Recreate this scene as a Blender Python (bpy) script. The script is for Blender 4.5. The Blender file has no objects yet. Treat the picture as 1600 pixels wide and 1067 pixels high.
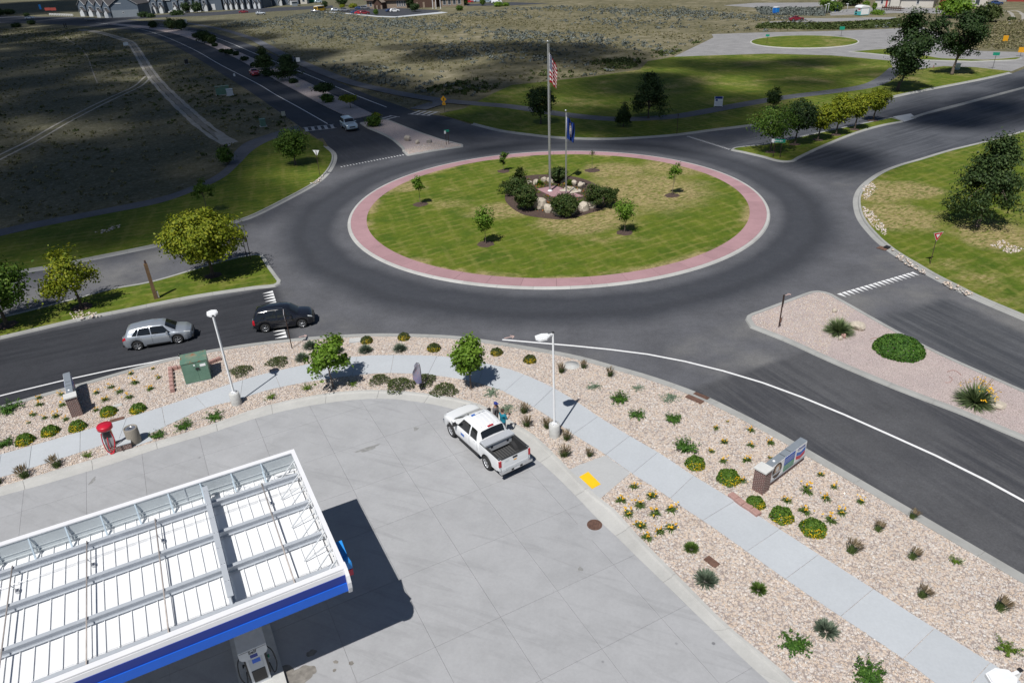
import bpy, bmesh, math, random
import numpy as np
from mathutils import Matrix, Vector

# ------------------------------------------------------------------ camera, sky, sun, exposure
SC = bpy.context.scene
COL = SC.collection
FPX, PITCH, ROLL, CAMH = 1120.0, 0.50341203, -0.04682478, 24.1
_c, _s = math.cos(PITCH), math.sin(PITCH)
_F = np.array([0, _c, -_s]); _r0 = np.array([1.0, 0, 0]); _u0 = np.array([0, _s, _c])
_R = math.cos(ROLL) * _r0 + math.sin(ROLL) * _u0
_U = -math.sin(ROLL) * _r0 + math.cos(ROLL) * _u0
cam_d = bpy.data.cameras.new('camera')
cam_d.sensor_width = 36.0; cam_d.lens = 36.0 * FPX / 1600.0
cam_d.clip_start = 0.5; cam_d.clip_end = 6000.0
cam = bpy.data.objects.new('camera', cam_d); COL.objects.link(cam)
cam.matrix_world = Matrix(((_R[0], _U[0], -_F[0], 0), (_R[1], _U[1], -_F[1], 0), (_R[2], _U[2], -_F[2], CAMH), (0, 0, 0, 1)))
SC.camera = cam

SUN_AZ, SUN_EL = math.radians(244.0), math.radians(59.0)       # direction towards the sun (ccw from +X), elevation
world = bpy.data.worlds.new('World'); SC.world = world; world.use_nodes = True
_nt = world.node_tree; _nt.nodes.clear()
_sky = _nt.nodes.new('ShaderNodeTexSky'); _sky.sky_type = 'NISHITA'; _sky.sun_disc = False
_sky.sun_elevation = SUN_EL; _sky.sun_rotation = math.radians(90.0) - SUN_AZ
_sky.air_density = 1.0; _sky.dust_density = 0.6; _sky.ozone_density = 1.0; _sky.altitude = 1400
_bg = _nt.nodes.new('ShaderNodeBackground'); _bg.inputs[1].default_value = 0.05
_wo = _nt.nodes.new('ShaderNodeOutputWorld')
_nt.links.new(_sky.outputs[0], _bg.inputs[0]); _nt.links.new(_bg.outputs[0], _wo.inputs[0])
sun_d = bpy.data.lights.new('sun', 'SUN'); sun_d.energy = 4.5; sun_d.angle = math.radians(0.53); sun_d.color = (1.0, 0.972, 0.93)
sun = bpy.data.objects.new('sun', sun_d); COL.objects.link(sun)
SUNV = np.array([math.cos(SUN_EL) * math.cos(SUN_AZ), math.cos(SUN_EL) * math.sin(SUN_AZ), math.sin(SUN_EL)])
sun.rotation_euler = Vector(SUNV).to_track_quat('Z', 'Y').to_euler(); sun.location = (-10, -20, 60)
vs = SC.view_settings
vs.view_transform = 'Standard'; vs.look = 'None'; vs.exposure = 0.0; vs.gamma = 1.0; vs.use_curve_mapping = False
try:
    SC.cycles.transparent_max_bounces = 40; SC.cycles.max_bounces = 6
except Exception:
    pass

# ------------------------------------------------------------------ survey: photo pixel (1600 x 1067) -> ground point
def G(px, py, z=0.0):
    d = (px - 800) / FPX * _R + (533.5 - py) / FPX * _U + _F
    t = (z - CAMH) / d[2]
    return np.array([d[0] * t, d[1] * t, z])
def PX(P):
    X = np.asarray(P, float).reshape(-1, 3) - np.array([0, 0, CAMH])
    w = X @ _F
    return np.c_[800 + FPX * (X @ _R) / w, 533.5 - FPX * (X @ _U) / w], w
def height(base, top):                                          # height of something whose foot and top are seen
    b = G(*base); zs = np.linspace(0, 30, 3001)
    q, _ = PX(np.c_[np.full(3001, b[0]), np.full(3001, b[1]), zs])
    return float(zs[np.hypot(q[:, 0] - top[0], q[:, 1] - top[1]).argmin()])
def pts(s):
    return [tuple(float(v) for v in p.split(',')) for p in s.split()]
def gl(s, z=0.0):
    return np.array([G(x, y, z)[:2] for x, y in pts(s)])
def smooth(P, sub=6, closed=False):                             # Catmull-Rom through survey points
    P = np.asarray(P, float); n = len(P)
    Q = np.vstack([P[-1], P, P[0], P[1]]) if closed else np.vstack([2 * P[0] - P[1], P, 2 * P[-1] - P[-2]])
    out = []
    for i in range(n if closed else n - 1):
        p0, p1, p2, p3 = Q[i], Q[i + 1], Q[i + 2], Q[i + 3]
        for t in np.linspace(0, 1, sub, endpoint=False):
            out.append(0.5 * (2 * p1 + (p2 - p0) * t + (2 * p0 - 5 * p1 + 4 * p2 - p3) * t * t + (3 * p1 - p0 - 3 * p2 + p3) * t ** 3))
    if not closed: out.append(P[-1])
    return np.array(out)
def sm(s, sub=6, closed=False):
    return smooth(gl(s), sub, closed)
def resample(P, step):
    P = np.asarray(P); d = np.r_[0, np.cumsum(np.hypot(*np.diff(P, axis=0).T))]
    n = max(2, int(round(d[-1] / step)) + 1); t = np.linspace(0, d[-1], n)
    return np.c_[np.interp(t, d, P[:, 0]), np.interp(t, d, P[:, 1])]
def offset(P, d):                                               # + = to the left of travel
    P = np.asarray(P); T = np.gradient(P, axis=0); T /= np.maximum(np.hypot(*T.T), 1e-9)[:, None]
    return P + d * np.c_[-T[:, 1], T[:, 0]]
def inside(P, poly):
    P = np.asarray(P); poly = np.asarray(poly); x, y = P[:, 0], P[:, 1]
    r = np.zeros(len(P), bool); j = len(poly) - 1
    for i in range(len(poly)):
        xi, yi = poly[i]; xj, yj = poly[j]
        if yi != yj:
            r ^= ((yi > y) != (yj > y)) & (x < (xj - xi) * (y - yi) / (yj - yi) + xi)
        j = i
    return r

# ------------------------------------------------------------------ object helpers
def prop(o, label=None, cat=None, group=None, kind=None):
    if label: o['label'] = label
    if cat: o['category'] = cat
    if group: o['group'] = group
    if kind: o['kind'] = kind
    return o
def empty(name, loc=(0, 0, 0), rz=0.0, label=None, cat=None, group=None, kind=None, parent=None):
    o = bpy.data.objects.new(name, None); COL.objects.link(o)
    o.location = tuple(loc); o.rotation_euler = (0, 0, rz); o.empty_display_size = 0.3
    if parent: o.parent = parent
    return prop(o, label, cat, group, kind)
class MB:
    def __init__(s): s.v = []; s.f = []; s.m = []; s.n = 0; s.sm = []
    def add(s, V, F, m=0, smooth=False):
        V = np.asarray(V, float).reshape(-1, 3); s.v.append(V)
        for f in F:
            s.f.append(tuple(int(i) + s.n for i in f)); s.m.append(m); s.sm.append(smooth)
        s.n += len(V); return s
    def box(s, c, size, m=0, rz=0.0, R=None):
        x, y, z = np.array(size) / 2
        V = np.array([(-x, -y, -z), (x, -y, -z), (x, y, -z), (-x, y, -z), (-x, -y, z), (x, -y, z), (x, y, z), (-x, y, z)])
        if R is not None: V = V @ np.array(R).T
        elif rz: V = V @ np.array(Matrix.Rotation(rz, 3, 'Z')).T
        return s.add(V + np.array(c), [(0, 3, 2, 1), (4, 5, 6, 7), (0, 1, 5, 4), (1, 2, 6, 5), (2, 3, 7, 6), (3, 0, 4, 7)], m)
    def bbox(s, lo, hi, m=0):
        lo, hi = np.array(lo, float), np.array(hi, float); return s.box((lo + hi) / 2, hi - lo, m)
    def beam(s, a, b, w, h, m=0, up=(0, 0, 1)):
        a, b = np.array(a, float), np.array(b, float); d = b - a; L = np.linalg.norm(d); d = d / L
        y = np.cross(up, d); ny = np.linalg.norm(y)
        y = np.array([0, 1.0, 0]) if ny < 1e-6 else y / ny
        z = np.cross(d, y)
        return s.box((a + b) / 2, (L, w, h), m, R=np.c_[d, y, z])
    def prism(s, P, z0, z1, m=0, ms=None, bottom=False):
        P = np.asarray(P, float)[:, :2]
        a = 0.5 * np.sum(P[:, 0] * np.roll(P[:, 1], -1) - np.roll(P[:, 0], -1) * P[:, 1])
        if a < 0: P = P[::-1]
        n = len(P); V = np.r_[np.c_[P, np.full(n, z0)], np.c_[P, np.full(n, z1)]]
        F = [tuple(range(n, 2 * n))]
        if bottom: F.append(tuple(range(n - 1, -1, -1)))
        s.add(V, F, m); k = s.n - 2 * n
        for i in range(n):
            j = (i + 1) % n; s.f.append((k + i, k + j, k + n + j, k + n + i)); s.m.append(m if ms is None else ms); s.sm.append(False)
        return s
    def tube(s, P, r, seg=8, m=0, cap=True, smooth=True):
        P = np.asarray(P, float); n = len(P); r = np.broadcast_to(np.asarray(r, float), (n,))
        T = np.gradient(P, axis=0); T /= np.maximum(np.linalg.norm(T, axis=1), 1e-9)[:, None]
        ref = np.array([0, 0, 1.0]) if abs(T[0][2]) < 0.9 else np.array([1.0, 0, 0])
        a = np.linspace(0, 2 * np.pi, seg, endpoint=False); V = []
        for i in range(n):
            x = np.cross(ref, T[i]); nx = np.linalg.norm(x)
            if nx < 1e-6: x = np.cross([0, 1.0, 0], T[i]); nx = np.linalg.norm(x)
            x /= nx; y = np.cross(T[i], x); ref = np.cross(x, T[i]) * -1 if False else ref
            V.append(P[i] + r[i] * (np.cos(a)[:, None] * x + np.sin(a)[:, None] * y))
        F = [(i * seg + j, i * seg + (j + 1) % seg, (i + 1) * seg + (j + 1) % seg, (i + 1) * seg + j) for i in range(n - 1) for j in range(seg)]
        s.add(np.vstack(V), F, m, smooth)
        if cap:
            k = s.n - n * seg
            s.f += [tuple(range(k + seg - 1, k - 1, -1)), tuple(range(k + (n - 1) * seg, k + n * seg))]; s.m += [m, m]; s.sm += [False, False]
        return s
    def lathe(s, prof, c=(0, 0, 0), seg=20, m=0, axis='z', smooth=True):
        a = np.linspace(0, 2 * np.pi, seg, endpoint=False); V = []
        for r, z in prof: V.append(np.c_[r * np.cos(a), r * np.sin(a), np.full(seg, z)])
        V = np.vstack(V); n = len(prof)
        if axis == 'y': V = np.c_[V[:, 0], -V[:, 2], V[:, 1]]
        if axis == 'x': V = np.c_[V[:, 2], V[:, 0], V[:, 1]]
        F = [(i * seg + j, i * seg + (j + 1) % seg, (i + 1) * seg + (j + 1) % seg, (i + 1) * seg + j) for i in range(n - 1) for j in range(seg)]
        return s.add(V + np.array(c), F, m, smooth)
    def mesh(s, name):
        me = bpy.data.meshes.new(name)
        V = np.vstack(s.v) if s.v else np.zeros((0, 3))
        me.from_pydata(V.tolist(), [], s.f)
        if s.f:
            me.polygons.foreach_set('material_index', s.m); me.polygons.foreach_set('use_smooth', s.sm)
        me.update(); return me
    def obj(s, name, mats, parent=None, loc=None, rz=0.0, **kw):
        return mk(name, s.mesh(name), mats, parent, loc, rz, **kw)
def mk(name, me, mats, parent=None, loc=None, rz=0.0, label=None, cat=None, group=None, kind=None):
    o = bpy.data.objects.new(name, me); COL.objects.link(o)
    for m in (mats if isinstance(mats, (list, tuple)) else [mats]):
        if len(me.materials) < 16: me.materials.append(m)
    if loc is not None: o.location = tuple(loc)
    o.rotation_euler = (0, 0, rz)
    if parent: o.parent = parent
    return prop(o, label, cat, group, kind)
KIDS = {}
def copy_tree(o, parent=None):
    c = o.copy(); COL.objects.link(c)
    if parent: c.parent = parent
    for ch in o.children: copy_tree(ch, c)
    return c
def quads_mesh(name, V, m=None):                                # V: (n,k,3) loose polygons, fast path
    n, k = V.shape[:2]; me = bpy.data.meshes.new(name)
    me.vertices.add(n * k); me.vertices.foreach_set('co', V.reshape(-1).astype(np.float32))
    me.loops.add(n * k); me.loops.foreach_set('vertex_index', np.arange(n * k, dtype=np.int32))
    me.polygons.add(n); me.polygons.foreach_set('loop_start', np.arange(0, n * k, k, dtype=np.int32))
    try: me.polygons.foreach_set('loop_total', np.full(n, k, dtype=np.int32))
    except Exception: pass
    if m is not None: me.polygons.foreach_set('material_index', np.asarray(m, dtype=np.int32))
    me.update(calc_edges=True); me.validate(); return me
def indexed_mesh(name, V, F):                                   # V (n,3), F (m,k)
    me = bpy.data.meshes.new(name); n = len(V); m, k = F.shape
    me.vertices.add(n); me.vertices.foreach_set('co', V.reshape(-1).astype(np.float32))
    me.loops.add(m * k); me.loops.foreach_set('vertex_index', F.reshape(-1).astype(np.int32))
    me.polygons.add(m); me.polygons.foreach_set('loop_start', np.arange(0, m * k, k, dtype=np.int32))
    try: me.polygons.foreach_set('loop_total', np.full(m, k, dtype=np.int32))
    except Exception: pass
    me.update(calc_edges=True); return me

# ------------------------------------------------------------------ materials
class NT:
    def __init__(s, name):
        s.mat = bpy.data.materials.new(name); s.mat.use_nodes = True; s.t = s.mat.node_tree; s.t.nodes.clear()
        s.out = s.n('ShaderNodeOutputMaterial'); s.bsdf = s.n('ShaderNodeBsdfPrincipled')
        s.l(s.bsdf.outputs[0], s.out.inputs[0]); s._pos = None; s._oc = None
    def n(s, t, **kw):
        x = s.t.nodes.new(t)
        for k, v in kw.items(): setattr(x, k, v)
        return x
    def l(s, a, b): s.t.links.new(a, b)
    def put(s, sock, v):
        if hasattr(v, 'links') or hasattr(v, 'is_linked'): s.l(v, sock)
        elif isinstance(v, (tuple, list)): sock.default_value = tuple(v) + ((1.0,) if len(v) == 3 and len(sock.default_value) == 4 else ())
        else: sock.default_value = v
    def pos(s):
        if s._pos is None: s._pos = s.n('ShaderNodeNewGeometry').outputs['Position']
        return s._pos
    def ob(s):
        if s._oc is None: s._oc = s.n('ShaderNodeTexCoord').outputs['Object']
        return s._oc
    def uv(s): return s.n('ShaderNodeTexCoord').outputs['UV']
    def island(s): return s.n('ShaderNodeNewGeometry').outputs['Random Per Island']
    def orand(s): return s.n('ShaderNodeObjectInfo').outputs['Random']
    def mapping(s, co, scale=(1, 1, 1), rot=(0, 0, 0), loc=(0, 0, 0)):
        if any(rot):                                            # turn first, then stretch
            r = s.n('ShaderNodeMapping'); s.l(co, r.inputs[0]); r.inputs[2].default_value = rot; co = r.outputs[0]
        m = s.n('ShaderNodeMapping'); s.l(co, m.inputs[0]); m.inputs[1].default_value = loc; m.inputs[3].default_value = scale
        return m.outputs[0]
    def noise(s, scale, co=None, detail=4, rough=0.55, dist=0.0):
        x = s.n('ShaderNodeTexNoise'); s.l(co if co is not None else s.pos(), x.inputs['Vector'])
        x.inputs['Scale'].default_value = scale; x.inputs['Detail'].default_value = detail; x.inputs['Roughness'].default_value = rough; x.inputs['Distortion'].default_value = dist
        return x.outputs[0]
    def vor(s, scale, co=None, feature='F1', out=0):
        x = s.n('ShaderNodeTexVoronoi', feature=feature); s.l(co if co is not None else s.pos(), x.inputs['Vector']); x.inputs['Scale'].default_value = scale
        return x.outputs[out]
    def math(s, op, a, b=0.0, c=0.0, clamp=False):
        x = s.n('ShaderNodeMath', operation=op); x.use_clamp = clamp
        s.put(x.inputs[0], a); s.put(x.inputs[1], b); s.put(x.inputs[2], c); return x.outputs[0]
    def step(s, v, a, b, lo=0.0, hi=1.0):
        x = s.n('ShaderNodeMapRange', interpolation_type='SMOOTHSTEP'); s.put(x.inputs[0], v)
        for i, q in enumerate((a, b, lo, hi)): x.inputs[1 + i].default_value = q
        return x.outputs[0]
    def mix(s, f, a, b, mode='MIX'):
        x = s.n('ShaderNodeMix', data_type='RGBA', blend_type=mode); s.put(x.inputs[0], f); s.put(x.inputs[6], a); s.put(x.inputs[7], b); return x.outputs[2]
    def ramp(s, f, stops, interp='LINEAR'):
        x = s.n('ShaderNodeValToRGB'); s.put(x.inputs[0], f); cr = x.color_ramp; cr.interpolation = interp
        while len(cr.elements) < len(stops): cr.elements.new(0.5)
        for e, (p, c) in zip(cr.elements, stops): e.position = p; e.color = tuple(c) + (1.0,) if len(c) == 3 else c
        return x.outputs[0]
    def xyz(s, co):
        x = s.n('ShaderNodeSeparateXYZ'); s.l(co, x.inputs[0]); return x.outputs
    def bump(s, h, strength=0.3, dist=0.02):
        x = s.n('ShaderNodeBump'); s.put(x.inputs['Height'], h); x.inputs['Strength'].default_value = strength; x.inputs['Distance'].default_value = dist
        s.l(x.outputs[0], s.bsdf.inputs['Normal'])
    def fin(s, col, rough=0.7, metal=0.0, spec=None):
        s.put(s.bsdf.inputs['Base Color'], col); s.put(s.bsdf.inputs['Roughness'], rough); s.put(s.bsdf.inputs['Metallic'], metal)
        if spec is not None: s.bsdf.inputs['Specular IOR Level'].default_value = spec
        return s.mat
def plain(name, col, rough=0.6, metal=0.0, var=0.12, scale=3.0, bump=0.0, bscale=30.0, spec=None, coat=0.0):
    t = NT(name); c = np.array(col)
    f = t.noise(scale, t.ob(), 5)
    colr = t.ramp(f, [(0.25, tuple(c * (1 - var))), (0.75, tuple(np.minimum(c * (1 + var), 1.0)))])
    if bump: t.bump(t.noise(bscale, t.ob(), 3), bump, 0.01)
    if coat: t.bsdf.inputs['Coat Weight'].default_value = coat; t.bsdf.inputs['Coat Roughness'].default_value = 0.06
    return t.fin(colr, rough, metal, spec)
def leafy(name, stops, trans=0.25, rough=0.6):
    t = NT(name); isl = t.island()
    n = t.noise(1.1, t.ob(), 2)
    f = t.math('ADD', t.math('MULTIPLY', isl, 0.6), t.math('MULTIPLY', n, 0.4))
    col = t.ramp(f, stops)
    t.fin(col, rough, 0, 0.25)
    tr = t.n('ShaderNodeBsdfTranslucent'); t.l(col, tr.inputs[0])
    mx = t.n('ShaderNodeMixShader'); mx.inputs[0].default_value = trans
    t.l(t.bsdf.outputs[0], mx.inputs[1]); t.l(tr.outputs[0], mx.inputs[2]); t.l(mx.outputs[0], t.out.inputs[0])
    return t.mat
# ------------------------------------------------------------------ setting materials
RC = np.array([5.228, 73.60]); RR = 21.70
PADA = math.radians(26.8)                                       # direction of the forecourt joints and canopy
def m_field():
    t = NT('dry_field'); p = t.pos()
    big = t.noise(0.035, p, 5, 0.6); mid = t.noise(0.22, p, 6, 0.65); fine = t.noise(2.2, p, 5, 0.7); stretch = t.noise(0.5, t.mapping(p, (1, 0.35, 1), (0, 0, 0.5)), 4)
    a = t.ramp(mid, [(0.3, (0.115, 0.11, 0.065)), (0.48, (0.19, 0.172, 0.105)), (0.62, (0.27, 0.24, 0.165)), (0.78, (0.37, 0.335, 0.265))])
    b = t.ramp(stretch, [(0.3, (0.09, 0.092, 0.058)), (0.5, (0.15, 0.138, 0.08)), (0.75, (0.235, 0.205, 0.135))])
    c = t.mix(t.step(big, 0.38, 0.62), a, b)
    clay = t.step(t.noise(0.9, p, 6, 0.75), 0.60, 0.72)
    c = t.mix(t.math('MULTIPLY', clay, t.step(big, 0.42, 0.6)), c, (0.36, 0.33, 0.29))
    x = t.xyz(p)                                                # weedier, greener ground west of the dirt track
    west = t.math('MULTIPLY', t.step(x[0], -10.0, -70.0), 0.55)
    c = t.mix(west, c, t.ramp(t.noise(1.1, p, 6, 0.75), [(0.32, (0.065, 0.072, 0.045)), (0.52, (0.12, 0.12, 0.08)), (0.62, (0.22, 0.21, 0.175)), (0.74, (0.36, 0.35, 0.32))]))
    c = t.mix(0.7, c, t.ramp(fine, [(0.3, (0.45, 0.45, 0.45)), (0.7, (1.25, 1.25, 1.25))]), 'MULTIPLY')
    t.bump(fine, 0.7, 0.12); return t.fin(c, 0.95, 0, 0.1)
def m_lawn(name, ang, dryness=0.5, circle=False, spots=(), ang2=math.radians(-75)):
    t = NT(name); p = t.pos()
    d1 = t.xyz(t.mapping(p, (1, 1, 1), (0, 0, -ang))); d2 = t.xyz(t.mapping(p, (1, 1, 1), (0, 0, -ang2)))
    wob = t.math('MULTIPLY', t.noise(0.3, p, 4), 1.3)
    s1 = t.math('SINE', t.math('MULTIPLY', t.math('ADD', d1[1], wob), 5.6)); s2 = t.math('SINE', t.math('MULTIPLY', t.math('ADD', d2[1], wob), 3.6))
    l1 = t.step(s1, 0.2, 1.0); l2 = t.step(s2, 0.35, 1.0)
    fine = t.noise(3.2, p, 6, 0.75); mid = t.noise(0.33, p, 5, 0.65); big = t.noise(0.09, p, 4)
    g = t.ramp(mid, [(0.25, (0.050, 0.098, 0.010)), (0.5, (0.098, 0.138, 0.014)), (0.72, (0.155, 0.172, 0.025))])
    brk = t.step(t.noise(0.45, p, 5, .7), 0.38, 0.62)
    g = t.mix(t.math('MULTIPLY', t.math('MULTIPLY', l1, brk), 0.62), g, (0.215, 0.205, 0.055))
    g = t.mix(t.math('MULTIPLY', t.math('MULTIPLY', l2, brk), 0.50), g, (0.195, 0.195, 0.050))
    dry = t.step(t.math('ADD', t.math('MULTIPLY', big, 0.65), t.math('MULTIPLY', mid, 0.35)), 0.60 - 0.14 * dryness, 0.74 - 0.1 * dryness)
    dry = t.math('MULTIPLY', dry, t.step(t.noise(1.1, t.mapping(p, (1, 3.0, 1), (0, 0, -ang)), 5, 0.7), 0.33, 0.62))
    if circle or spots:
        x = t.xyz(p)
        for (sx, sy, r0, k) in spots:
            q = t.math('SQRT', t.math('ADD', t.math('POWER', t.math('SUBTRACT', x[0], sx), 2.0), t.math('MULTIPLY', t.math('POWER', t.math('SUBTRACT', x[1], sy), 2.0), k)))
            q = t.math('ADD', q, t.math('MULTIPLY', t.math('SUBTRACT', mid, 0.5), 5.0))
            w = t.math('MULTIPLY', t.step(q, r0, r0 * 0.45), t.step(t.noise(1.3, t.mapping(p, (1, 2.6, 1), (0, 0, -ang)), 6, 0.7), 0.34, 0.56))
            dry = t.math('MAXIMUM', dry, w)
        if circle:
            q = t.math('SQRT', t.math('ADD', t.math('POWER', t.math('SUBTRACT', x[0], RC[0]), 2.0), t.math('POWER', t.math('SUBTRACT', x[1], RC[1]), 2.0)))
            e = t.math('MULTIPLY', t.step(t.math('ADD', q, t.math('MULTIPLY', mid, 1.6)), 19.4, 20.6), t.step(t.noise(0.22, p, 3), 0.46, 0.58))
            dry = t.math('MAXIMUM', dry, e)
    c = t.mix(dry, g, t.ramp(fine, [(0.3, (0.22, 0.175, 0.075)), (0.7, (0.40, 0.325, 0.165))]))
    c = t.mix(0.75, c, t.ramp(fine, [(0.28, (0.55, 0.55, 0.5)), (0.72, (1.3, 1.3, 1.25))]), 'MULTIPLY')
    t.bump(fine, 0.6, 0.06); return t.fin(c, 0.9, 0, 0.15)
def m_asphalt(name, base, ang=None, streak=0.5, circle=False, dark=(0.035, 0.038, 0.045), grit=0.25, crack=0.0, regions=()):
    t = NT(name); p = t.pos(); b = np.array(base)
    mid = t.noise(0.35, p, 5, 0.6); fine = t.noise(9, p, 4, 0.8); big = t.noise(0.07, p, 3)
    c = t.ramp(mid, [(0.3, tuple(b * 0.84)), (0.7, tuple(b * 1.15))])
    if circle:
        x = t.xyz(p)
        q = t.math('SQRT', t.math('ADD', t.math('POWER', t.math('SUBTRACT', x[0], RC[0]), 2.0), t.math('POWER', t.math('SUBTRACT', x[1], RC[1]), 2.0)))
        q = t.math('ADD', q, t.math('MULTIPLY', t.math('SUBTRACT', big, 0.5), 3.0))
        tex = t.math('ADD', 0.62, t.math('MULTIPLY', t.noise(0.5, p, 5, 0.7), 0.75))
        band = t.math('MULTIPLY', t.math('MULTIPLY', t.step(q, 22.0, 23.8), t.step(q, 29.2, 26.3)), tex, clamp=True)
        c = t.mix(t.math('MULTIPLY', band, 0.9), c, (0.046, 0.050, 0.060))
        line = t.math('MULTIPLY', t.step(q, 25.2, 26.1), t.step(q, 27.2, 26.2))
        c = t.mix(t.math('MULTIPLY', line, 0.45), c, (0.038, 0.040, 0.047))
        line = t.math('MULTIPLY', t.step(q, 22.9, 23.5), t.step(q, 24.4, 23.6))
        c = t.mix(t.math('MULTIPLY', line, 0.25), c, (0.040, 0.042, 0.05))
        dust = t.math('MULTIPLY', t.step(q, 30.0, 32.0), t.step(t.noise(0.16, p, 4), 0.42, 0.7))
        c = t.mix(t.math('MULTIPLY', dust, 0.6), c, (0.205, 0.20, 0.19))
    for (A, B, half, soft, rb, rdk, rs) in regions:               # resealed stretches: along the lane from A towards B
        A, B = np.array(A), np.array(B); d = (B - A) / np.linalg.norm(B - A); ra_ = math.atan2(d[1], d[0]); x = t.xyz(p)
        wob = t.math('MULTIPLY', t.math('SUBTRACT', t.noise(0.45, p, 5, 0.7), 0.5), soft * 1.3)
        al = t.math('ADD', t.math('ADD', t.math('MULTIPLY', x[0], d[0]), t.math('MULTIPLY', x[1], d[1])), t.math('SUBTRACT', wob, float(A @ d)))
        la = t.math('ABSOLUTE', t.math('ADD', t.math('SUBTRACT', t.math('MULTIPLY', x[1], d[0]), t.math('MULTIPLY', x[0], d[1])), t.math('SUBTRACT', wob, float(A[1] * d[0] - A[0] * d[1]))))
        w = t.math('MULTIPLY', t.step(al, -soft, soft), t.step(la, half + soft, half - soft))
        st = t.noise(1.0, t.mapping(p, (0.07, 1.7, 1), (0, 0, -ra_)), 6, 0.7); pat = t.noise(0.16, t.mapping(p, (0.5, 1, 1), (0, 0, -ra_)), 3)
        k = t.math('MULTIPLY', t.math('MULTIPLY', t.step(st, 0.38, 0.58), t.step(pat, 0.34, 0.58)), rs)
        c = t.mix(w, c, t.mix(k, t.mix(0.5, rb, t.ramp(mid, [(0.3, tuple(np.array(rb) * 0.8)), (0.7, tuple(np.array(rb) * 1.25))])), rdk))
    if ang is not None:
        st = t.noise(1.0, t.mapping(p, (0.09, 1.25, 1), (0, 0, -ang)), 6, 0.7)
        pat = t.noise(0.16, t.mapping(p, (0.5, 1, 1), (0, 0, -ang)), 3)
        w = t.math('MULTIPLY', t.step(st, 0.40, 0.60), t.step(pat, 0.36, 0.60))
        c = t.mix(t.math('MULTIPLY', w, streak), c, dark)
    if crack:
        cr = t.step(t.vor(0.55, t.mapping(t.mix(0.12, p, t.n('ShaderNodeTexNoise').outputs[1], 'ADD'), (1, 1.0, 0)), 'DISTANCE_TO_EDGE'), 0.012, 0.0)
        cr = t.math('MULTIPLY', cr, t.step(big, 0.45, 0.6)); c = t.mix(t.math('MULTIPLY', cr, crack), c, (0.025, 0.025, 0.028))
    c = t.mix(0.30, c, t.ramp(t.noise(2.2, p, 6, 0.75), [(0.3, (0.62, 0.62, 0.62)), (0.7, (1.32, 1.32, 1.32))]), 'MULTIPLY')
    c = t.mix(0.4, c, t.ramp(fine, [(0.3, (0.5, 0.5, 0.5)), (0.7, (1.45, 1.45, 1.45))]), 'MULTIPLY')
    t.bump(fine, 0.25, 0.01); return t.fin(c, 0.88, 0, 0.25)
def m_concrete(name, base, stain=0.3, ang=None, streak=0.0, bump=0.1, rnd=0.05):
    t = NT(name); p = t.pos(); b = np.array(base)
    mid = t.noise(0.55, p, 6, 0.65); fine = t.noise(9, p, 5, 0.7)
    c = t.ramp(mid, [(0.28, tuple(b * (1 - stain * 0.38))), (0.55, tuple(b)), (0.8, tuple(np.minimum(b * 1.06, 1)))])
    if ang is not None:
        arc = t.noise(1.0, t.mapping(p, (0.16, 1.5, 1), (0, 0, -ang)), 5, 0.65, 1.2)
        c = t.mix(t.math('MULTIPLY', t.step(arc, 0.50, 0.70), streak), c, tuple(b * 0.62))
        dot = t.step(t.vor(0.9, t.mapping(p, (1, 1, 0)), 'F1'), 0.085, 0.04)
        dot = t.math('MULTIPLY', dot, t.step(t.noise(0.3, p, 2), 0.5, 0.6)); c = t.mix(t.math('MULTIPLY', dot, 0.7), c, (0.10, 0.10, 0.11))
    r = t.math('ADD', 1.0 - rnd, t.math('MULTIPLY', t.orand(), 2 * rnd))
    c = t.mix(1.0, c, t.ramp(fine, [(0.25, (0.93, 0.93, 0.93)), (0.75, (1.05, 1.05, 1.05))]), 'MULTIPLY')
    hs = t.n('ShaderNodeHueSaturation'); t.l(c, hs.inputs['Color']); t.l(r, hs.inputs['Value'])
    t.bump(fine, bump, 0.01); return t.fin(hs.outputs[0], 0.85, 0, 0.3)
def m_gravel_bed(name, stops, scale):
    t = NT(name); p = t.pos()
    v = t.n('ShaderNodeTexVoronoi'); t.l(p, v.inputs['Vector']); v.inputs['Scale'].default_value = scale
    sep = t.n('ShaderNodeSeparateColor'); t.l(v.outputs['Color'], sep.inputs[0])
    c = t.ramp(sep.outputs[0], stops)
    c = t.mix(t.step(v.outputs[0], 0.42, 0.75), c, (0.33, 0.28, 0.255))
    big = t.noise(0.6, p, 4); c = t.mix(0.5, c, t.ramp(big, [(0.3, (0.86, 0.85, 0.86)), (0.7, (1.1, 1.08, 1.05))]), 'MULTIPLY')
    t.bump(t.math('SUBTRACT', 1.0, v.outputs[0]), 0.8, 0.04); return t.fin(c, 0.9, 0, 0.2)
STONE = [(0.0, (0.57, 0.46, 0.37)), (0.28, (0.63, 0.53, 0.44)), (0.5, (0.57, 0.49, 0.44)), (0.66, (0.67, 0.61, 0.55)), (0.82, (0.48, 0.44, 0.42)), (0.93, (0.74, 0.71, 0.67)), (1.0, (0.42, 0.36, 0.33))]
PINKST = [(0.0, (0.50, 0.41, 0.40)), (0.4, (0.57, 0.48, 0.47)), (0.7, (0.63, 0.55, 0.53)), (1.0, (0.45, 0.37, 0.36))]
def m_stone(name, stops):
    t = NT(name); f = t.island(); c = t.ramp(f, stops)
    c = t.mix(0.35, c, t.ramp(t.noise(30, t.ob(), 3), [(0.3, (0.8, 0.8, 0.8)), (0.7, (1.15, 1.15, 1.15))]), 'MULTIPLY'); return t.fin(c, 0.88, 0, 0.2)
MT = {}
MT['field'] = m_field()
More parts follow.
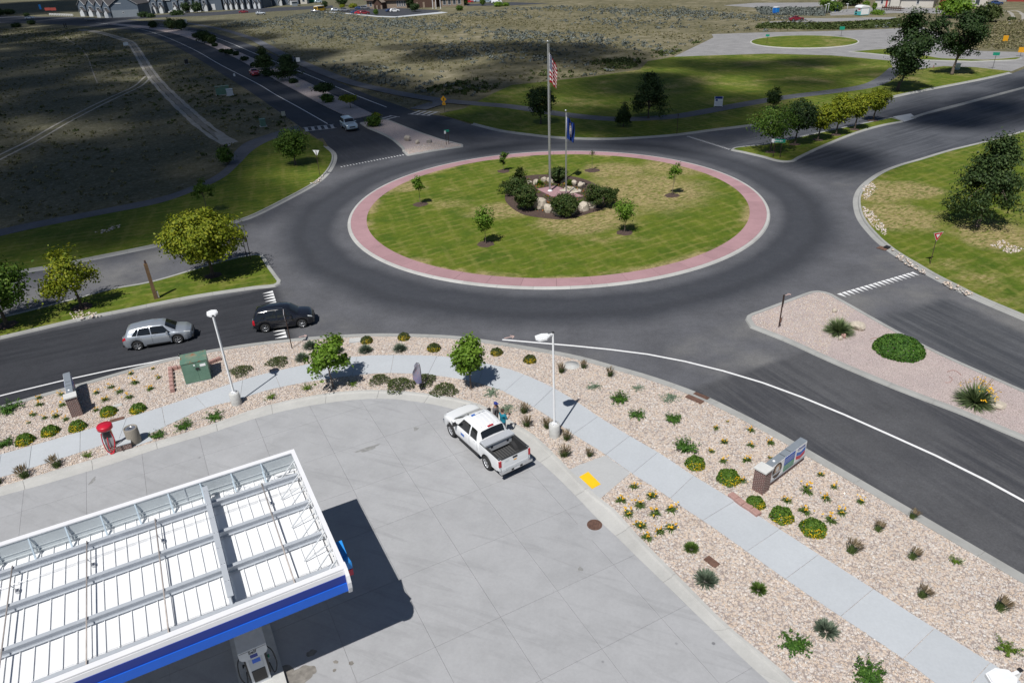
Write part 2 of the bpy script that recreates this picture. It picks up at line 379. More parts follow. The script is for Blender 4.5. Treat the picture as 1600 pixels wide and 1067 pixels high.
_sp = [tuple(G(x, y)[:2]) + (r, k) for x, y, r, k in ((1005, 300, 9.0, 1.0), (925, 335, 6.5, 1.0), (1060, 262, 6.0, 1.2), (900, 350, 5.5, 1.6), (790, 330, 5.0, 2.0), (640, 292, 3.0, 1.0), (960, 268, 5.0, 1.3))]
MT['lawn_c'] = m_lawn('island_lawn', math.radians(30), 0.35, True, _sp)
MT['lawn_n'] = m_lawn('park_lawn', math.radians(24), 0.75)
MT['lawn_w'] = m_lawn('west_lawn', math.radians(20), 0.25)
_sp = [tuple(G(x, y)[:2]) + (r, k) for x, y, r, k in ((1360, 300, 5.5, 1.0), (1400, 340, 5.0, 1.0), (1420, 300, 4.0, 1.0), (1560, 370, 5.0, 1.0))]
MT['lawn_e'] = m_lawn('east_lawn', math.radians(30), 0.45, False, _sp)
MT['asphalt'] = m_asphalt('old_asphalt', (0.108, 0.110, 0.121), None, 0, True, regions=[(G(445, 488)[:2], G(100, 560)[:2], 5.6, .7, (0.042, 0.044, 0.051), (0.022, 0.024, 0.030), .7), (G(1195, 570)[:2], G(1500, 760)[:2], 7.5, .35, (0.088, 0.089, 0.095), (0.040, 0.042, 0.050), .75), (G(1425, 482)[:2], G(1640, 585)[:2], 3.4, .6, (0.090, 0.093, 0.101), (0.045, 0.049, 0.058), .75), (G(1250, 262)[:2], G(1500, 188)[:2], 16, 5.0, (0.095, 0.100, 0.114), (0.048, 0.053, 0.064), .75), (G(590, 250)[:2], G(455, 155)[:2], 17, 2.5, (0.056, 0.060, 0.071), (0.036, 0.038, 0.045), .5)], crack=0.12)
MT['asph_nw'] = m_asphalt('sealed_asphalt', (0.056, 0.060, 0.071), math.atan2(*(G(470, 160) - G(640, 245))[[1, 0]]), 0.5)
MT['asph_far'] = m_asphalt('pale_asphalt', (0.27, 0.265, 0.265), None, 0, False, crack=0.4)
MT['path'] = m_asphalt('path_asphalt', (0.125, 0.130, 0.145), None, 0)
MT['dirt'] = plain('pale_dirt', (0.32, 0.30, 0.265), 0.95, 0, 0.25, 0.8)
MT['dirt_d'] = plain('dull_dirt', (0.22, 0.20, 0.17), 0.95, 0, 0.25, 0.8)
MT['paint'] = plain('road_paint', (0.78, 0.78, 0.78), 0.6, 0, 0.08, 5)
MT['paint_old'] = plain('worn_road_paint', (0.42, 0.42, 0.43), 0.7, 0, 0.35, 2.5)
MT['paint_pink'] = plain('faded_pink_paint', (0.50, 0.36, 0.33), 0.8, 0, 0.25, 3)
MT['pad'] = m_concrete('forecourt_concrete', (0.375, 0.378, 0.388), 0.32, PADA - 0.9, 0.30, 0.08, 0.03)
MT['joint'] = plain('joint_filler', (0.27, 0.255, 0.245), 0.9)
MT['kerb'] = m_concrete('kerb_concrete', (0.47, 0.465, 0.445), 0.35)
MT['kerb_road'] = m_concrete('road_kerb_concrete', (0.36, 0.36, 0.345), 0.5)
MT['walk'] = m_concrete('pale_concrete', (0.475, 0.50, 0.525), 0.10, rnd=0.03)
MT['ramp'] = m_concrete('ramp_concrete', (0.44, 0.445, 0.445), 0.12, rnd=0.02)
MT['pink'] = m_concrete('pink_stamped_concrete', (0.385, 0.235, 0.25), 0.35, rnd=0.06)
MT['bed'] = m_gravel_bed('gravel_bed', STONE, 9.0)
MT['pinkbed'] = m_gravel_bed('pink_gravel', PINKST, 22.0)
MT['stone'] = m_stone('river_stone', STONE)
MT['pinkstone'] = m_stone('pink_chip', PINKST)
MT['mulch'] = plain('bark_mulch', (0.075, 0.048, 0.038), 0.95, 0, 0.5, 9, 0.5, 20)
MT['yellow_plate'] = plain('tactile_yellow', (0.86, 0.53, 0.01), 0.55, 0, 0.05, 4, 0.3, 60)

# ------------------------------------------------------------------ ground, roads
mb = MB(); q = [(-1500, -60), (1500, -60), (1500, 2600), (-1500, 2600)]
mb.add([(x, y, 0) for x, y in q], [(0, 1, 2, 3)]); mb.obj('terrain', MT['field'], kind='structure')
def sheet(name, P, z, m, kind='structure'):
    P = np.asarray(P)
    keep = np.r_[True, np.hypot(*np.diff(P, axis=0).T) > 1e-3]; P = P[keep]
    a = 0.5 * np.sum(P[:, 0] * np.roll(P[:, 1], -1) - np.roll(P[:, 0], -1) * P[:, 1])
    if a < 0: P = P[::-1]
    b = MB(); b.add(np.c_[P, np.full(len(P), z)], [tuple(range(len(P)))]); return b.obj(name, m, kind=kind)
def slab(name, P, z0, z1, m, **kw):
    b = MB(); b.prism(P, z0, z1); return b.obj(name, m, kind='structure', **kw)
# edges of the carriageway, traced once and used by the asphalt, the kerbs and the beds
E_SW = sm('-230,690 -120,664 0,634 60,617 150,592 230,569 300,552 375,539 450,530 520,524 600,521 700,524 760,531 830,542 900,555 960,571 1020,588 1090,613 1150,641 1210,672 1270,706 1350,752 1450,810 1600,897 1760,990', 5)
E_NWL = sm('-230,483 -120,456 0,434 45,426 82,420 150,406 200,396 255,384 310,368 370,349 400,339 450,314 495,289 514,273 524,258 527,246 524,238 513,229', 5)
E_NL = sm('735,195 758,201 785,207 830,213 870,217 920,219 960,219 1010,216.5 1060,212.5 1120,204.5 1180,197 1250,185.5 1320,172 1400,152.5 1450,142 1500,132.5 1545,123.5 1582,115', 5)
E_EL = sm('1760,165 1680,184 1600,204 1542,220 1480,235 1430,250 1400,258.5 1370,271 1345,289 1334,306 1333,324 1340,345 1360,370 1380,388 1400,402 1425,417 1450,432 1485,450 1525,470 1600,502 1760,570', 5)
sheet('roundabout_road', np.vstack([E_SW, [[70, 20]], gl('1980,700'), E_EL[::-1], gl('1800,90 1700,98 1600,108'), E_NL[::-1], gl('700,183 560,200 500,210'), E_NWL[::-1]]), 0.010, MT['asphalt'])
NW_L = sm('516,232 492,214 470,199 440,178 400,150 372,132 345,115 300,87 250,62 205,48 160,40 100,37', 5)
NW_R = sm('735,197 700,184 655,176 620,164 572,147 525,127 470,103 430,87 395,72 345,55 300,43.5 250,37 200,32.5 150,30 100,29', 5)
sheet('northwest_road', np.vstack([NW_L[4:], NW_R[4:][::-1]]), 0.014, MT['asph_nw'])
sheet('far_left_road', np.vstack([gl('-60,34 0,37 60,37 140,42 215,48'), gl('230,34 180,30 130,27.5 60,26.5 0,25 -60,23')]), 0.017, MT['asph_nw'])
sheet('townhouse_road', np.vstack([gl('170,33 250,28 330,25 400,20 470,16 520,13'), gl('520,9 440,12 380,15 345,19 280,22 215,26 150,29')]), 0.021, MT['asph_nw'])

# ------------------------------------------------------------------ kerbs
def kerb(P, side, prof, step=3.0, m=None, z=0.0, name='kerb', piece='kerb_stone', closed=False, gap=0.012):
    """Kerb stones laid along a traced edge; prof = (offset inwards, height) points."""
    root = empty(name, (0, 0, 0), kind='structure')
    P = resample(P, step / 4.0); k = 4
    rings = [offset(P, side * d) for d, _ in prof]
    for a in range(0, len(P) - 1, k):
        b = min(a + k, len(P) - 1)
        idx = np.arange(a, b + 1)
        V = []
        for j, i in enumerate(idx):
            for (d, h), r in zip(prof, rings):
                q = r[i].copy()
                if j == 0: q = q + (r[min(i + 1, len(P) - 1)] - r[i]) / step * 4 * gap * 0.5
                if j == len(idx) - 1: q = q - (r[i] - r[i - 1]) / step * 4 * gap * 0.5
                V.append((q[0], q[1], h + z))
        n = len(prof); F = []
        for j in range(len(idx) - 1):
            for t in range(n - 1):
                f = (j * n + t, j * n + t + 1, (j + 1) * n + t + 1, (j + 1) * n + t)
                F.append(f if side < 0 else f[::-1])
        F += [tuple(range(n)) if side > 0 else tuple(range(n))[::-1], tuple(range((len(idx) - 1) * n, len(idx) * n))[::-1] if side > 0 else tuple(range((len(idx) - 1) * n, len(idx) * n))]
        bb = MB(); bb.add(V, F); bb.obj(piece, m or MT['kerb_road'], root)
    return root
K_ROAD = [(0.0, 0.0), (0.03, 0.028), (0.46, 0.034), (0.52, 0.15), (0.70, 0.155), (0.71, 0.02)]
K_ISL = [(0.0, 0.0), (0.06, 0.11), (0.12, 0.145), (0.40, 0.15), (0.41, 0.02)]
# ------------------------------------------------------------------ central island
a_ = np.linspace(0, 2 * np.pi, 193)
circ = RC + RR * np.c_[np.cos(a_), np.sin(a_)]
kerb(circ, 1, [(0, 0), (0.10, 0.12), (0.34, 0.135), (0.35, 0.02)], 3.0, MT['kerb'], name='island_kerb')
ring = empty('stamped_ring', (0, 0, 0), kind='structure')
NR = 46
for i in range(NR):
    t0, t1 = 2 * np.pi * i / NR + 0.0004, 2 * np.pi * (i + 1) / NR - 0.0004
    t = np.linspace(t0, t1, 5); r0, r1 = RR - 1.95, RR - 0.352
    P = np.r_[RC + r1 * np.c_[np.cos(t), np.sin(t)], RC + r0 * np.c_[np.cos(t[::-1]), np.sin(t[::-1])]]
    b = MB(); b.prism(P, 0.02, 0.142 + random.Random(i).uniform(-.002, .002)); b.obj('ring_slab', MT['pink'], ring)
    # stamped grooves run radially across each slab (raised courses)
t = np.linspace(0, 2 * np.pi, 160, endpoint=False)
slab('island_lawn', RC + (RR - 1.945) * np.c_[np.cos(t), np.sin(t)], 0.0, 0.135, MT['lawn_c'])
# ------------------------------------------------------------------ lawns and medians
PATH_S = sm('-230,428 -120,402 0,370 62,356 150,338 250,318 312,295 350,276 372,255 392,234 410,222', 5)
L1 = offset(E_NWL, 0.55) if False else offset(E_NWL, 0.62)
slab('northwest_lawn', np.vstack([L1, gl('505,224 482,212 460,212 440,214 410,223')[0:], PATH_S[::-1]]), 0.0, 0.115, MT['lawn_w'])
kerb(E_NWL, 1, K_ROAD)
PW_S = sm('-230,428 -120,401 0,371 62,357 150,339 250,319 312,297 350,279 374,258 396,236 425,220 470,206', 5)
PW_N = sm('-230,413 -120,388 0,360 62,347 150,330.5 250,310 300,293 335,277 358,258 366,240 385,224 420,211 466,197', 5)
sheet('west_path', np.vstack([PW_S, PW_N[::-1]]), 0.128, MT['path'])
LN2 = offset(E_NL, 0.62)
LAWN_TOP = gl('687,179 725,171 765,150 800,134 850,129 925,121 1000,110 1012,97 1052,90 1120,87.5 1200,85.5 1300,88 1390,96 1398,116 1420,111 1475,105 1525,106.5 1578,112.5')
slab('north_lawn', np.vstack([LN2, LAWN_TOP[::-1]]), 0.0, 0.115, MT['lawn_n'])
kerb(E_NL, 1, K_ROAD)
P1 = sm('395,61 430,80 470,99 540,127 600,142 640,150 690,158 740,163 800,168 875,179.5 940,186.5 990,187.5 1050,184 1100,176 1137,169 1220,154.5 1300,144.5 1355,136 1383,124 1402,108', 5)
PT = resample(P1, 2.5)
sheet('north_path', np.vstack([offset(PT, 1.45), offset(PT, -1.45)[::-1]]), 0.125, MT['path'])
PT2 = resample(sm('652,172 668,167 690,160.5', 5), 2.0)
sheet('path_spur', np.vstack([offset(PT2, 1.8), offset(PT2, -1.8)[::-1]]), 0.130, MT['path'])
PT3 = resample(sm('395,61 345,46 290,36.5 240,31', 5), 4.0)
sheet('far_path', np.vstack([offset(PT3, 1.3), offset(PT3, -1.3)[::-1]]), 0.028, MT['path'])
LE2 = offset(E_EL, 0.62)
slab('east_lawn', np.vstack([LE2, gl('1900,640 1950,180')]), 0.0, 0.115, MT['lawn_e'])
kerb(E_EL, 1, K_ROAD)
def island(name, P, m, top=0.12, pro=K_ISL, step=2.5):
    P = np.asarray(P); a = 0.5 * np.sum(P[:, 0] * np.roll(P[:, 1], -1) - np.roll(P[:, 0], -1) * P[:, 1])
    if a < 0: P = P[::-1]
    Q = np.vstack([P, P[:1]])
    kerb(Q, 1, pro, step)
    W = resample(Q, 0.5)[:-1]; T = np.roll(W, -1, 0) - np.roll(W, 1, 0); T /= np.hypot(*T.T)[:, None]; dd = pro[-1][0] - 0.05; I = W + dd * np.c_[-T[:, 1], T[:, 0]]
    I = I[[np.hypot(*(W - q).T).min() > dd * .93 for q in I]]
    return slab(name, I, 0.0, top, m), I
ISL_W = np.vstack([sm('404,397.5 413,400 419,409 426,420 437,435 441,441 436,447 425,450', 3), sm('400,452 300,467 200,487 125,502 0,531 -120,556 -230,580', 4), sm('-230,540 -120,521 0,497 107,470 175,452 240,440 325,415 375,402', 4)])
_, IW = island('west_median_lawn', ISL_W, MT['lawn_w'])
ISL_NE = np.vstack([sm('1141,236 1146,232 1165,229.5 1200,225.5 1255,213.5 1320,199.5 1392,184.5', 4), gl('1400,186.5 1412,190'), sm('1412,191.5 1380,197.5 1340,209 1290,229 1250,248 1242,253 1228,254.5 1212,253', 4), gl('1190,246.5 1160,239.5')])
_, INE = island('northeast_median_lawn', ISL_NE, MT['lawn_w'])
ISL_NE2 = np.vstack([sm('1422,184.5 1450,175.5 1500,162.5 1600,136.5 1700,110', 4), sm('1700,114 1600,139 1500,166 1450,178.5 1428,185.5', 4)])
island('far_median_lawn', ISL_NE2, MT['lawn_w'])
sheet('median_crossing', gl('1395,183 1423,178 1432,185 1413,191'), 0.03, MT['walk'])
ISL_SE = np.vstack([gl('1164,500 1167,492.5 1180,488.5 1263,457'), gl('1276,455.5 1297,458.5'), sm('1304,463 1350,489 1400,517 1470,553 1600,611 1760,680', 3), sm('1760,752 1600,690 1500,648 1400,610 1300,568 1230,536 1190,520', 3), gl('1172,513')])
_, ISE = island('southeast_gravel_median', ISL_SE, MT['pinkbed'])
ISL_NW1 = np.vstack([gl('628.5,237 636,244.5 678,237 724,230.5 724.5,227 691,219 664,210 636,199.5 609,188.5'), gl('596,188 575,191 561,193'), sm('574,201.5 595,210 613,220 628,233', 3)])
_, INW = island('northwest_gravel_median', ISL_NW1, MT['pinkbed'])
ISL_NW2 = np.vstack([sm('551,187 505,165 462,142 430,125 400,108.5 362,88 325,71 300,62 270,53 225,45 172,38.5', 4), sm('180,37.5 235,42 295,49.5 330,63 400,94 440,111 475,127 520,149 584,180', 4)])
slab('far_gravel_median', ISL_NW2, 0.0, 0.13, MT['pinkbed'])
# ------------------------------------------------------------------ far ground: second roundabout, lots, tracks
sheet('far_concrete_road', np.vstack([gl('1052,89.5 1080,76 1105,64 1115,59 1112,54 1180,51.5 1300,49 1380,46 1440,42.5 1470,52 1480,72 1530,80 1600,82 1700,82'), gl('1700,100 1600,104 1580,112 1525,106 1475,103.5 1420,110 1398,112 1390,95 1300,87 1200,84')]), 0.006, MT['asph_far'])
g0, g1, g2 = G(1172, 65.5)[:2], G(1343, 66)[:2], G(1256, 75.5)[:2]
cc = (g0 + g1) / 2; ra = np.hypot(*(g1 - g0)) / 2
far_isl = cc + ra * np.c_[np.cos(t), np.sin(t)]
kerb(np.vstack([far_isl, far_isl[:1]]), 1, K_ISL, 5.0, MT['kerb'])
slab('far_island_lawn', cc + (ra - 0.36) * np.c_[np.cos(t), np.sin(t)], 0.0, 0.13, MT['lawn_n'])
far_tri = gl('1325,81.5 1385,77 1410,81 1470,92 1540,94.5 1590,90.5 1600,92 1588,95 1520,97.5 1440,95 1380,87')
island('far_splitter_lawn', far_tri, MT['lawn_n'], step=5.0)
sheet('gravel_lot', gl('1130,9 1180,5 1285,4.5 1300,9 1240,13.5 1180,12.5'), 0.006, MT['asph_far'])
sheet('dirt_lane', gl('1190,25 1240,29 1300,29 1400,27 1400,30 1330,33 1250,36 1195,38 1190,35 1240,32.5'), 0.009, MT['asph_far'])
sheet('kiosk_lot', gl('1295,18 1345,12.5 1400,11.5 1480,14 1480,22 1400,21 1330,23.5 1298,25'), 0.012, MT['asph_far'])
sheet('parking_lot', gl('505,18 560,13.5 620,13 690,17 680,21 618,26 590,25 540,20.5'), 0.012, MT['asph_nw'])
sheet('parking_walk', gl('505,19.5 540,22 590,27 618,28 690,21.5 700,20 690,19 618,26.3 590,25.4 540,20.8 505,18.3'), 0.016, MT['walk'])
sheet('east_parking_lot', gl('728,7 800,4 860,6 800,9 730,10'), 0.012, MT['asph_nw'])
def strip(name, s, w, z, m, sub=5, step=2.5):
    P = resample(sm(s, sub), step); return sheet(name, np.vstack([offset(P, w / 2), offset(P, -w / 2)[::-1]]), z, m)
def wander(name, s, off, w, z, m):
    rg = np.random.default_rng(len(s)); P = offset(resample(sm(s, 5), 2.0), off)
    wl = w * (0.5 + rg.uniform(-0.16, 0.16, len(P))); wr = w * (0.5 + rg.uniform(-0.16, 0.16, len(P)))
    T = np.gradient(P, axis=0); T /= np.hypot(*T.T)[:, None]; N = np.c_[-T[:, 1], T[:, 0]]
    return sheet(name, np.vstack([P + N * wl[:, None], (P - N * wr[:, None])[::-1]]), z, m)
TR = '125,47 150,50 175,56.5 195,63 205,68 217,85 232,110 250,133 275,158 305,186 335,210 360,224'
for o in (-0.95, 0.95): wander('dirt_track', TR, o, 0.72, 0.008 + 0.003 * o, MT['dirt'])
TR2 = '-40,268 0,246 50,221 100,192 150,166 190,147 215,135 233,119'
for o in (-0.8, 0.8): wander('dirt_track', TR2, o, 0.42, 0.02 + 0.003 * o, MT['dirt'])
wander('dirt_track', '92,52 115,68 128,77 137,90 143,107 152,130', 0, 0.28, 0.008, MT['dirt_d'])
for o in (-1.3, 1.3): wander('dirt_track', '1560,38 1585,34 1591,26 1584,18.5 1572,17', o, 0.9, 0.008 + 0.002 * o, MT['dirt'])
wander('dirt_track', TR, 0, 0.9, 0.005, MT['dirt_d'])
BARE = [gl(q) for q in ('1347,292 1362,287 1372,296 1356,312 1350,316', '1346,324 1360,330 1378,352 1388,366 1382,370 1366,358 1352,342', '1392,390 1412,402 1434,417 1450,428 1444,431 1424,421 1400,405', '1462,436 1486,445 1520,462 1515,466 1480,450', '108,492 128,487 146,489 162,495 140,500 118,503', '482,290 495,283 506,275 500,287', '1545,385 1565,378 1600,392 1580,400', '150,365 172,358 188,353 186,358 160,367')]
sheet('bare_patch', smooth(gl('335,207 352,214 366,222 358,229 346,225'), 4, True), 0.026, MT['dirt'])
# painted lines
strip('edge_line', '300,553 230,568 140,585 70,602 0,618.5 -120,650', 0.15, 0.022, MT['paint'])
strip('edge_line', '785,531 865,538 900,541 1007,553 1100,572 1200,601 1300,640 1400,684 1500,730 1600,783 1720,850', 0.17, 0.022, MT['paint'])
strip('edge_line', '512,194 470,170 430,148 400,130 345,102 300,76.5 250,55 205,43 150,36', 0.17, 0.026, MT['paint'])
strip('edge_line', '604,168 560,151 525,136 470,113 430,97 398,84 345,62 300,49 250,40', 0.17, 0.026, MT['paint'])
def bars(a, b, n, w, L, z=0.026, m='paint_old', ang=None):
    A, B = G(*a)[:2], G(*b)[:2]; d = (B - A) / np.linalg.norm(B - A); root = empty('crosswalk', (0, 0, 0), kind='structure')
    nrm = np.array([-d[1], d[0]]) if ang is None else np.array([math.cos(ang), math.sin(ang)])
    for s in (-1, 1):
        bb = MB(); q = A + nrm * s * L / 2; e = B + nrm * s * L / 2
        bb.prism([q - nrm * .1, e - nrm * .1, e + nrm * .1, q + nrm * .1], z - 0.002, z); bb.obj('stripe', MT[m], root)
    for i in range(n):
        c = A + (B - A) * (i + .5) / n; bb = MB()
        bb.prism([c - d * w - nrm * (L / 2 - .12), c + d * w - nrm * (L / 2 - .12), c + d * w + nrm * (L / 2 - .12), c - d * w + nrm * (L / 2 - .12)], z - 0.002, z); bb.obj('stripe', MT[m], root)
bars((474, 203), (524, 197.5), 5, 0.25, 3.0)
bars((645, 176), (680, 178.5), 4, 0.25, 3.0)
bars((600, 183), (616, 185.5), 2, 0.25, 2.4)
def teeth(a, b, n, size, toward, z=0.022, skip=(), hk=0.40):
    A, B = G(*a)[:2], G(*b)[:2]; root = empty('yield_line', (0, 0, 0), kind='structure')
    d = (B - A) / np.linalg.norm(B - A); nr = np.array([-d[1], d[0]]); tq = G(*toward)[:2] - A
    if nr @ tq < 0: nr = -nr
    for i in range(n):
        if i in skip: continue
        c = A + (B - A) * (i + .5) / n; hw = np.linalg.norm(B - A) / n * hk
        bb = MB(); bb.prism([c - d * hw, c + d * hw, c + nr * size], z - 0.002, z); bb.obj('yield_triangle', MT['paint'], root)
teeth((426, 454), (449, 528), 16, 0.85, (360, 500))
teeth((1307, 460), (1427, 425), 18, 0.75, (1450, 500))
teeth((532, 262), (633, 242.5), 22, 0.55, (540, 220), hk=.27)
teeth((1072, 213.5), (1139, 234.5), 22, 0.55, (1200, 200), hk=.27)
def arrow(name, a, b, w=0.10):
    A, B = G(*a)[:2], G(*b)[:2]; d = (B - A) / np.linalg.norm(B - A); n = np.array([-d[1], d[0]])
    bb = MB(); L = np.linalg.norm(B - A)
    bb.prism([A - n * w / 2, B - n * w / 2, B + n * w / 2, A + n * w / 2], 0.020, 0.024)
    for s in (-1, 1):
        q = B - d * L * .35 + n * s * L * .28; e = n * w / 2
        bb.prism([q - e, B - e, B + e, q + e], 0.024, 0.027)
    bb.obj(name, MT['paint_pink'], kind='structure')
arrow('road_arrow', (788, 529), (804, 525.5)); arrow('road_arrow', (467, 527), (480, 524.5)); arrow('road_arrow', (1227, 462), (1235, 459.5))
# ------------------------------------------------------------------ corner block: beds, walk, forecourt
K_TOP = sm('-200,822 -100,793 0,765 82,740 170,714.5 250,692 330,667 400,642 470,625 540,614.5 605,613 672,619 737,631 780,650 808,667 835,684 862,709 887,734.5 910,759 935,781 960,800 1005,850 1065,910 1135,980 1200,1033 1250,1080 1330,1150', 5)
K_GUT = sm('-200,833 -100,804 0,776.5 82,754 175,726 250,701 330,677.5 400,654.5 470,637.5 540,627 605,624 672,632 725,645 765,660 790,680 820,705 852,730 884,760 912,789 940,818 970,846 1000,876 1050,924 1120,992 1200,1066 1290,1140', 5)
slab('gravel_bed', np.vstack([offset(resample(E_SW, 1.0), -0.60), [[55, 5], [20, 5]], resample(K_TOP, 1.0)[::-1]]), 0.0, 0.125, MT['bed'])
kerb(E_SW, -1, K_ROAD)
PAD_KT = resample(K_TOP, 0.7)
root = empty('forecourt_kerb', (0, 0, 0), kind='structure')
KB = resample(K_TOP, 3.3); kt = resample(K_TOP, 3.3 / 5); gt = resample(K_GUT, 0.3)
def nearest(P, q): return P[np.hypot(*(P - q).T).argmin()]
_ix = np.array([np.hypot(*(gt - q).T).argmin() for q in kt], float); _pad = np.r_[np.full(12, _ix[0]), _ix, np.full(12, _ix[-1])]
_ix = np.convolve(_pad, np.ones(25) / 25, 'valid'); gk = np.c_[np.interp(_ix, np.arange(len(gt)), gt[:, 0]), np.interp(_ix, np.arange(len(gt)), gt[:, 1])]
for a in range(0, len(kt) - 1, 5):                              # kerb and gutter sections between the joints
    b = min(a + 5, len(kt) - 1); V = []; idx = list(range(a, b + 1))
    for j, i in enumerate(idx):
        top = kt[i].copy()
        if j == 0: top += (kt[i + 1] - kt[i]) * 0.012
        if j == len(idx) - 1: top -= (kt[i] - kt[i - 1]) * 0.012
        d = gk[i] - kt[i]; L = np.linalg.norm(d); d /= L
        for o, h in ((-0.02, 0.05), (-0.02, 0.165), (0.15, 0.165), (0.22, 0.085), (L - .005, 0.05), (L - .005, 0.0)):
            q = top + d * o; V.append((q[0], q[1], h))
    n = 6; F = []
    for j in range(len(idx) - 1):
        for t_ in range(n - 1): F.append((j * n + t_, (j + 1) * n + t_, (j + 1) * n + t_ + 1, j * n + t_ + 1))
    F += [tuple(range(n)), tuple(range((len(idx) - 1) * n, len(idx) * n))[::-1]]
    bb = MB(); bb.add(V, [f[::-1] for f in F]); bb.obj('kerb_stone', MT['kerb'], root)
PAD = np.vstack([resample(K_GUT, 0.8), [[14, 4], [-48, 4]]])
sheet('forecourt_base', PAD, 0.022, MT['joint'])
def clip(P, n, c):                                              # keep n.p <= c
    out = []
    for i in range(len(P)):
        a, b = P[i], P[(i + 1) % len(P)]; da, db = n @ a - c, n @ b - c
        if da <= 0: out.append(a)
        if (da < 0 < db) or (db < 0 < da): out.append(a + (b - a) * (da / (da - db)))
    return np.array(out)
ua = np.array([math.cos(PADA), math.sin(PADA)]); va = np.array([-ua[1], ua[0]])
US = [-60, -30, -24.2, -21.3, -18.4, -15.6, -12.7, -9.8, -6.85, -4.05, -1.0, 2.2, 5.38, 8.28, 11.0, 13.9, 16.9, 20, 24]
VS = [-8, 1.2, 4.7, 8.2, 11.8, 15.28, 18.6, 22.62, 26.17, 29.45, 33.0, 36.6, 40, 44]
fore = empty('forecourt', (0, 0, 0), kind='structure')
def dedupe(P):
    k = np.hypot(*(P - np.roll(P, 1, 0)).T) > 1e-4; return P[k]
for i in range(len(US) - 1):
    for j in range(len(VS) - 1):
        P = PAD; g = 0.005
        for n, c in ((ua, US[i + 1] - g), (-ua, -US[i] - g), (va, VS[j + 1] - g), (-va, -VS[j] - g)):
            if len(P) > 2: P = clip(P, n, c)
        if len(P) < 3: continue
        P = dedupe(P)
        if len(P) < 3: continue
        ar = 0.5 * abs(np.sum(P[:, 0] * np.roll(P[:, 1], -1) - np.roll(P[:, 0], -1) * P[:, 1]))
        if ar < 0.03: continue
        bb = MB(); bb.prism(P, 0.022, 0.048 + random.Random(i * 31 + j).uniform(-.001, .001)); bb.obj('concrete_slab', MT['pad'], fore)
# drain apron and manhole in the forecourt
mc = G(929, 821)[:2]
tt = np.linspace(0, 2 * np.pi, 40, endpoint=False)
AP = mc + np.c_[1.22 * np.cos(tt), 1.22 * np.sin(tt)] + np.array([0.42, 0.05])
AP = np.array([p if inside(p[None], PAD)[0] else nearest(gt, p) for p in AP])
slab('drain_apron', AP * 1.0, 0.03, 0.0525, MT['pad'])
# sidewalk
W_UP = sm('-200,768 -100,741 0,713.5 50,699.5 125,678 250,640 375,598 430,583 492,570 555,560 615,557.5 682,559 720,563.5 757,570 800,581 840,597 870,612 900,630 937,655 980,682 1030,711 1082,745.5 1130,775 1200,819 1280,870.5 1360,921.5 1450,979.5 1550,1041 1640,1100', 5)
W_LO = sm('-200,806 -100,777 0,749.5 50,734 125,710 190,689 260,668 317,642 370,628 400,618 432,609 490,598 560,588.5 607,585.5 672,588.5 727,596.5 770,608 800,621 850,649 895,681 940,709 985,741 1030,770 1072,799.5 1115,828 1200,889 1260,931 1315,968 1405,1029 1470,1078 1540,1130', 5)
wu = resample(W_UP, 0.5); wl = resample(W_LO, 0.5)
cut = gl('-103,741 -48,728 0,714 51,699 126,678 192,657 250,640 307,621 374,597 432,583 492,570 553,560 614,557.5 682,559 757,570 818,586 868,611 937,656 981,682 1030,711 1086,748 1142,783 1213,828 1280,870 1360,921 1451,979 1547,1039 1620,1088')
cutl = gl('-106,779 -50,764 -1,750 49,734 124,711 194,689 260,668 319,641 381,624 433,609 492,598 551,589 606,585.5 669,588 743,601 784,613 838,641 895,681 942,711 985,741 1042,779 1100,817 1164,863 1231,910 1318,969 1405,1029 1490,1093 1540,1130')
walk = empty('sidewalk', (0, 0, 0), kind='structure')
cut = cut[:len(cutl)]
def span(P, a, b):
    i, j = np.hypot(*(P - a).T).argmin(), np.hypot(*(P - b).T).argmin(); return P[min(i, j):max(i, j) + 1]
for k in range(len(cut) - 1):
    u = span(wu, cut[k], cut[k + 1]); l = span(wl, cutl[k], cutl[k + 1])
    if len(u) < 2 or len(l) < 2: continue
    u = u.copy(); l = l.copy()
    for A in (u, l):
        d = (A[-1] - A[0]) / np.linalg.norm(A[-1] - A[0]) * 0.010; A[0] = A[0] + d; A[-1] = A[-1] - d
    bb = MB(); bb.prism(np.vstack([u, l[::-1]]), 0.05, 0.150 + random.Random(k).uniform(-.003, .003)); bb.obj('concrete_slab', MT['walk'], walk)
WALKP = np.vstack([wu, wl[::-1]])
RAMP = gl('890,737 905,729.5 946,714.5 985,742 938,782 912,762')
slab('kerb_ramp', RAMP, 0.02, 0.147, MT['ramp'])
VAC = gl('168,694 245,671 254,668 262,668.5 232,682 240,691 170,715')
slab('air_machine_pad', VAC, 0.02, 0.158, MT['walk'])
tp = empty('tactile_plate', (0, 0, 0), label='yellow tactile warning plate on the kerb ramp', cat='warning plate')
TP = gl('905,748.5 919,740.5 938.5,760 925.5,767')
bb = MB(); bb.prism(TP, 0.147, 0.166); bb.obj('plate', MT['yellow_plate'], tp)
bb = MB(); e1, e2 = TP[1] - TP[0], TP[3] - TP[0]
for i in range(9):
    for j in range(14):
        c = TP[0] + e1 * (i + .5) / 9 + (TP[2] - TP[1]) * (j + .5) / 14; bb.lathe([(0.022, 0.164), (0.014, 0.172), (0.0, 0.172)], (c[0], c[1], 0), 5)
bb.obj('domes', MT['yellow_plate'], tp, kind='stuff')

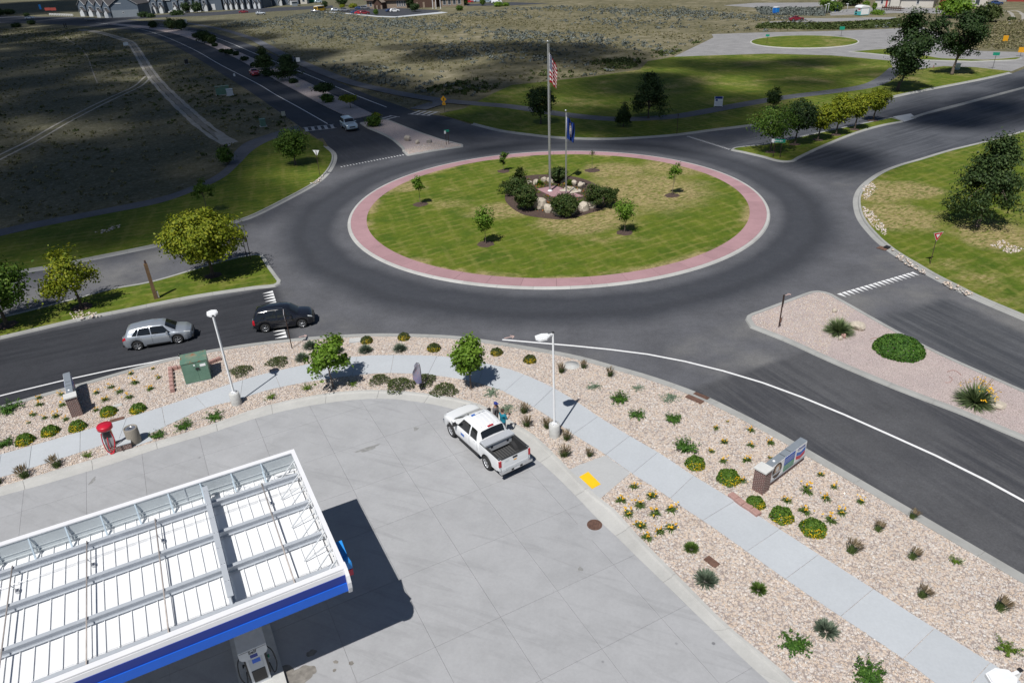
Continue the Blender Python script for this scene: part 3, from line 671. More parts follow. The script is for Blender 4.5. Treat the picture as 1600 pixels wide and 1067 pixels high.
# ------------------------------------------------------------------ gravel stones as real geometry
rng = np.random.default_rng(7)
OCT = np.array([(1, 0, 0), (0, 1, 0), (-1, 0, 0), (0, -1, 0), (0, 0, 1), (0, 0, -1.0)])
OCF = np.array([(0, 1, 4), (1, 2, 4), (2, 3, 4), (3, 0, 4), (1, 0, 5), (2, 1, 5), (3, 2, 5), (0, 3, 5)])
def rot_rand(n, rg, tilt=1.0):
    q = rg.normal(size=(n, 4)); q[:, 1:3] *= tilt; q /= np.linalg.norm(q, axis=1)[:, None]; w, x, y, z = q.T
    return np.stack([np.stack([1 - 2 * (y * y + z * z), 2 * (x * y - z * w), 2 * (x * z + y * w)], -1),
                     np.stack([2 * (x * y + z * w), 1 - 2 * (x * x + z * z), 2 * (y * z - x * w)], -1),
                     np.stack([2 * (x * z - y * w), 2 * (y * z + x * w), 1 - 2 * (x * x + y * y)], -1)], 1)
def stones(name, poly, dens, s0, s1, z, m, holes=(), seed=0):
    rg = np.random.default_rng(seed); poly = np.asarray(poly); lo, hi = poly.min(0), poly.max(0)
    n = int(np.prod(hi - lo) * dens); P = rg.uniform(lo, hi, (n, 2)); P = P[inside(P, poly)]
    q, w = PX(np.c_[P, np.zeros(len(P))]); k = (w > 1) & (q[:, 0] > -60) & (q[:, 0] < 1660) & (q[:, 1] < 1110) & (q[:, 1] > -20); P = P[k]
    for h in holes: P = P[~inside(P, h)]
    n = len(P); sz = rg.uniform(s0, s1, n) * rg.uniform(0.7, 1.25, n)
    V = OCT[None] * (1 + rg.uniform(-.3, .3, (n, 6, 1))) * np.stack([sz, sz * rg.uniform(.6, .9, n), sz * rg.uniform(.4, .7, n)], -1)[:, None]
    V = np.einsum('nij,nkj->nki', rot_rand(n, rg, 0.35), V)
    V[:, :, :2] += P[:, None]; V[:, :, 2] += z + (sz * rg.uniform(0.05, 0.35, n))[:, None]
    F = (OCF[None] + 6 * np.arange(n)[:, None, None]).reshape(-1, 3)
    return mk(name, indexed_mesh(name, V.reshape(-1, 3), F), m, kind='stuff')
BED = np.vstack([offset(resample(E_SW, 1.0), -0.74), gl('1800,1100 1300,1120'), offset(resample(K_TOP, 1.0), 0.10)[::-1]])
stones('gravel_stones', BED, 150, 0.030, 0.060, 0.125, MT['stone'], [WALKP, RAMP, VAC], 1)
SPL = gl('1342,478 1300,530 1288,575'); L_ = np.vstack([SPL, gl('1000,600 1000,400 1300,400')]); R_ = np.vstack([SPL, gl('1700,800 1700,400 1300,400')])
ISEI = offset(ISE, .12)
stones('median_cobbles', ISEI, 110, 0.036, 0.062, 0.12, MT['stone'], [R_], 2)
stones('median_chippings', ISEI, 80, 0.026, 0.042, 0.12, MT['pinkstone'], [L_], 3)
for i, q in enumerate(BARE): stones('pale_stones', q, 26, .05, .16, .115, MT['stone'], (), 20 + i)
stones('median_cobbles', gl('629.5,237 637,243 678,235.5 722,229.5 690,221.5 664,226'), 40, 0.06, 0.10, 0.12, MT['stone'], (), 4)
# ------------------------------------------------------------------ shared small-item materials
MT['white'] = plain('white_paint', (0.80, 0.81, 0.82), 0.45, 0, 0.04, 3)
MT['steel_white'] = plain('galvanised_white', (0.60, 0.62, 0.64), 0.5, 0.1, 0.08, 4)
MT['alu'] = plain('aluminium', (0.62, 0.63, 0.65), 0.32, 0.85, 0.06, 5)
MT['black'] = plain('black_plastic', (0.018, 0.018, 0.02), 0.55, 0, 0.1, 5)
MT['dark'] = plain('dark_metal', (0.035, 0.034, 0.036), 0.5, 0.3, 0.1, 5)
MT['rubber'] = plain('tyre_rubber', (0.022, 0.022, 0.023), 0.85, 0, 0.15, 20)
MT['rust'] = plain('rusty_steel', (0.17, 0.095, 0.07), 0.85, 0.2, 0.4, 6)
MT['rust_post'] = plain('weathered_post', (0.065, 0.038, 0.030), 0.85, 0.1, 0.4, 8)
MT['red'] = plain('red_paint', (0.52, 0.012, 0.035), 0.35, 0, 0.06, 4)
MT['green_box'] = None
MT['blue_d'] = plain('dark_blue_band', (0.012, 0.035, 0.26), 0.4, 0, 0.05, 2)
MT['blue_b'] = plain('bright_blue_band', (0.008, 0.115, 0.62), 0.4, 0, 0.05, 2)
MT['blue_l'] = plain('light_blue_sign', (0.02, 0.26, 0.72), 0.35, 0, 0.05, 2)
MT['sign_green'] = plain('sign_green', (0.01, 0.26, 0.17), 0.4, 0, 0.05, 3)
MT['sign_yellow'] = plain('sign_yellow', (0.70, 0.33, 0.01), 0.45, 0, 0.05, 3)
MT['conc_grey'] = plain('cast_concrete', (0.50, 0.50, 0.485), 0.9, 0, 0.12, 4, 0.15, 40)
MT['aggregate'] = plain('exposed_aggregate', (0.27, 0.245, 0.205), 0.9, 0, 0.35, 45, 0.4, 60)
MT['boulder'] = plain('pale_boulder', (0.50, 0.44, 0.36), 0.9, 0, 0.25, 3.5, 0.6, 9)
MT['rockgrey'] = plain('grey_boulder', (0.36, 0.33, 0.30), 0.9, 0, 0.3, 4, 0.6, 9)
MT['block'] = plain('red_edging_block', (0.40, 0.24, 0.21), 0.9, 0, 0.15, 6, 0.3, 30)
MT['glass'] = plain('dark_glass', (0.012, 0.014, 0.016), 0.06, 0, 0.05, 2, spec=0.8)
MT['bark'] = plain('grey_bark', (0.16, 0.125, 0.10), 0.9, 0, 0.3, 7, 0.5, 25)
MT['bark_d'] = plain('dark_bark', (0.085, 0.065, 0.052), 0.9, 0, 0.3, 7, 0.5, 25)
# ------------------------------------------------------------------ labels that single out one of many
LM = {'the brick sign with the round emblem': (1215, 760), 'the brick sign seen end-on': (118, 645), 'the green transformer box': (308, 590),
      'the red air machine': (178, 690), 'the lamp post by the pickup': (866, 680), 'the lamp post by the transformer box': (370, 630),
      'the yellow ramp plate': (921, 754), 'the storm drain': (1094, 617), 'the manhole grate': (929, 821), 'the feather banner': (661, 606),
      'the sidewalk tree beside the banner': (735, 607), 'the sidewalk tree above the banner shadow': None, 'the rusty valve lid': (1112, 878),
      'the concrete bin': (209, 685), 'the white pickup': (760, 690), 'the pale square lid': (556, 534), 'the pale round lid': (893, 571),
      'the red edging blocks': (1172, 792), 'the white vent pipe': (284, 565), 'the two standing people': (778, 662), 'the single lamp head at the walk': (1580, 1090),
      'the leafy tree on the sidewalk strip': (520, 606), 'the black SUV': (447, 505), 'the silver crossover': (250, 530), 'the brown sign post by the black SUV': (456, 545)}
LM = {k: G(*v)[:2] for k, v in LM.items() if v}
RANK = ['nearest', 'second nearest', 'third nearest', 'fourth nearest', 'fifth nearest', 'sixth nearest', 'seventh nearest', 'eighth nearest', 'ninth nearest', 'tenth nearest', 'eleventh nearest', 'twelfth nearest', 'thirteenth nearest', 'fourteenth nearest', 'fifteenth nearest', 'sixteenth nearest']
def single_out(P, phrase, lms=None):
    """phrase + the landmark this one stands nearest to (rank among its own kind)."""
    P = np.asarray(P)[:, :2]; lms = lms or LM; used = set(); out = [None] * len(P)
    cand = []
    for k, c in lms.items():
        d = np.hypot(*(P - c).T); o = d.argsort()
        for r in range(min(len(RANK), len(P))):
            nxt = d[o[r + 1]] if r + 1 < len(P) else d[o[r]] + 9
            cand.append((r * 3 + d[o[r]] * 0.25 - min(nxt - d[o[r]], 1.5), o[r], r, k))
    for _, i, r, k in sorted(cand):
        if out[i] is None: out[i] = '%s %s to %s' % (phrase, RANK[r], k)
    return [x or phrase for x in out]
# ------------------------------------------------------------------ foliage
MT['juniper'] = leafy('juniper_needles', [(0.15, (0.025, 0.075, 0.012)), (0.5, (0.06, 0.145, 0.02)), (0.85, (0.12, 0.23, 0.035))], 0.15)
MT['mound'] = leafy('mound_leaves', [(0.15, (0.045, 0.11, 0.012)), (0.5, (0.10, 0.19, 0.022)), (0.85, (0.18, 0.28, 0.045))], 0.2)
MT['yellowfl'] = leafy('yellow_petals', [(0.2, (0.55, 0.36, 0.005)), (0.8, (0.72, 0.54, 0.02))], 0.1)
MT['lilyfl'] = leafy('golden_petals', [(0.2, (0.75, 0.40, 0.01)), (0.8, (0.85, 0.56, 0.05))], 0.1)
MT['lily'] = leafy('lily_blades', [(0.2, (0.055, 0.12, 0.02)), (0.8, (0.15, 0.22, 0.05))], 0.25)
MT['reed'] = leafy('reed_blades', [(0.2, (0.05, 0.09, 0.022)), (0.8, (0.13, 0.175, 0.055))], 0.2)
MT['reedhead'] = leafy('reed_plumes', [(0.2, (0.13, 0.095, 0.055)), (0.8, (0.30, 0.24, 0.15))], 0.2)
MT['sage'] = leafy('sage_leaves', [(0.15, (0.075, 0.115, 0.07)), (0.6, (0.165, 0.21, 0.15)), (0.9, (0.26, 0.31, 0.23))], 0.2)
MT['mat'] = leafy('mat_leaves', [(0.2, (0.13, 0.20, 0.13)), (0.8, (0.27, 0.34, 0.24))], 0.2)
MT['olive'] = leafy('olive_leaves', [(0.15, (0.035, 0.05, 0.014)), (0.6, (0.075, 0.105, 0.028)), (0.9, (0.13, 0.15, 0.05))], 0.2)
MT['lime'] = leafy('lime_leaves', [(0.15, (0.075, 0.15, 0.015)), (0.6, (0.15, 0.24, 0.03)), (0.9, (0.25, 0.33, 0.06))], 0.3)
MT['yucca'] = leafy('yucca_blades', [(0.15, (0.08, 0.13, 0.05)), (0.6, (0.18, 0.24, 0.10)), (0.9, (0.30, 0.36, 0.18))], 0.15)
MT['crown_y'] = leafy('yellow_green_leaves', [(0.12, (0.085, 0.13, 0.010)), (0.5, (0.20, 0.245, 0.016)), (0.88, (0.36, 0.36, 0.03))], 0.3)
MT['crown_g'] = leafy('mid_green_leaves', [(0.12, (0.03, 0.075, 0.009)), (0.5, (0.075, 0.145, 0.018)), (0.88, (0.15, 0.22, 0.035))], 0.25)
MT['crown_d'] = leafy('dark_green_leaves', [(0.12, (0.012, 0.03, 0.009)), (0.5, (0.026, 0.055, 0.013)), (0.88, (0.055, 0.09, 0.025))], 0.15)
MT['crown_p'] = leafy('pine_needles', [(0.12, (0.018, 0.040, 0.012)), (0.5, (0.042, 0.075, 0.020)), (0.88, (0.09, 0.13, 0.040))], 0.1)
MT['crown_s'] = leafy('shrub_leaves', [(0.12, (0.018, 0.042, 0.010)), (0.5, (0.045, 0.085, 0.016)), (0.88, (0.11, 0.115, 0.035))], 0.15)
MT['crown_b'] = leafy('bright_green_leaves', [(0.12, (0.06, 0.13, 0.012)), (0.5, (0.14, 0.25, 0.022)), (0.88, (0.23, 0.35, 0.05))], 0.3)
MT['sagebrush'] = leafy('sagebrush', [(0.12, (0.08, 0.098, 0.09)), (0.5, (0.155, 0.175, 0.16)), (0.88, (0.25, 0.265, 0.235))], 0.1, 0.9)
MT['weeds'] = leafy('dry_weeds', [(0.12, (0.09, 0.098, 0.04)), (0.5, (0.19, 0.178, 0.085)), (0.88, (0.36, 0.31, 0.19))], 0.2, 0.9)
def unit(V): return V / np.maximum(np.linalg.norm(V, axis=-1, keepdims=True), 1e-9)
def leaves(C, N, size, rg, asp=0.6, fold=0.0):                  # diamond leaves at C facing roughly N
    n = len(C); N = unit(N + rg.normal(size=(n, 3)) * 0.6); t = unit(np.cross(N, rg.normal(size=(n, 3)))); b = np.cross(N, t)
    s = (np.asarray(size) * rg.uniform(0.65, 1.3, n))[:, None]
    return np.stack([C - t * s * 0.5, C - b * s * asp * 0.5 + N * s * 0.06, C + t * s * 0.5, C + b * s * asp * 0.5 + N * s * 0.06], 1)
def blades(B, D, L, w, rg, bend=0.5, drop=(0, 0, -1)):          # arching strips: two quads each
    n = len(B); D = unit(D); side = unit(np.cross(D, [0, 0, 1.0]) + 1e-4); L = np.asarray(L)[:, None]; w = np.asarray(w)
    w = np.broadcast_to(w, (n,))[:, None]; drop = np.asarray(drop, float)
    m = B + D * L * 0.55; e = B + D * L * (1 - 0.15 * bend) + drop * L * bend * 0.45
    q1 = np.stack([B - side * w, B + side * w, m + side * w * 0.9, m - side * w * 0.9], 1)
    q2 = np.stack([m - side * w * 0.9, m + side * w * 0.9, e + side * w * 0.15, e - side * w * 0.15], 1)
    return np.concatenate([q1, q2])
def dirs(n, rg, z0=0.0, z1=1.0):
    a = rg.uniform(0, 2 * np.pi, n); z = rg.uniform(z0, z1, n); r = np.sqrt(np.maximum(0, 1 - z * z)); return np.c_[r * np.cos(a), r * np.sin(a), z]
def plant_parts(kind, rg):
    """returns [(part name, quads, material)] for a plant of roughly unit radius in metres"""
    out = []
    if kind == 'J':
        br = 34; A = rg.uniform(0, 2 * np.pi, br); L = rg.uniform(0.45, 1.0, br); el = rg.uniform(0.12, 0.75, br); C = []; D = []
        for a, l, e in zip(A, L, el):
            t = rg.uniform(0.1, 1, 34); d = np.array([math.cos(a) * math.cos(e), math.sin(a) * math.cos(e), math.sin(e)])
            C.append(d * (t * l)[:, None] + rg.normal(size=(34, 3)) * 0.055 + np.array([0, 0, 0.05])); D.append(np.tile(d, (34, 1)) * 0.4 + np.array([0, 0, .8]))
        C = np.vstack(C); C[:, 2] = np.abs(C[:, 2]) * 0.75; out.append(('foliage', leaves(C, np.vstack(D), 0.13, rg, 0.45), 'juniper'))
    elif kind == 'Y':
        d = dirs(1300, rg, -0.1, 1); r = 0.86 + 0.14 * rg.random(1300) + 0.07 * np.sin(5 * np.arctan2(d[:, 1], d[:, 0]))
        C = d * r[:, None] * np.array([1, 1, 0.95]); C[:, 2] = np.abs(C[:, 2]) + 0.02; C = np.r_[C, C[:500] * .78]; d = np.r_[d, d[:500]]
        out.append(('foliage', leaves(C, d, 0.18, rg, 0.55), 'mound'))
        f = dirs(420, rg, 0.0, 0.80); k = rg.random(420) < np.where(f[:, 1] + .55 * f[:, 2] < -0.15, 0.9, np.where(f[:, 1] < .3, .10, .02)); f = f[k]
        out.append(('blossoms', leaves(f * np.array([1.0, 1.0, .97]) * (0.98 + 0.05 * rg.random(len(f)))[:, None], f, 0.10, rg, 0.9), 'yellowfl'))
    elif kind == 'D':
        n = 52; d = dirs(n, rg, 0.25, 0.95); out.append(('foliage', blades(rg.normal(size=(n, 3)) * [.1, .1, 0], d, rg.uniform(.8, 1.4, n), 0.05, rg, 0.7), 'lily'))
        n = 9; c = rg.normal(size=(n, 3)) * [.42, .42, .1] + [0, .1, .95]
        q = np.concatenate([leaves(np.repeat(c, 4, 0) + rg.normal(size=(4 * n, 3)) * .05, np.tile([0, -.4, .8], (4 * n, 1)), 0.25, rg, 0.7)]); out.append(('blossoms', q, 'lilyfl'))
    elif kind == 'G':
        n = 120; d = dirs(n, rg, 0.75, 0.99) + np.array([0.0, 0.0, 0.0]); B = rg.normal(size=(n, 3)) * [.12, .12, 0]
        out.append(('foliage', blades(B, d, rg.uniform(.7, 1.15, n), 0.018, rg, 0.35), 'reed'))
        n = 60; d = dirs(n, rg, 0.86, 0.99); B = rg.normal(size=(n, 3)) * [.12, .12, 0] + d * 0.75
        out.append(('seed_heads', blades(B, d, rg.uniform(.5, .85, n), 0.03, rg, 0.3), 'reedhead'))
    elif kind == 'E':
        n = 520; d = dirs(n, rg, 0.0, 1); B = d * rg.uniform(.15, .6, n)[:, None]; 
        out.append(('foliage', blades(B * [1, 1, .9], d + [0, 0, .25], rg.uniform(.35, .55, n), 0.028, rg, 0.15), 'sage'))
    elif kind == 'F':
        br = 26; C = []
        for a in rg.uniform(0, 2 * np.pi, br):
            l = rg.uniform(.5, 1.05); t = rg.uniform(0, 1, 18); C.append(np.c_[np.cos(a) * t * l, np.sin(a) * t * l, 0.1 * (1 - t) + .06] + rg.normal(size=(18, 3)) * [.06, .06, .03])
        C = np.vstack(C); C[:, 2] = np.abs(C[:, 2]); out.append(('foliage', leaves(C, np.tile([0, 0, 1.0], (len(C), 1)), 0.13, rg, 0.5), 'mat'))
    elif kind == 'C':
        n = 900; a = rg.uniform(0, 2 * np.pi, n); r = np.sqrt(rg.random(n)) * (0.85 + .15 * np.sin(3 * a + 1) + .08 * np.sin(7 * a)); C = np.c_[r * np.cos(a), r * np.sin(a), (.30 * (1 - r * r) + .05) * rg.uniform(.5, 1.2, n)]
        C[:, 2] = np.abs(C[:, 2]); out.append(('foliage', leaves(C, np.tile([0, 0, 1.0], (n, 1)), 0.11, rg, 0.6), 'olive'))
    elif kind == 'L':
        br = 22; C = []
        for a, e in zip(rg.uniform(0, 2 * np.pi, br), rg.uniform(.2, 1.0, br)):
            l = rg.uniform(.55, 1.1); t = rg.uniform(.1, 1, 26); C.append(np.c_[np.cos(a) * np.cos(e) * t * l, np.sin(a) * np.cos(e) * t * l, np.sin(e) * t * l * .8 + .05] + rg.normal(size=(26, 3)) * .05)
        C = np.vstack(C); C[:, 2] = np.abs(C[:, 2]); out.append(('foliage', leaves(C, unit(C + [0, 0, .4]), 0.14, rg, 0.45), 'lime'))
    elif kind in 'UV':
        n = 620; d = dirs(n, rg, 0.02, 1); out.append(('foliage', blades(d * .08, d, rg.uniform(.8, 1.12, n), 0.020, rg, 0.12), 'yucca'))
        if kind == 'V':
            n = 26; d = dirs(n, rg, .6, .98); B = d * 0.85; out.append(('flower_spikes', blades(B, d, rg.uniform(.4, .7, n), 0.02, rg, 0.1), 'reedhead'))
            C = np.repeat(d * 1.15, 5, 0) + rg.normal(size=(5 * n, 3)) * .07; out.append(('blossoms', leaves(C, C, .09, rg, .8), 'lilyfl'))
    elif kind == 'B':                                            # clipped juniper dome
        n = 4200; d = dirs(n, rg, 0.0, 1); r = 0.93 + .07 * rg.random(n) + .03 * np.sin(9 * d[:, 0]) * np.sin(8 * d[:, 1]); out.append(('foliage', leaves(np.r_[d * r[:, None], d[:1500] * .88] * [1, 1, .62], np.r_[d, d[:1500]], .10, rg, .6), 'juniper'))
    return out
PLANTS = {
 'J': ('dark green spreading juniper', 'juniper', 'junipers in the gravel beds', '16,640,1.0 7,694,.75 287,667,.72 336,652,.72 246,682,.62 967,625,.80 996,650,.66 1051,656,.72 1072,700,.86 1241,1008,.78 1361,1058,.90'),
 'Y': ('yellow-blossomed round shrub', 'flowering shrub', 'yellow flowering shrubs', '40,690,.52 79,676,.52 122,669,.50 170,646,.50 216,641,.50 1086,727,.52 1138,749,.60 1180,788,.47 1221,808,.56 1270,828,.60'),
 'y': ('small golden mound', 'shrub', 'golden mounds along the walk', '526,535,.46 573,534,.44 631,529,.44 678,546,.48 776,552,.44 828,564,.44'),
 'D': ('small daylily with yellow flowers', 'daylily', 'daylilies in the gravel', '61,623,.28 62,633,.34 98,634,.32 96,617,.28 52,649,.32 70,654,.24 88,651,.34 45,661,.18 103,656,.28 151,615,.30 174,606,.32 187,613,.34 164,626,.36 202,622,.36 211,599,.36 205,585,.28 235,609,.28 150,642,.26 239,577,.20 248,591,.26 235,608,.27 1137,659,.12 1119,670,.26 1173,673,.30 1131,692,.30 1173,697,.28 1204,693,.30 1111,706,.26 1166,720,.32 1130,722,.28 1203,716,.18 1161,752,.28 990,762,.30 1018,777,.38 970,783,.34 1000,791,.36 982,804,.34 1024,804,.38 1049,798,.36 1000,823,.40 1011,841,.34 1031,832,.30 1048,827,.38 1260,768,.42 1303,762,.24 1229,784,.32 1257,800,.38 1290,780,.32 1315,802,.32 1297,815,.36 1345,785,.26 1282,743,.26'),
 'G': ('tuft of brown-plumed reed grass', 'ornamental grass', 'reed grass tufts', '41,746,.62 91,730,.60 -2,757,.5 819,645,.56 823,666,.56 855,669,.52 877,582,.50 912,575,.44 953,588,.48 885,687,.52 882,713,.58 921,713,.40'),
 'g': ('windswept tuft of dark reed grass leaning to the road', 'ornamental grass', 'reed grass tufts', '1370,830,.46 1328,864,.62 1424,810,.42 1422,873,.46 1438,933,.52 1559,953,.60'),
 'E': ('grey-green sage mound', 'sage shrub', 'sage mounds in the gravel', '485,543,.62 472,562,.58 528,549,.5 571,549,.60 625,547,.58 1103,908,.60 1291,986,.55'),
 'e': ('round green mound of fine stems', 'shrub', 'green fine-stemmed mounds', '1080,858,.42 1185,922,.42'),
 'F': ('flat blue-green creeping mat', 'groundcover plant', 'creeping mats in the gravel', '769,615,.66 790,641,.70 930,605,.62 996,607,.52 1048,622,.72'),
 'C': ('low wide olive cotoneaster', 'groundcover shrub', 'cotoneasters along the walk', '377,581,.85 434,567,.85 10,600,.01 593,595,.78 625,604,1.05 664,596,.85 694,611,.95'),
 'L': ('pale lime green spirea', 'shrub', 'lime spireas', '424,622,.50 480,608,.52 551,601,.46 137,713,.42 1493,878,.40 1574,1016,.60'),
}
# a few extra sorts stand on the south-east median
def build_plants():
    for key, (phrase, cat, grp, s) in PLANTS.items():
        L = [tuple(float(v) for v in q.split(',')) for q in s.split()]
        L = [q for q in L if q[2] > 0.05]
        base = {'y': 'Y', 'g': 'G', 'e': 'E'}.get(key, key)
        protos = []
        for k in range(3):
            pp = plant_parts(base, np.random.default_rng(ord(key) * 7 + k))
            mats = {'y': {'foliage': 'olive'}, 'e': {'foliage': 'lily'}}.get(key, {})
            protos.append([(nm, quads_mesh(nm, q), MT[mats.get(nm, mm)]) for nm, q, mm in pp])
        labels = single_out([G(x, y) for x, y, _ in L], phrase)
        rg = np.random.default_rng(ord(key))
        nm = {'J': 'spreading_juniper', 'Y': 'flowering_shrub', 'y': 'golden_mound', 'D': 'daylily', 'G': 'reed_grass', 'g': 'reed_grass', 'E': 'sage_mound', 'e': 'green_mound', 'F': 'creeping_mat', 'C': 'cotoneaster', 'L': 'spirea'}[key]
        for i, (x, y, r) in enumerate(L):
            g = G(x, y, 0.125)
            root = empty(nm, (g[0], g[1], 0.12), rg.uniform(-.5, .5) if key in 'Yy' else rg.uniform(0, 6.3), labels[i], cat, grp)
            root.scale = (r, r, r * rg.uniform(.9, 1.1))
            if key == 'g': root.rotation_euler = (rg.uniform(-.1, .1), 0.75, 0.45 + rg.uniform(-.2, .2))
            if key == 'G' and x < 100: root.rotation_euler = (-0.2, -0.45, 0)
            for pn, me, m in protos[i % 3]: mk(pn, me, m, root, kind='stuff')
build_plants()
ISLM = {'the leaning street sign': G(1217, 510)[:2]}
for (x, y, r, key, nm, lab, cat) in ((1310, 519, 1.05, 'U', 'yucca', 'spiky grey-green yucca beside a pale boulder on the pink gravel', 'yucca'), (1523, 629, 1.15, 'V', 'yucca', 'spiky yucca with yellow flower stalks on the pink gravel', 'yucca'), (1404, 548, 1.55, 'B', 'juniper_dome', 'dense dome-shaped green juniper in the middle of the pink gravel', 'juniper')):
    g = G(x, y, .12); root = empty(nm, (g[0], g[1], .11), 0.3, lab, cat); root.scale = (r, r, r)
    for pn, q, m in plant_parts(key, np.random.default_rng(int(x))): mk(pn, quads_mesh(pn, q), MT[m], root, kind='stuff')
# ------------------------------------------------------------------ boulders and loose rocks
def rock_mesh(seed, sub=2):
    bm = bmesh.new(); bmesh.ops.create_icosphere(bm, subdivisions=sub, radius=1.0); rg = np.random.default_rng(seed)
    pl = [(unit(rg.normal(size=3)), rg.uniform(.55, .9)) for _ in range(9)]
    for v in bm.verts:
        p = np.array(v.co)
        for n, c in pl:
            d = p @ n
            if d > c: p = p - n * (d - c)
        p *= 1 + rg.uniform(-.03, .03); v.co = p
    me = bpy.data.meshes.new('boulder'); bm.to_mesh(me); bm.free(); return me
ROCKS = [rock_mesh(i) for i in range(6)]
def boulder(px, py, w, h, label, m='boulder', d=None, z=0.1, name='boulder', k=0, group=None, rz=None):
    g = G(px, py, z); o = mk(name, ROCKS[k % 6].copy() if m != 'boulder' else ROCKS[k % 6], MT[m], None, (g[0], g[1], z + h * 0.30), rz if rz is not None else px * .7, label=label, cat='rock', group=group)
    o.scale = (w / 2, (d or w * .8) / 2, h * .62); return o
boulder(1337, 514, 1.25, .7, 'large pale boulder right beside the spiky yucca', k=0)
boulder(1312, 531, .45, .35, 'small pale rock below the spiky yucca', k=1); boulder(1318, 528, .42, .4, 'dull red rock leaning by the small pale rock', 'block', k=2)
boulder(1303, 487, .5, .35, 'small pale rock near the upper kerb of the gravel median', k=3)
boulder(1557, 634, 1.3, .45, 'long flat pale boulder beside the flowering yucca', k=4)
boulder(637, 220.5, 1.2, .9, 'big pale boulder on the far gravel median, left of two others', k=5); boulder(653, 224.5, 1.0, .6, 'low grey boulder in the middle of three on the far median', 'rockgrey', k=1); boulder(670, 223.5, 1.1, .7, 'grey boulder nearest the street sign on the far median', 'rockgrey', k=2)
boulder(466, 136, 1.4, .9, 'pale boulder beside the small round shrub under the median pines', k=3); boulder(484, 138, 1.0, .5, 'flat grey rock right of the pale boulder under the median pines', 'rockgrey', k=4)
for i, (x, y) in enumerate(((1330, 516.5),)): pass
# bent drip hoses lying on the gravel
def hose(s, label):
    P = smooth(np.array([G(x, y, .145) for x, y in pts(s)]), 6); b = MB(); b.tube(P, 0.018, 6); b.obj('drip_hose', MT['block'], label=label, cat='hose')
hose('1480,581 1487,578.5 1494,579.5 1502,586', 'dark drip hose arched on the pink gravel, upper of a pair')
hose('1483,588 1488,592 1484,597 1477,597.5', 'dark drip hose curled on the pink gravel, lower of a pair')
hose('1360,530 1366,528 1373,529', 'short drip hose left of the juniper dome')
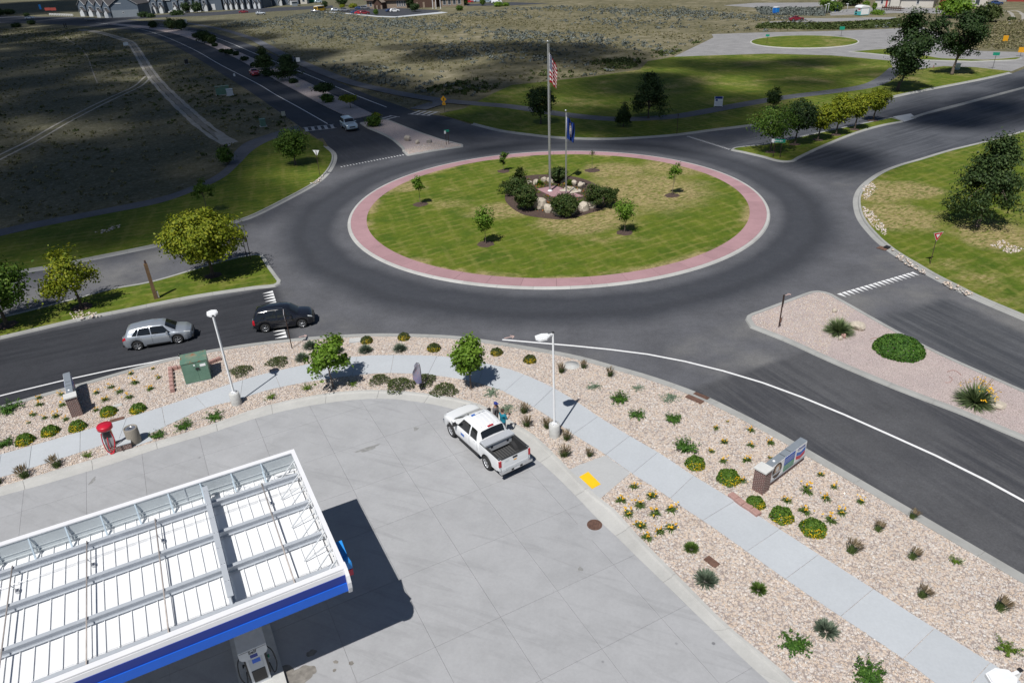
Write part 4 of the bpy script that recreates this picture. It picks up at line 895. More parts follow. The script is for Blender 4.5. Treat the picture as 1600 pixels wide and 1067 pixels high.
# ------------------------------------------------------------------ trees
def crown_clusters(rg, n, shape, rxy, z0, z1, shell=0.55):
    """cluster centres in an egg / cone / vase envelope"""
    out = []
    while len(out) < n:
        p = rg.uniform(-1, 1, 3); r = np.linalg.norm(p)
        if shape == 'cone':
            h = (p[2] + 1) / 2; lim = (1 - h) ** 0.8 * 0.95 + 0.05; q = math.hypot(p[0], p[1])
            if q > lim or q < lim * shell * rg.random(): continue
        else:
            if r > 1 or r < shell * rg.random() ** .5: continue
        out.append((p[0] * rxy, p[1] * rxy, z0 + (p[2] + 1) / 2 * (z1 - z0)))
    return np.array(out)
def tree_meshes(seed, H, rxy, zc, shape='egg', n=60, per=50, leaf=0.16, sig=0.16, trunk=0.12, forks=6, lean=(0, 0), asp=.65, multi=0, flat=1.0):
    """returns (trunk mesh, crown mesh); zc = underside of the crown"""
    rg = np.random.default_rng(seed); C = crown_clusters(rg, n, shape, rxy, zc, H)
    if shape == 'vase': C[:, :2] *= (0.45 + 0.75 * (C[:, 2:3] - zc) / (H - zc))
    if shape == 'gappy':
        lob = np.c_[rg.uniform(-.75, .75, 9) * rxy, rg.uniform(-.75, .75, 9) * rxy, rg.uniform(zc + .15 * (H - zc), H - .12 * (H - zc), 9)]
        j = rg.integers(0, 9, n); C = lob[j] + rg.normal(size=(n, 3)) * np.array([.22, .22, .16]) * rxy
        C[:, 2] = np.clip(C[:, 2], zc, H)
    if shape == 'pine':
        m_ = 80; hh_ = np.sort(rg.uniform(0, 1, m_)) ** .9; a_l = rg.uniform(0, 6.28, m_); rr_ = rxy * (1 - hh_) ** .75 * rg.uniform(.5, 1.0, m_)
        lob = np.c_[rr_ * np.cos(a_l), rr_ * np.sin(a_l), zc + (H - zc) * (.06 + .92 * hh_)]; j = rg.integers(0, m_, n)
        C = lob[j] + rg.normal(size=(n, 3)) * np.array([.15, .15, .07]) * rxy * (1 - .5 * hh_[j])[:, None]; C[:, 2] = np.clip(C[:, 2], zc, H)
    C[:, 0] += lean[0] * (C[:, 2] / H) ** 1.5; C[:, 1] += lean[1] * (C[:, 2] / H) ** 1.5
    cen = np.array([C[:, 0].mean(), C[:, 1].mean(), (zc + H) / 2])
    k = rg.integers(0, n, n * per); s = sig * max(rxy, .4) * rg.uniform(.6, 1.3, n)[k]
    L = C[k] + rg.normal(size=(len(k), 3)) * s[:, None] * np.array([1, 1, .75 * flat])
    L[:, 2] = np.maximum(L[:, 2], zc * .8)
    q = leaves(L, unit(L - cen) + np.array([0, 0, .35]), leaf, rg, asp)
    b = MB(); top = zc + (H - zc) * .55
    base = np.array([(0, 0, 0), (lean[0] * .05, lean[1] * .05, zc * .5), (lean[0] * .25, lean[1] * .25, zc), (lean[0] * .5, lean[1] * .5, top)])
    if multi:
        for i in range(multi):
            a = 6.283 * i / multi + rg.uniform(-.3, .3); e = C[rg.integers(0, n)]
            b.tube(smooth(np.array([(0.12 * math.cos(a), .12 * math.sin(a), 0), (e[0] * .35, e[1] * .35, zc * 1.0 + .2), (e[0] * .8, e[1] * .8, e[2] * .8)]), 3), np.linspace(trunk * .8, trunk * .25, 7), 6)
    else:
        P = smooth(base, 4); b.tube(P, np.interp(np.linspace(0, 1, len(P)), [0, .08, 1], [trunk * 1.35, trunk, trunk * .35]), 8)
    for i in range(forks):
        e = C[rg.integers(0, n)]; s0 = base[2] * rg.uniform(.85, 1.0) + (base[3] - base[2]) * rg.uniform(0, .7)
        m = (s0 + e) / 2 + np.array([0, 0, .1 * (H - zc)]); b.tube(smooth(np.array([s0, m, e]), 3), np.linspace(trunk * .5, trunk * .12, 7), 5)
    return b.mesh('trunk'), quads_mesh('crown', q)
def tree(px, py, label, cat, me, crown, bark='bark', group=None, name='tree', rz=0.0, z=0.1, s=1.0, mulch=0.0):
    g = G(px, py, z); root = empty(name, (g[0], g[1], z), rz, label, cat, group); root.scale = (s, s, s)
    mk('trunk', me[0], MT[bark], root); mk('crown', me[1], MT[crown], root)
    if mulch:
        rg = np.random.default_rng(int(px)); b = MB(); a = np.linspace(0, 2 * np.pi, 22, endpoint=False); r = mulch * rg.uniform(.85, 1.12, 22)
        V = np.r_[np.c_[r * np.cos(a), r * np.sin(a), np.full(22, .03)], np.c_[.6 * r * np.cos(a), .6 * r * np.sin(a), np.full(22, .075)], [[0, 0, .09]]]
        b.add(V, [(i, (i + 1) % 22, 22 + (i + 1) % 22, 22 + i) for i in range(22)] + [(22 + i, 22 + (i + 1) % 22, 44) for i in range(22)]); b.obj('mulch_ring', MT['mulch'], root)
    return root
hh = height
def solve(bx, by, tx, ty, wpx):                                  # height and radius in metres from pixels
    h = height((bx, by), (tx, ty)); g = G(bx, by); _, w = PX([[g[0], g[1], h * .6]]); return h, wpx * w[0] / FPX / 2
# sidewalk strip
h, r = solve(521, 605, 508, 533, 54); tree(521, 606, 'young leafy tree on the gravel strip left of the feather banner', 'tree', tree_meshes(11, h, r, h * .34, 'gappy', 110, 26, .21, .15, .055, 8, (-.35, .1)), 'crown_b', name='street_tree', s=1)
h, r = solve(735, 608, 730, 528, 46); tree(736, 608, 'young leafy tree on the gravel strip behind the white pickup', 'tree', tree_meshes(15, h, r, h * .32, 'egg', 100, 32, .21, .17, .055, 8, (0, 0)), 'crown_b', name='street_tree')
# west median
h, r = solve(333, 430, 316, 329, 118); tree(333, 431, 'broad yellow-green tree on the grass median, fullest of three', 'tree', tree_meshes(21, h, r, h * .30, 'egg', 300, 50, .25, .095, .17, 12, (-.2, 0)), 'crown_y', 'bark_d', 'trees on the west median', 'median_tree', mulch=.7)
h, r = solve(128, 479, 108, 391, 68); tree(128, 480, 'open yellow-green tree with two lobes on the grass median', 'tree', tree_meshes(22, h, r, h * .36, 'gappy', 150, 26, .24, .16, .13, 9, (-.3, 0)), 'crown_y', 'bark_d', 'trees on the west median', 'median_tree', mulch=.8)
h, r = solve(11, 508, -4, 404, 108); tree(11, 508, 'dark leafy tree cut by the left edge on the grass median', 'tree', tree_meshes(23, h, r, h * .34, 'egg', 200, 34, .26, .14, .16, 10, (-.3, 0)), 'crown_g', 'bark_d', 'trees on the west median', 'median_tree', mulch=.8)
h, r = solve(324, 333, 322, 277, 27); tree(325, 334, 'thin young tree on the lawn behind the broad yellow-green tree', 'tree', tree_meshes(24, h, r * 1.0, h * .42, 'gappy', 60, 30, .2, .18, .05, 5), 'crown_g', 'bark', None, 'sapling')
h, r = solve(462, 258, 459, 200, 48); tree(462, 258, 'round dark green tree on the lawn beside the yield sign', 'tree', tree_meshes(25, h, r, h * .26, 'egg', 150, 34, .24, .15, .12, 9), 'crown_g', 'bark_d', None, 'lawn_tree')
h, r = solve(355, 256, 355, 228, 24); tree(355, 257, 'small dark bush at the end of the dirt track', 'bush', tree_meshes(26, h, r, .15, 'egg', 60, 30, .24, .2, .06, 3, multi=3), 'crown_g', 'bark_d', None, 'bush')
# north-east median: six in a row
row = [(1203.5, 238, 1210, 167, 66, 'crown_g'), (1242, 226, 1253, 157, 48, 'crown_d'), (1278, 219, 1290, 165, 36, 'crown_y'), (1306, 211, 1320, 149, 36, 'crown_y'), (1335, 203, 1348, 146, 34, 'crown_y'), (1364, 189, 1378, 141, 36, 'crown_y')]
rl = ['round mid-green tree at the near tip of the median row', 'dark green tree second from the near tip of the median row', 'yellow-green tree third from the near tip of the median row', 'yellow-green tree fourth from the near tip of the median row', 'yellow-green tree second from the crossing end of the median row', 'yellow-green tree at the crossing end of the median row']
for i, (bx, by, tx, ty, wp, m) in enumerate(row):
    h, r = solve(bx, by, tx, ty, wp); tree(bx, by, rl[i], 'tree', tree_meshes(30 + i, h, r, h * .34, 'egg' if i < 4 else 'vase', 150, 30, .25, .16, .13, 9, (.35, 0)), m, 'bark_d', 'row of trees on the northeast median', 'median_tree', mulch=.7)
# north lawn
h, r = solve(845, 193, 842, 135, 44); tree(845, 194, 'round dark tree on the lawn left of the tall flagpole', 'tree', tree_meshes(41, h, r, h * .26, 'egg', 150, 32, .26, .15, .13, 8), 'crown_d', 'bark_d', None, 'lawn_tree')
h, r = solve(974, 197, 976, 158, 24); tree(974, 198, 'small cone-shaped evergreen at the path below the pine', 'tree', tree_meshes(42, h, r, h * .2, 'cone', 110, 32, .22, .18, .09, 0), 'crown_d', 'bark_d', None, 'cone_evergreen')
h, r = solve(1013, 184, 1018, 114, 56); tree(1013, 185, 'broad dark pine on the lawn beyond the path', 'pine tree', tree_meshes(43, h, r * 1.05, h * .12, 'pine', 200, 36, .28, .15, .16, 8, flat=.6), 'crown_p', 'bark_d', None, 'pine_tree')
h, r = solve(1207, 170, 1211, 136, 20); tree(1207, 171, 'narrow dark tree on the lawn behind the median row', 'tree', tree_meshes(44, h, r, h * .2, 'egg', 70, 30, .22, .2, .08, 5), 'crown_d', 'bark_d', None, 'lawn_tree')
h, r = solve(1401, 142, 1420, 11, 90); tree(1402, 142, 'tallest windblown tree beside the path fork', 'tree', tree_meshes(45, h, r * .80, h * .2, 'gappy', 300, 40, .38, .13, .28, 16, (2.6, 0), .7), 'crown_d', 'bark_d', 'two tall trees by the path fork', 'tall_tree')
h, r = solve(1487, 117, 1500, 13, 78); tree(1487, 117, 'tall leaning tree with a visible shadow on the lawn corner', 'tree', tree_meshes(146, h, r * .78, h * .24, 'gappy', 280, 38, .36, .13, .28, 14, (.9, 0), .7), 'crown_d', 'bark', 'two tall trees by the path fork', 'tall_tree')
h, r = solve(1527, 354, 1547, 209, 96); tree(1527, 354, 'big pine with a whitish trunk on the east lawn', 'pine tree', tree_meshes(47, h, r * 1.05, h * .13, 'pine', 380, 40, .27, .13, .20, 14, (.5, .2), .5), 'crown_p', 'bark', None, 'pine_tree')
# roundabout saplings
sap = [(657, 320, 655, 271, 19, 'crown_b', 'slim sapling near the left rim of the roundabout lawn', 'gappy'), (759, 382, 759, 321, 27, 'crown_b', 'fullest sapling left of the flower bed on the roundabout lawn', 'egg'), (976, 364, 983, 311, 33, 'crown_b', 'forked sapling right below the flower bed on the roundabout lawn', 'vase'), (1050, 306, 1061, 254, 18, 'crown_b', 'thin leaning sapling on the dry grass right of the flower bed', 'gappy'), (787, 268, 785, 236, 11, 'crown_g', 'thin sapling behind the leftmost round shrub of the bed', 'gappy')]
for i, (bx, by, tx, ty, wp, m, lab, shp) in enumerate(sap):
    h, r = solve(bx, by, tx, ty, wp); tree(bx, by, lab, 'sapling', tree_meshes(50 + i, h, r, h * (.36 if i != 4 else .25), shp, 46 if i in (0, 3, 4) else 80, 26, .17, .2, .035, 6, (.0 if i != 3 else .35, 0)), m, 'bark', 'saplings on the roundabout lawn', 'sapling', mulch=.85)
h, r = solve(925, 267, 925, 236, 6); tree(925, 267, 'nearly bare sapling behind the flower bed', 'sapling', tree_meshes(56, h, .28, h * .8, 'egg', 10, 8, .14, .3, .022, 3), 'olive', 'bark', 'saplings on the roundabout lawn', 'sapling', mulch=.95)
# shrubs round the flower bed
sh = [(801, 302, 801, 263, 44, 'dark round shrub at the far left of the flower bed'), (821, 329, 819, 287, 40, 'reddish-tipped round shrub at the left of the flower bed'), (872, 286, 868, 263, 32, 'dark round shrub behind the tall flagpole'), (882, 339, 881, 303, 46, 'dark round shrub in front of the short flagpole'), (941, 326, 941, 281, 48, 'reddish-tipped round shrub at the right of the flower bed')]
for i, (bx, by, tx, ty, wp, lab) in enumerate(sh):
    h, r = solve(bx, by, tx, ty, wp); tree(bx, by - 1, lab, 'shrub', tree_meshes(60 + i, h * .95, r * .92, h * .10, ('gappy', 'egg', 'vase', 'egg', 'gappy')[i], 150, 56, .15, .12, .05, 3, multi=5), 'crown_s', 'bark_d', 'shrubs round the flower bed', 'round_shrub', z=.15)
# far gravel median
fm = [(548, 203 - 16, 548, 186 - 10, 0, 0, '', '')]
h, r = solve(585, 199, 585, 184, 22); tree(585, 197, 'dark bush at the tip of the near gravel median', 'bush', tree_meshes(70, h, r, .1, 'egg', 60, 30, .28, .2, .05, 2, multi=3), 'crown_g', 'bark_d', None, 'bush', z=.12)
h, r = solve(590, 186, 590, 175, 11); tree(590, 187, 'tiny thin tree behind the bush at the median tip', 'tree', tree_meshes(71, h, r, h * .3, 'gappy', 30, 22, .22, .25, .04, 3), 'crown_y', 'bark', None, 'sapling')
h, r = solve(548, 168, 543, 149, 24); tree(548, 169, 'small autumn yellow tree on the far gravel median', 'tree', tree_meshes(72, h, r, h * .55, 'egg', 60, 26, .28, .2, .07, 6, (-.3, 0), flat=.5), 'crown_y', 'bark', None, 'median_tree', z=.12)
h, r = solve(507, 160, 507, 134, 32); tree(507, 151, 'flat-topped dark tree over a bush on the far median', 'tree', tree_meshes(73, h * .8, r, h * .36, 'egg', 70, 30, .32, .2, .08, 6, flat=.5), 'crown_d', 'bark_d', None, 'median_tree', z=.12)
h, r = solve(512, 160, 512, 148, 19); tree(512, 160, 'dark bush beneath the flat-topped median tree', 'bush', tree_meshes(74, h, r, .1, 'egg', 50, 26, .3, .2, .05, 2, multi=3), 'crown_g', 'bark_d', None, 'bush', z=.12)
h, r = solve(453, 126, 445, 88, 42); tree(453, 126, 'broad dark pine in the far gravel median, right of a pair', 'pine tree', tree_meshes(75, h, r, h * .15, 'pine', 170, 32, .36, .17, .17, 8, flat=.6), 'crown_p', 'bark_d', 'pines on the far median', 'pine_tree', z=.12)
h, r = solve(414, 108, 410, 72, 30); tree(414, 108, 'upright dark pine in the far gravel median, left of a pair', 'pine tree', tree_meshes(76, h, r, h * .12, 'cone', 160, 32, .36, .17, .17, 0, flat=.6), 'crown_p', 'bark_d', 'pines on the far median', 'pine_tree', z=.12)
FARB = [(420, 118, 22, 10, 'wide dark bush between the two median pines'), (459, 130, 11, 6, 'small round shrub under the right median pine'), (396, 104, 7, 5, 'small shrub left of the upright median pine'), (383, 95, 11, 6, 'low shrub above the red car on the median'), (369, 87, 9, 6, 'low dark shrub on the median, fourth bush beyond the pines'), (358, 85, 13, 8, 'dark shrub pair on the median beyond the pines'), (347, 82, 7, 5, 'tiny shrub beyond the dark shrub pair'), (336, 73, 8, 5, 'tiny low shrub under the roadside tree on the median'), (306, 59, 9, 7, 'small shrub beside the leftmost median tree group')]
for i, (x, y, w, hp, lab) in enumerate(FARB):
    h, r = solve(x, y, x, y - hp, w); tree(x, y, lab, 'bush', tree_meshes(80 + i, h, r, .1, 'egg', 40, 22, .4, .22, .06, 0, multi=3), 'crown_d', 'bark_d', 'bushes on the far median', 'bush', z=.12)
FART = [(320, 68, 318, 48, 20, 'crown_d', 'dark round tree on the median where the road bends'), (331, 69, 331, 54, 14, 'crown_s', 'reddish small tree right of the dark round one at the bend'), (269, 47, 267, 29, 17, 'crown_p', 'dark pine at the bend, left of a touching pair'), (284, 48, 284, 30, 18, 'crown_p', 'dark pine at the bend, right of a touching pair'), (240, 44, 236, 35, 12, 'crown_d', 'dark bush left of the pair of pines at the bend')]
for i, (x, y, tx, ty, w, m, lab) in enumerate(FART):
    h, r = solve(x, y, tx, ty, w); tree(x, y, lab, 'tree', tree_meshes(90 + i, h, r, h * .15, 'egg', 80, 26, .5, .2, .15, 4), m, 'bark_d', 'trees at the road bend', 'median_tree', z=.05)
FT = [(292, 21, 290, 4, 13, 'crown_d', 'dark street tree before the townhouses, left of two'), (309, 21, 309, 3, 15, 'crown_d', 'dark street tree before the townhouses, right of two'), (278, 24, 278, 18, 18, 'crown_d', 'dark rounded hedge bush before the townhouses'), (225, 28, 224, 20, 14, 'crown_d', 'dark bush at the corner of the gabled townhouse'), (236, 28, 236, 22, 12, 'crown_d', 'smaller dark bush right of the townhouse corner bush'),
      (508, 14, 508, 2, 9, 'crown_d', 'dark tree beside the yellow bus'), (536, 10, 536, -4, 15, 'crown_d', 'dark round tree behind the parked cars'), (535, 12.5, 535, 8, 8, 'crown_y', 'yellow-green shrub below the dark round tree'), (552, 12.5, 552, 7, 12, 'crown_y', 'yellow-green shrub at the parking lot edge'),
      (588, 25, 588, 14.5, 7, 'crown_g', 'small tree on the parking lot kerb'), (649, 19, 649, 6, 13, 'crown_d', 'shaggy dark tree at the end of the parking lot'), (641, 13, 640, -6, 12, 'crown_d', 'tall dark tree before the lodge-like building'), (718, 17, 718, 9, 10, 'crown_g', 'round shrub on the grass right of the lodge-like building'), (727, 9, 727, -3, 8, 'crown_g', 'thin tree at the right end of the lodge-like building'), (754, 10, 754, -1, 8, 'crown_g', 'small tree by the far right parking lot'), (778, 11, 778, 4, 12, 'crown_b', 'bright shrub right of the white van'), (790, 10, 790, 5, 10, 'crown_b', 'low bright shrub beyond the white van'), (593, 14, 592, 8, 8, 'crown_g', 'dark shrub at the lodge entrance'),
      (1, 26, 0, 14, 12, 'crown_d', 'dark tree at the far left corner'), (16, 24, 16, 15, 14, 'crown_d', 'dark rounded tree beside the far left road'), (43, 28, 43, 20, 8, 'crown_d', 'small dark tree behind the pale car'), (26, 43, 25, 37, 12, 'crown_d', 'dark bush on the far left median'), (50, 39, 50, 32, 11, 'crown_d', 'dark bush right of the far left median'),
      (1288, 12, 1287, -4, 15, 'crown_b', 'green tree beside the far gravel lot'), (1302, 20, 1303, 4, 24, 'crown_g', 'loose green shrub beside the gravel lot'), (1332, 9, 1332, -10, 30, 'crown_d', 'wide very dark tree behind the turquoise kiosk'), (1353, 11, 1353, 2, 9, 'crown_b', 'round green shrub near the beige building'), (1365, 18, 1365, 4, 6, 'crown_b', 'narrow green tree by the red door'), (1371, 23, 1371, 18, 18, 'crown_b', 'low green hedge in front of the dark deck'), (1490, 28, 1490, -3, 42, 'crown_b', 'bright green round tree between the tall trees'), (1541, 35, 1540, 9, 34, 'olive', 'grey-olive bushy tree right of the tall trees'), (1580, 32, 1560, 22, 10, 'olive', 'small olive bush beside the pale dirt track')]
for i, (x, y, tx, ty, w, m, lab) in enumerate(FT):
    h, r = solve(x, y, tx, ty, w); tree(x, y, lab, 'tree' if h > 2.2 else 'shrub', tree_meshes(110 + i, h, r, h * (.2 if h > 2.2 else .06), 'egg', 90, 24, max(.3, r * .22), .2, max(.05, h * .025), 3), m, 'bark_d', 'trees and shrubs of the far neighbourhood', 'tree' if h > 2.2 else 'shrub', z=0)

# ------------------------------------------------------------------ sagebrush and weeds in the fields
def scatter(name, poly, n, m, s0, s1, seed, holes=(), per=14, hk=.8, leaf=.38, mask=None):
    rg = np.random.default_rng(seed); poly = np.asarray(poly); lo, hi = poly.min(0), poly.max(0); P = rg.uniform(lo, hi, (n, 2)); P = P[inside(P, poly)]
    q, w = PX(np.c_[P, np.zeros(len(P))]); P = P[(w > 1) & (q[:, 0] > -20) & (q[:, 0] < 1620) & (q[:, 1] > -12)]
    for h in holes: P = P[~inside(P, h)]
    if mask is not None: P = P[mask(P, rg)]
    n = len(P); s = rg.uniform(s0, s1, n); k = np.repeat(np.arange(n), per); d = dirs(n * per, rg, .0, 1)
    C = np.c_[P[k], np.zeros(n * per)] + d * (s[k] * rg.uniform(.5, 1.0, n * per))[:, None] * np.array([1, 1, hk])
    return mk(name, quads_mesh(name, leaves(C, d, s[k] * leaf * 2, rg, .7)), MT[m], kind='stuff')
HOLES = [np.vstack([NW_L, NW_R[::-1]]), np.vstack([offset(PT, 2.2), offset(PT, -2.2)[::-1]]), np.vstack([offset(PT3, 2.0), offset(PT3, -2.0)[::-1]])]
def wave(P, f, ph):
    return np.sin(P[:, 0] * f + ph) * np.cos(P[:, 1] * f * .8 + 2 * ph) + .6 * np.sin(P[:, 0] * f * 2.3 + P[:, 1] * f * 1.7 + ph)
NF = gl('520,17 600,29 690,24 800,14 1000,6 1180,18 1300,40 1440,40 1380,45 1180,50 1112,53 1100,64 1050,88 1005,94 990,109 925,119 850,127 790,134 760,149 690,155 600,140 540,124 470,96 400,60 330,40')
scatter('sagebrush', NF, 20000, 'sagebrush', .40, .95, 1, HOLES, 16, .8, .34, lambda P, rg: (wave(P, .06, 1.0) + rg.normal(size=len(P)) * .6 > .55))
scatter('weeds', NF, 30000, 'weeds', .18, .42, 2, HOLES, 9, .8, .5, lambda P, rg: (wave(P, .09, 2.0) + rg.normal(size=len(P)) * .8 > .0))
scatter('green_weeds', gl('640,150 690,152 760,146 800,131 850,126 925,118 990,107 1005,94 1050,87 1095,66 1060,72 960,92 850,108 740,125 660,140'), 5000, 'olive', .3, .8, 3, HOLES, 12, .8, .45, lambda P, rg: wave(P, .11, .7) + rg.normal(size=len(P)) * .6 > .3)
WF = gl('-40,45 120,45 205,52 300,92 400,155 470,200 430,203 385,221 355,264 300,291 250,308 150,328 0,358 -120,380')
TRP = [np.vstack([offset(resample(sm(q, 5), 2.5), w), offset(resample(sm(q, 5), 2.5), -w)[::-1]]) for q, w in ((TR, 1.8), (TR2, 1.3))]
scatter('field_weeds', WF, 26000, 'weeds', .15, .40, 4, TRP, 10, .8, .5, lambda P, rg: (wave(P, .07, .5) + rg.normal(size=len(P)) * .8 > -.3))
scatter('field_scrub', WF, 9000, 'olive', .25, .6, 5, TRP, 12, .7, .42, lambda P, rg: (wave(P, .05, 1.7) + rg.normal(size=len(P)) * .6 > .7))
EF = gl('1180,45 1190,38 1300,38 1400,32 1440,42 1380,44 1300,47')
scatter('green_weeds', EF, 3500, 'olive', .35, .9, 6, (), 12, .8, .42); scatter('sagebrush', gl('1180,13 1290,14 1290,26 1190,24'), 1500, 'sagebrush', .4, 1.0, 7, (), 14, .8, .35)
scatter('weeds', gl('1500,36 1640,30 1640,80 1520,76 1475,60'), 5000, 'weeds', .2, .5, 8, (), 9, .8, .5)
scatter('roadside_weeds', gl('410,66 470,100 540,129 600,144 640,152 690,159 660,168 620,160 572,143 525,123 470,98 430,82'), 4500, 'weeds', .12, .34, 9, HOLES, 9, .8, .5)
# ------------------------------------------------------------------ flower bed, flagpoles
BEDP = smooth(gl('789,311 800,327 820,338 850,343 884,345 920,336 945,326 948,305 920,285 880,276 830,276 800,285'), 5, True)
slab('mulch_bed', BEDP, 0.1, 0.165, MT['mulch'])
slab('flag_plaza', gl('838.5,298 868,293 912,309.5 904,311 862,309.5'), 0.1, 0.195, MT['pink'])
FS = [(827, 288.5, .9, .6), (837.5, 288, 1.0, .7), (849, 284, .95, .7), (861, 285, 1.1, .75), (879, 285.5, 1.0, .7), (897, 290, .8, .7), (908, 294, 1.2, 1.0), (844, 327, 1.5, 1.6), (856, 331, 1.3, 1.1), (913, 328, 1.6, 1.0), (924, 324.5, 1.1, .9), (893, 334, 1.4, .8), (870, 336, 1.3, .7)]
FSL = ['small pale boulder, leftmost behind the flower bed', 'small pale boulder second from the left behind the flower bed', 'pale boulder left of the yellow plant behind the tall flagpole', 'pale boulder right behind the tall flagpole foot', 'pale boulder between the two flagpoles', 'small pale boulder behind the short flagpole', 'grey pointed boulder right of the plaza', 'tall pointed cream boulder at the front left of the flower bed', 'cream boulder beside the tall pointed one', 'blocky cream boulder front right of the flower bed', 'cream boulder beside the blocky one', 'shaded boulder under the front shrub, right', 'shaded boulder under the front shrub, left']
for i, ((x, y, w, h), lab) in enumerate(zip(FS, FSL)): boulder(x, y, w, h, lab, 'boulder' if i != 6 else 'rockgrey', z=.14, k=i, group='boulders round the flower bed')
g = G(895, 298); 
for i, (x, y, rz) in enumerate(((885, 297, .3), (898, 299, 1.1), (890, 294, 2.0))):
    o = mk('slate_slab', ROCKS[i].copy(), MT['rockgrey'], None, tuple(G(x, y, .2)), rz, label=('flat bluish slab between plaza and pointed boulder', 'flat slab lying nearest the pointed boulder', 'flat slab nearest the boulder between the flagpoles')[i], cat='rock'); o.scale = (1.0, .7, .10)
rgf = np.random.default_rng(3)
MT['orange_fl'] = leafy('orange_petals', [(0.2, (0.30, 0.06, 0.01)), (0.8, (0.50, 0.16, 0.02))], .1)
fb = offset(resample(np.vstack([BEDP, BEDP[:1]]), .6), 1.6); lo, hi = fb.min(0), fb.max(0); P = rgf.uniform(lo, hi, (420, 2)); P = P[inside(P, fb)]
P = P[~inside(P, gl('836,298 868,292 914,309.5 904,312 862,310.5'))]; n = len(P); k = np.repeat(np.arange(n), 10); d = dirs(n * 10, rgf, 0, 1)
C = np.c_[P[k], np.full(n * 10, .17)] + d * .2
mk('bedding_plants', quads_mesh('bedding_plants', leaves(C, d, .12, rgf, .7)), MT['mound'], label='orange and green bedding plants around the flag plaza', cat='flowers', kind='stuff')
k = rgf.random(n * 10) < .18; mk('bedding_blossoms', quads_mesh('bedding_blossoms', leaves(C[k] + d[k] * .06, d[k] + [0, 0, .6], .13, rgf, .9)), MT['orange_fl'], kind='stuff')
for (x, y, lab) in ((843, 289, 'yellow plant left behind the tall flagpole'), (891, 289, 'yellow plant behind the short flagpole'), (908, 321, 'yellow plant above the blocky boulder')):
    g = G(x, y, .16); r0 = empty('yellow_plant', tuple(g), 0, lab, 'plant'); r0.scale = (.7, .7, .75)
    for pn, q, m in plant_parts('E', np.random.default_rng(int(x))): mk(pn, quads_mesh(pn, q), MT['lime'], r0)
for i, (x, y) in enumerate(((855, 334), (927, 329))):
    pass
MT['pole'] = plain('pole_aluminium', (0.55, 0.56, 0.58), 0.35, 0.7, 0.05, 2)
def flag_mat(kind):
    t = NT(kind); uv = t.uv(); x = t.xyz(uv)
    if kind == 'stars_and_stripes':
        st = t.math('LESS_THAN', t.math('FRACT', t.math('MULTIPLY', x[1], 6.5)), 0.5)     # 13 stripes
        c = t.mix(st, (0.42, 0.012, 0.03), (0.78, 0.78, 0.78)); 
        st2 = t.math('LESS_THAN', t.math('FRACT', t.math('ADD', t.math('MULTIPLY', x[1], 6.5), 0.0)), 0.5)
        c = t.mix(st2, (0.80, 0.79, 0.78), (0.42, 0.012, 0.03))
        can = t.math('MULTIPLY', t.math('LESS_THAN', x[0], 0.40), t.math('GREATER_THAN', x[1], 6 / 13.0))
        c = t.mix(can, c, (0.012, 0.022, 0.11))
        su = t.math('MULTIPLY', x[0], 15.0); sv = t.math('MULTIPLY', t.math('SUBTRACT', x[1], 6 / 13.0), 18.5)
        row = t.math('FLOOR', sv); su2 = t.math('ADD', su, t.math('MULTIPLY', t.math('MODULO', row, 2.0), 0.5))
        dx = t.math('SUBTRACT', t.math('FRACT', su2), 0.5); dy = t.math('SUBTRACT', t.math('FRACT', sv), 0.5)
        rr = t.math('SQRT', t.math('ADD', t.math('MULTIPLY', dx, dx), t.math('MULTIPLY', dy, dy)))
        c = t.mix(t.math('MULTIPLY', can, t.math('LESS_THAN', rr, 0.27)), c, (0.8, 0.8, 0.8))
    else:
        c = t.ramp(t.noise(2, t.ob()), [(0.3, (0.012, 0.035, 0.17)), (0.7, (0.02, 0.05, 0.23))])
        dx = t.math('SUBTRACT', x[0], 0.5); dy = t.math('MULTIPLY', t.math('SUBTRACT', x[1], 0.5), 0.65)
        rr = t.math('SQRT', t.math('ADD', t.math('MULTIPLY', dx, dx), t.math('MULTIPLY', dy, dy)))
        c = t.mix(t.math('LESS_THAN', rr, 0.21), c, (0.55, 0.42, 0.10)); c = t.mix(t.math('LESS_THAN', rr, 0.185), c, (0.02, 0.05, 0.2))
        c = t.mix(t.math('MULTIPLY', t.math('LESS_THAN', rr, 0.15), t.math('GREATER_THAN', t.noise(14, uv, 2), 0.46)), c, (0.72, 0.70, 0.66))
    t.fin(c, 0.8, 0, .15)
    tr = t.n('ShaderNodeBsdfTranslucent'); t.l(c, tr.inputs[0]); mx = t.n('ShaderNodeMixShader'); mx.inputs[0].default_value = .12
    t.l(t.bsdf.outputs[0], mx.inputs[1]); t.l(tr.outputs[0], mx.inputs[2]); t.l(mx.outputs[0], t.out.inputs[0]); return t.mat
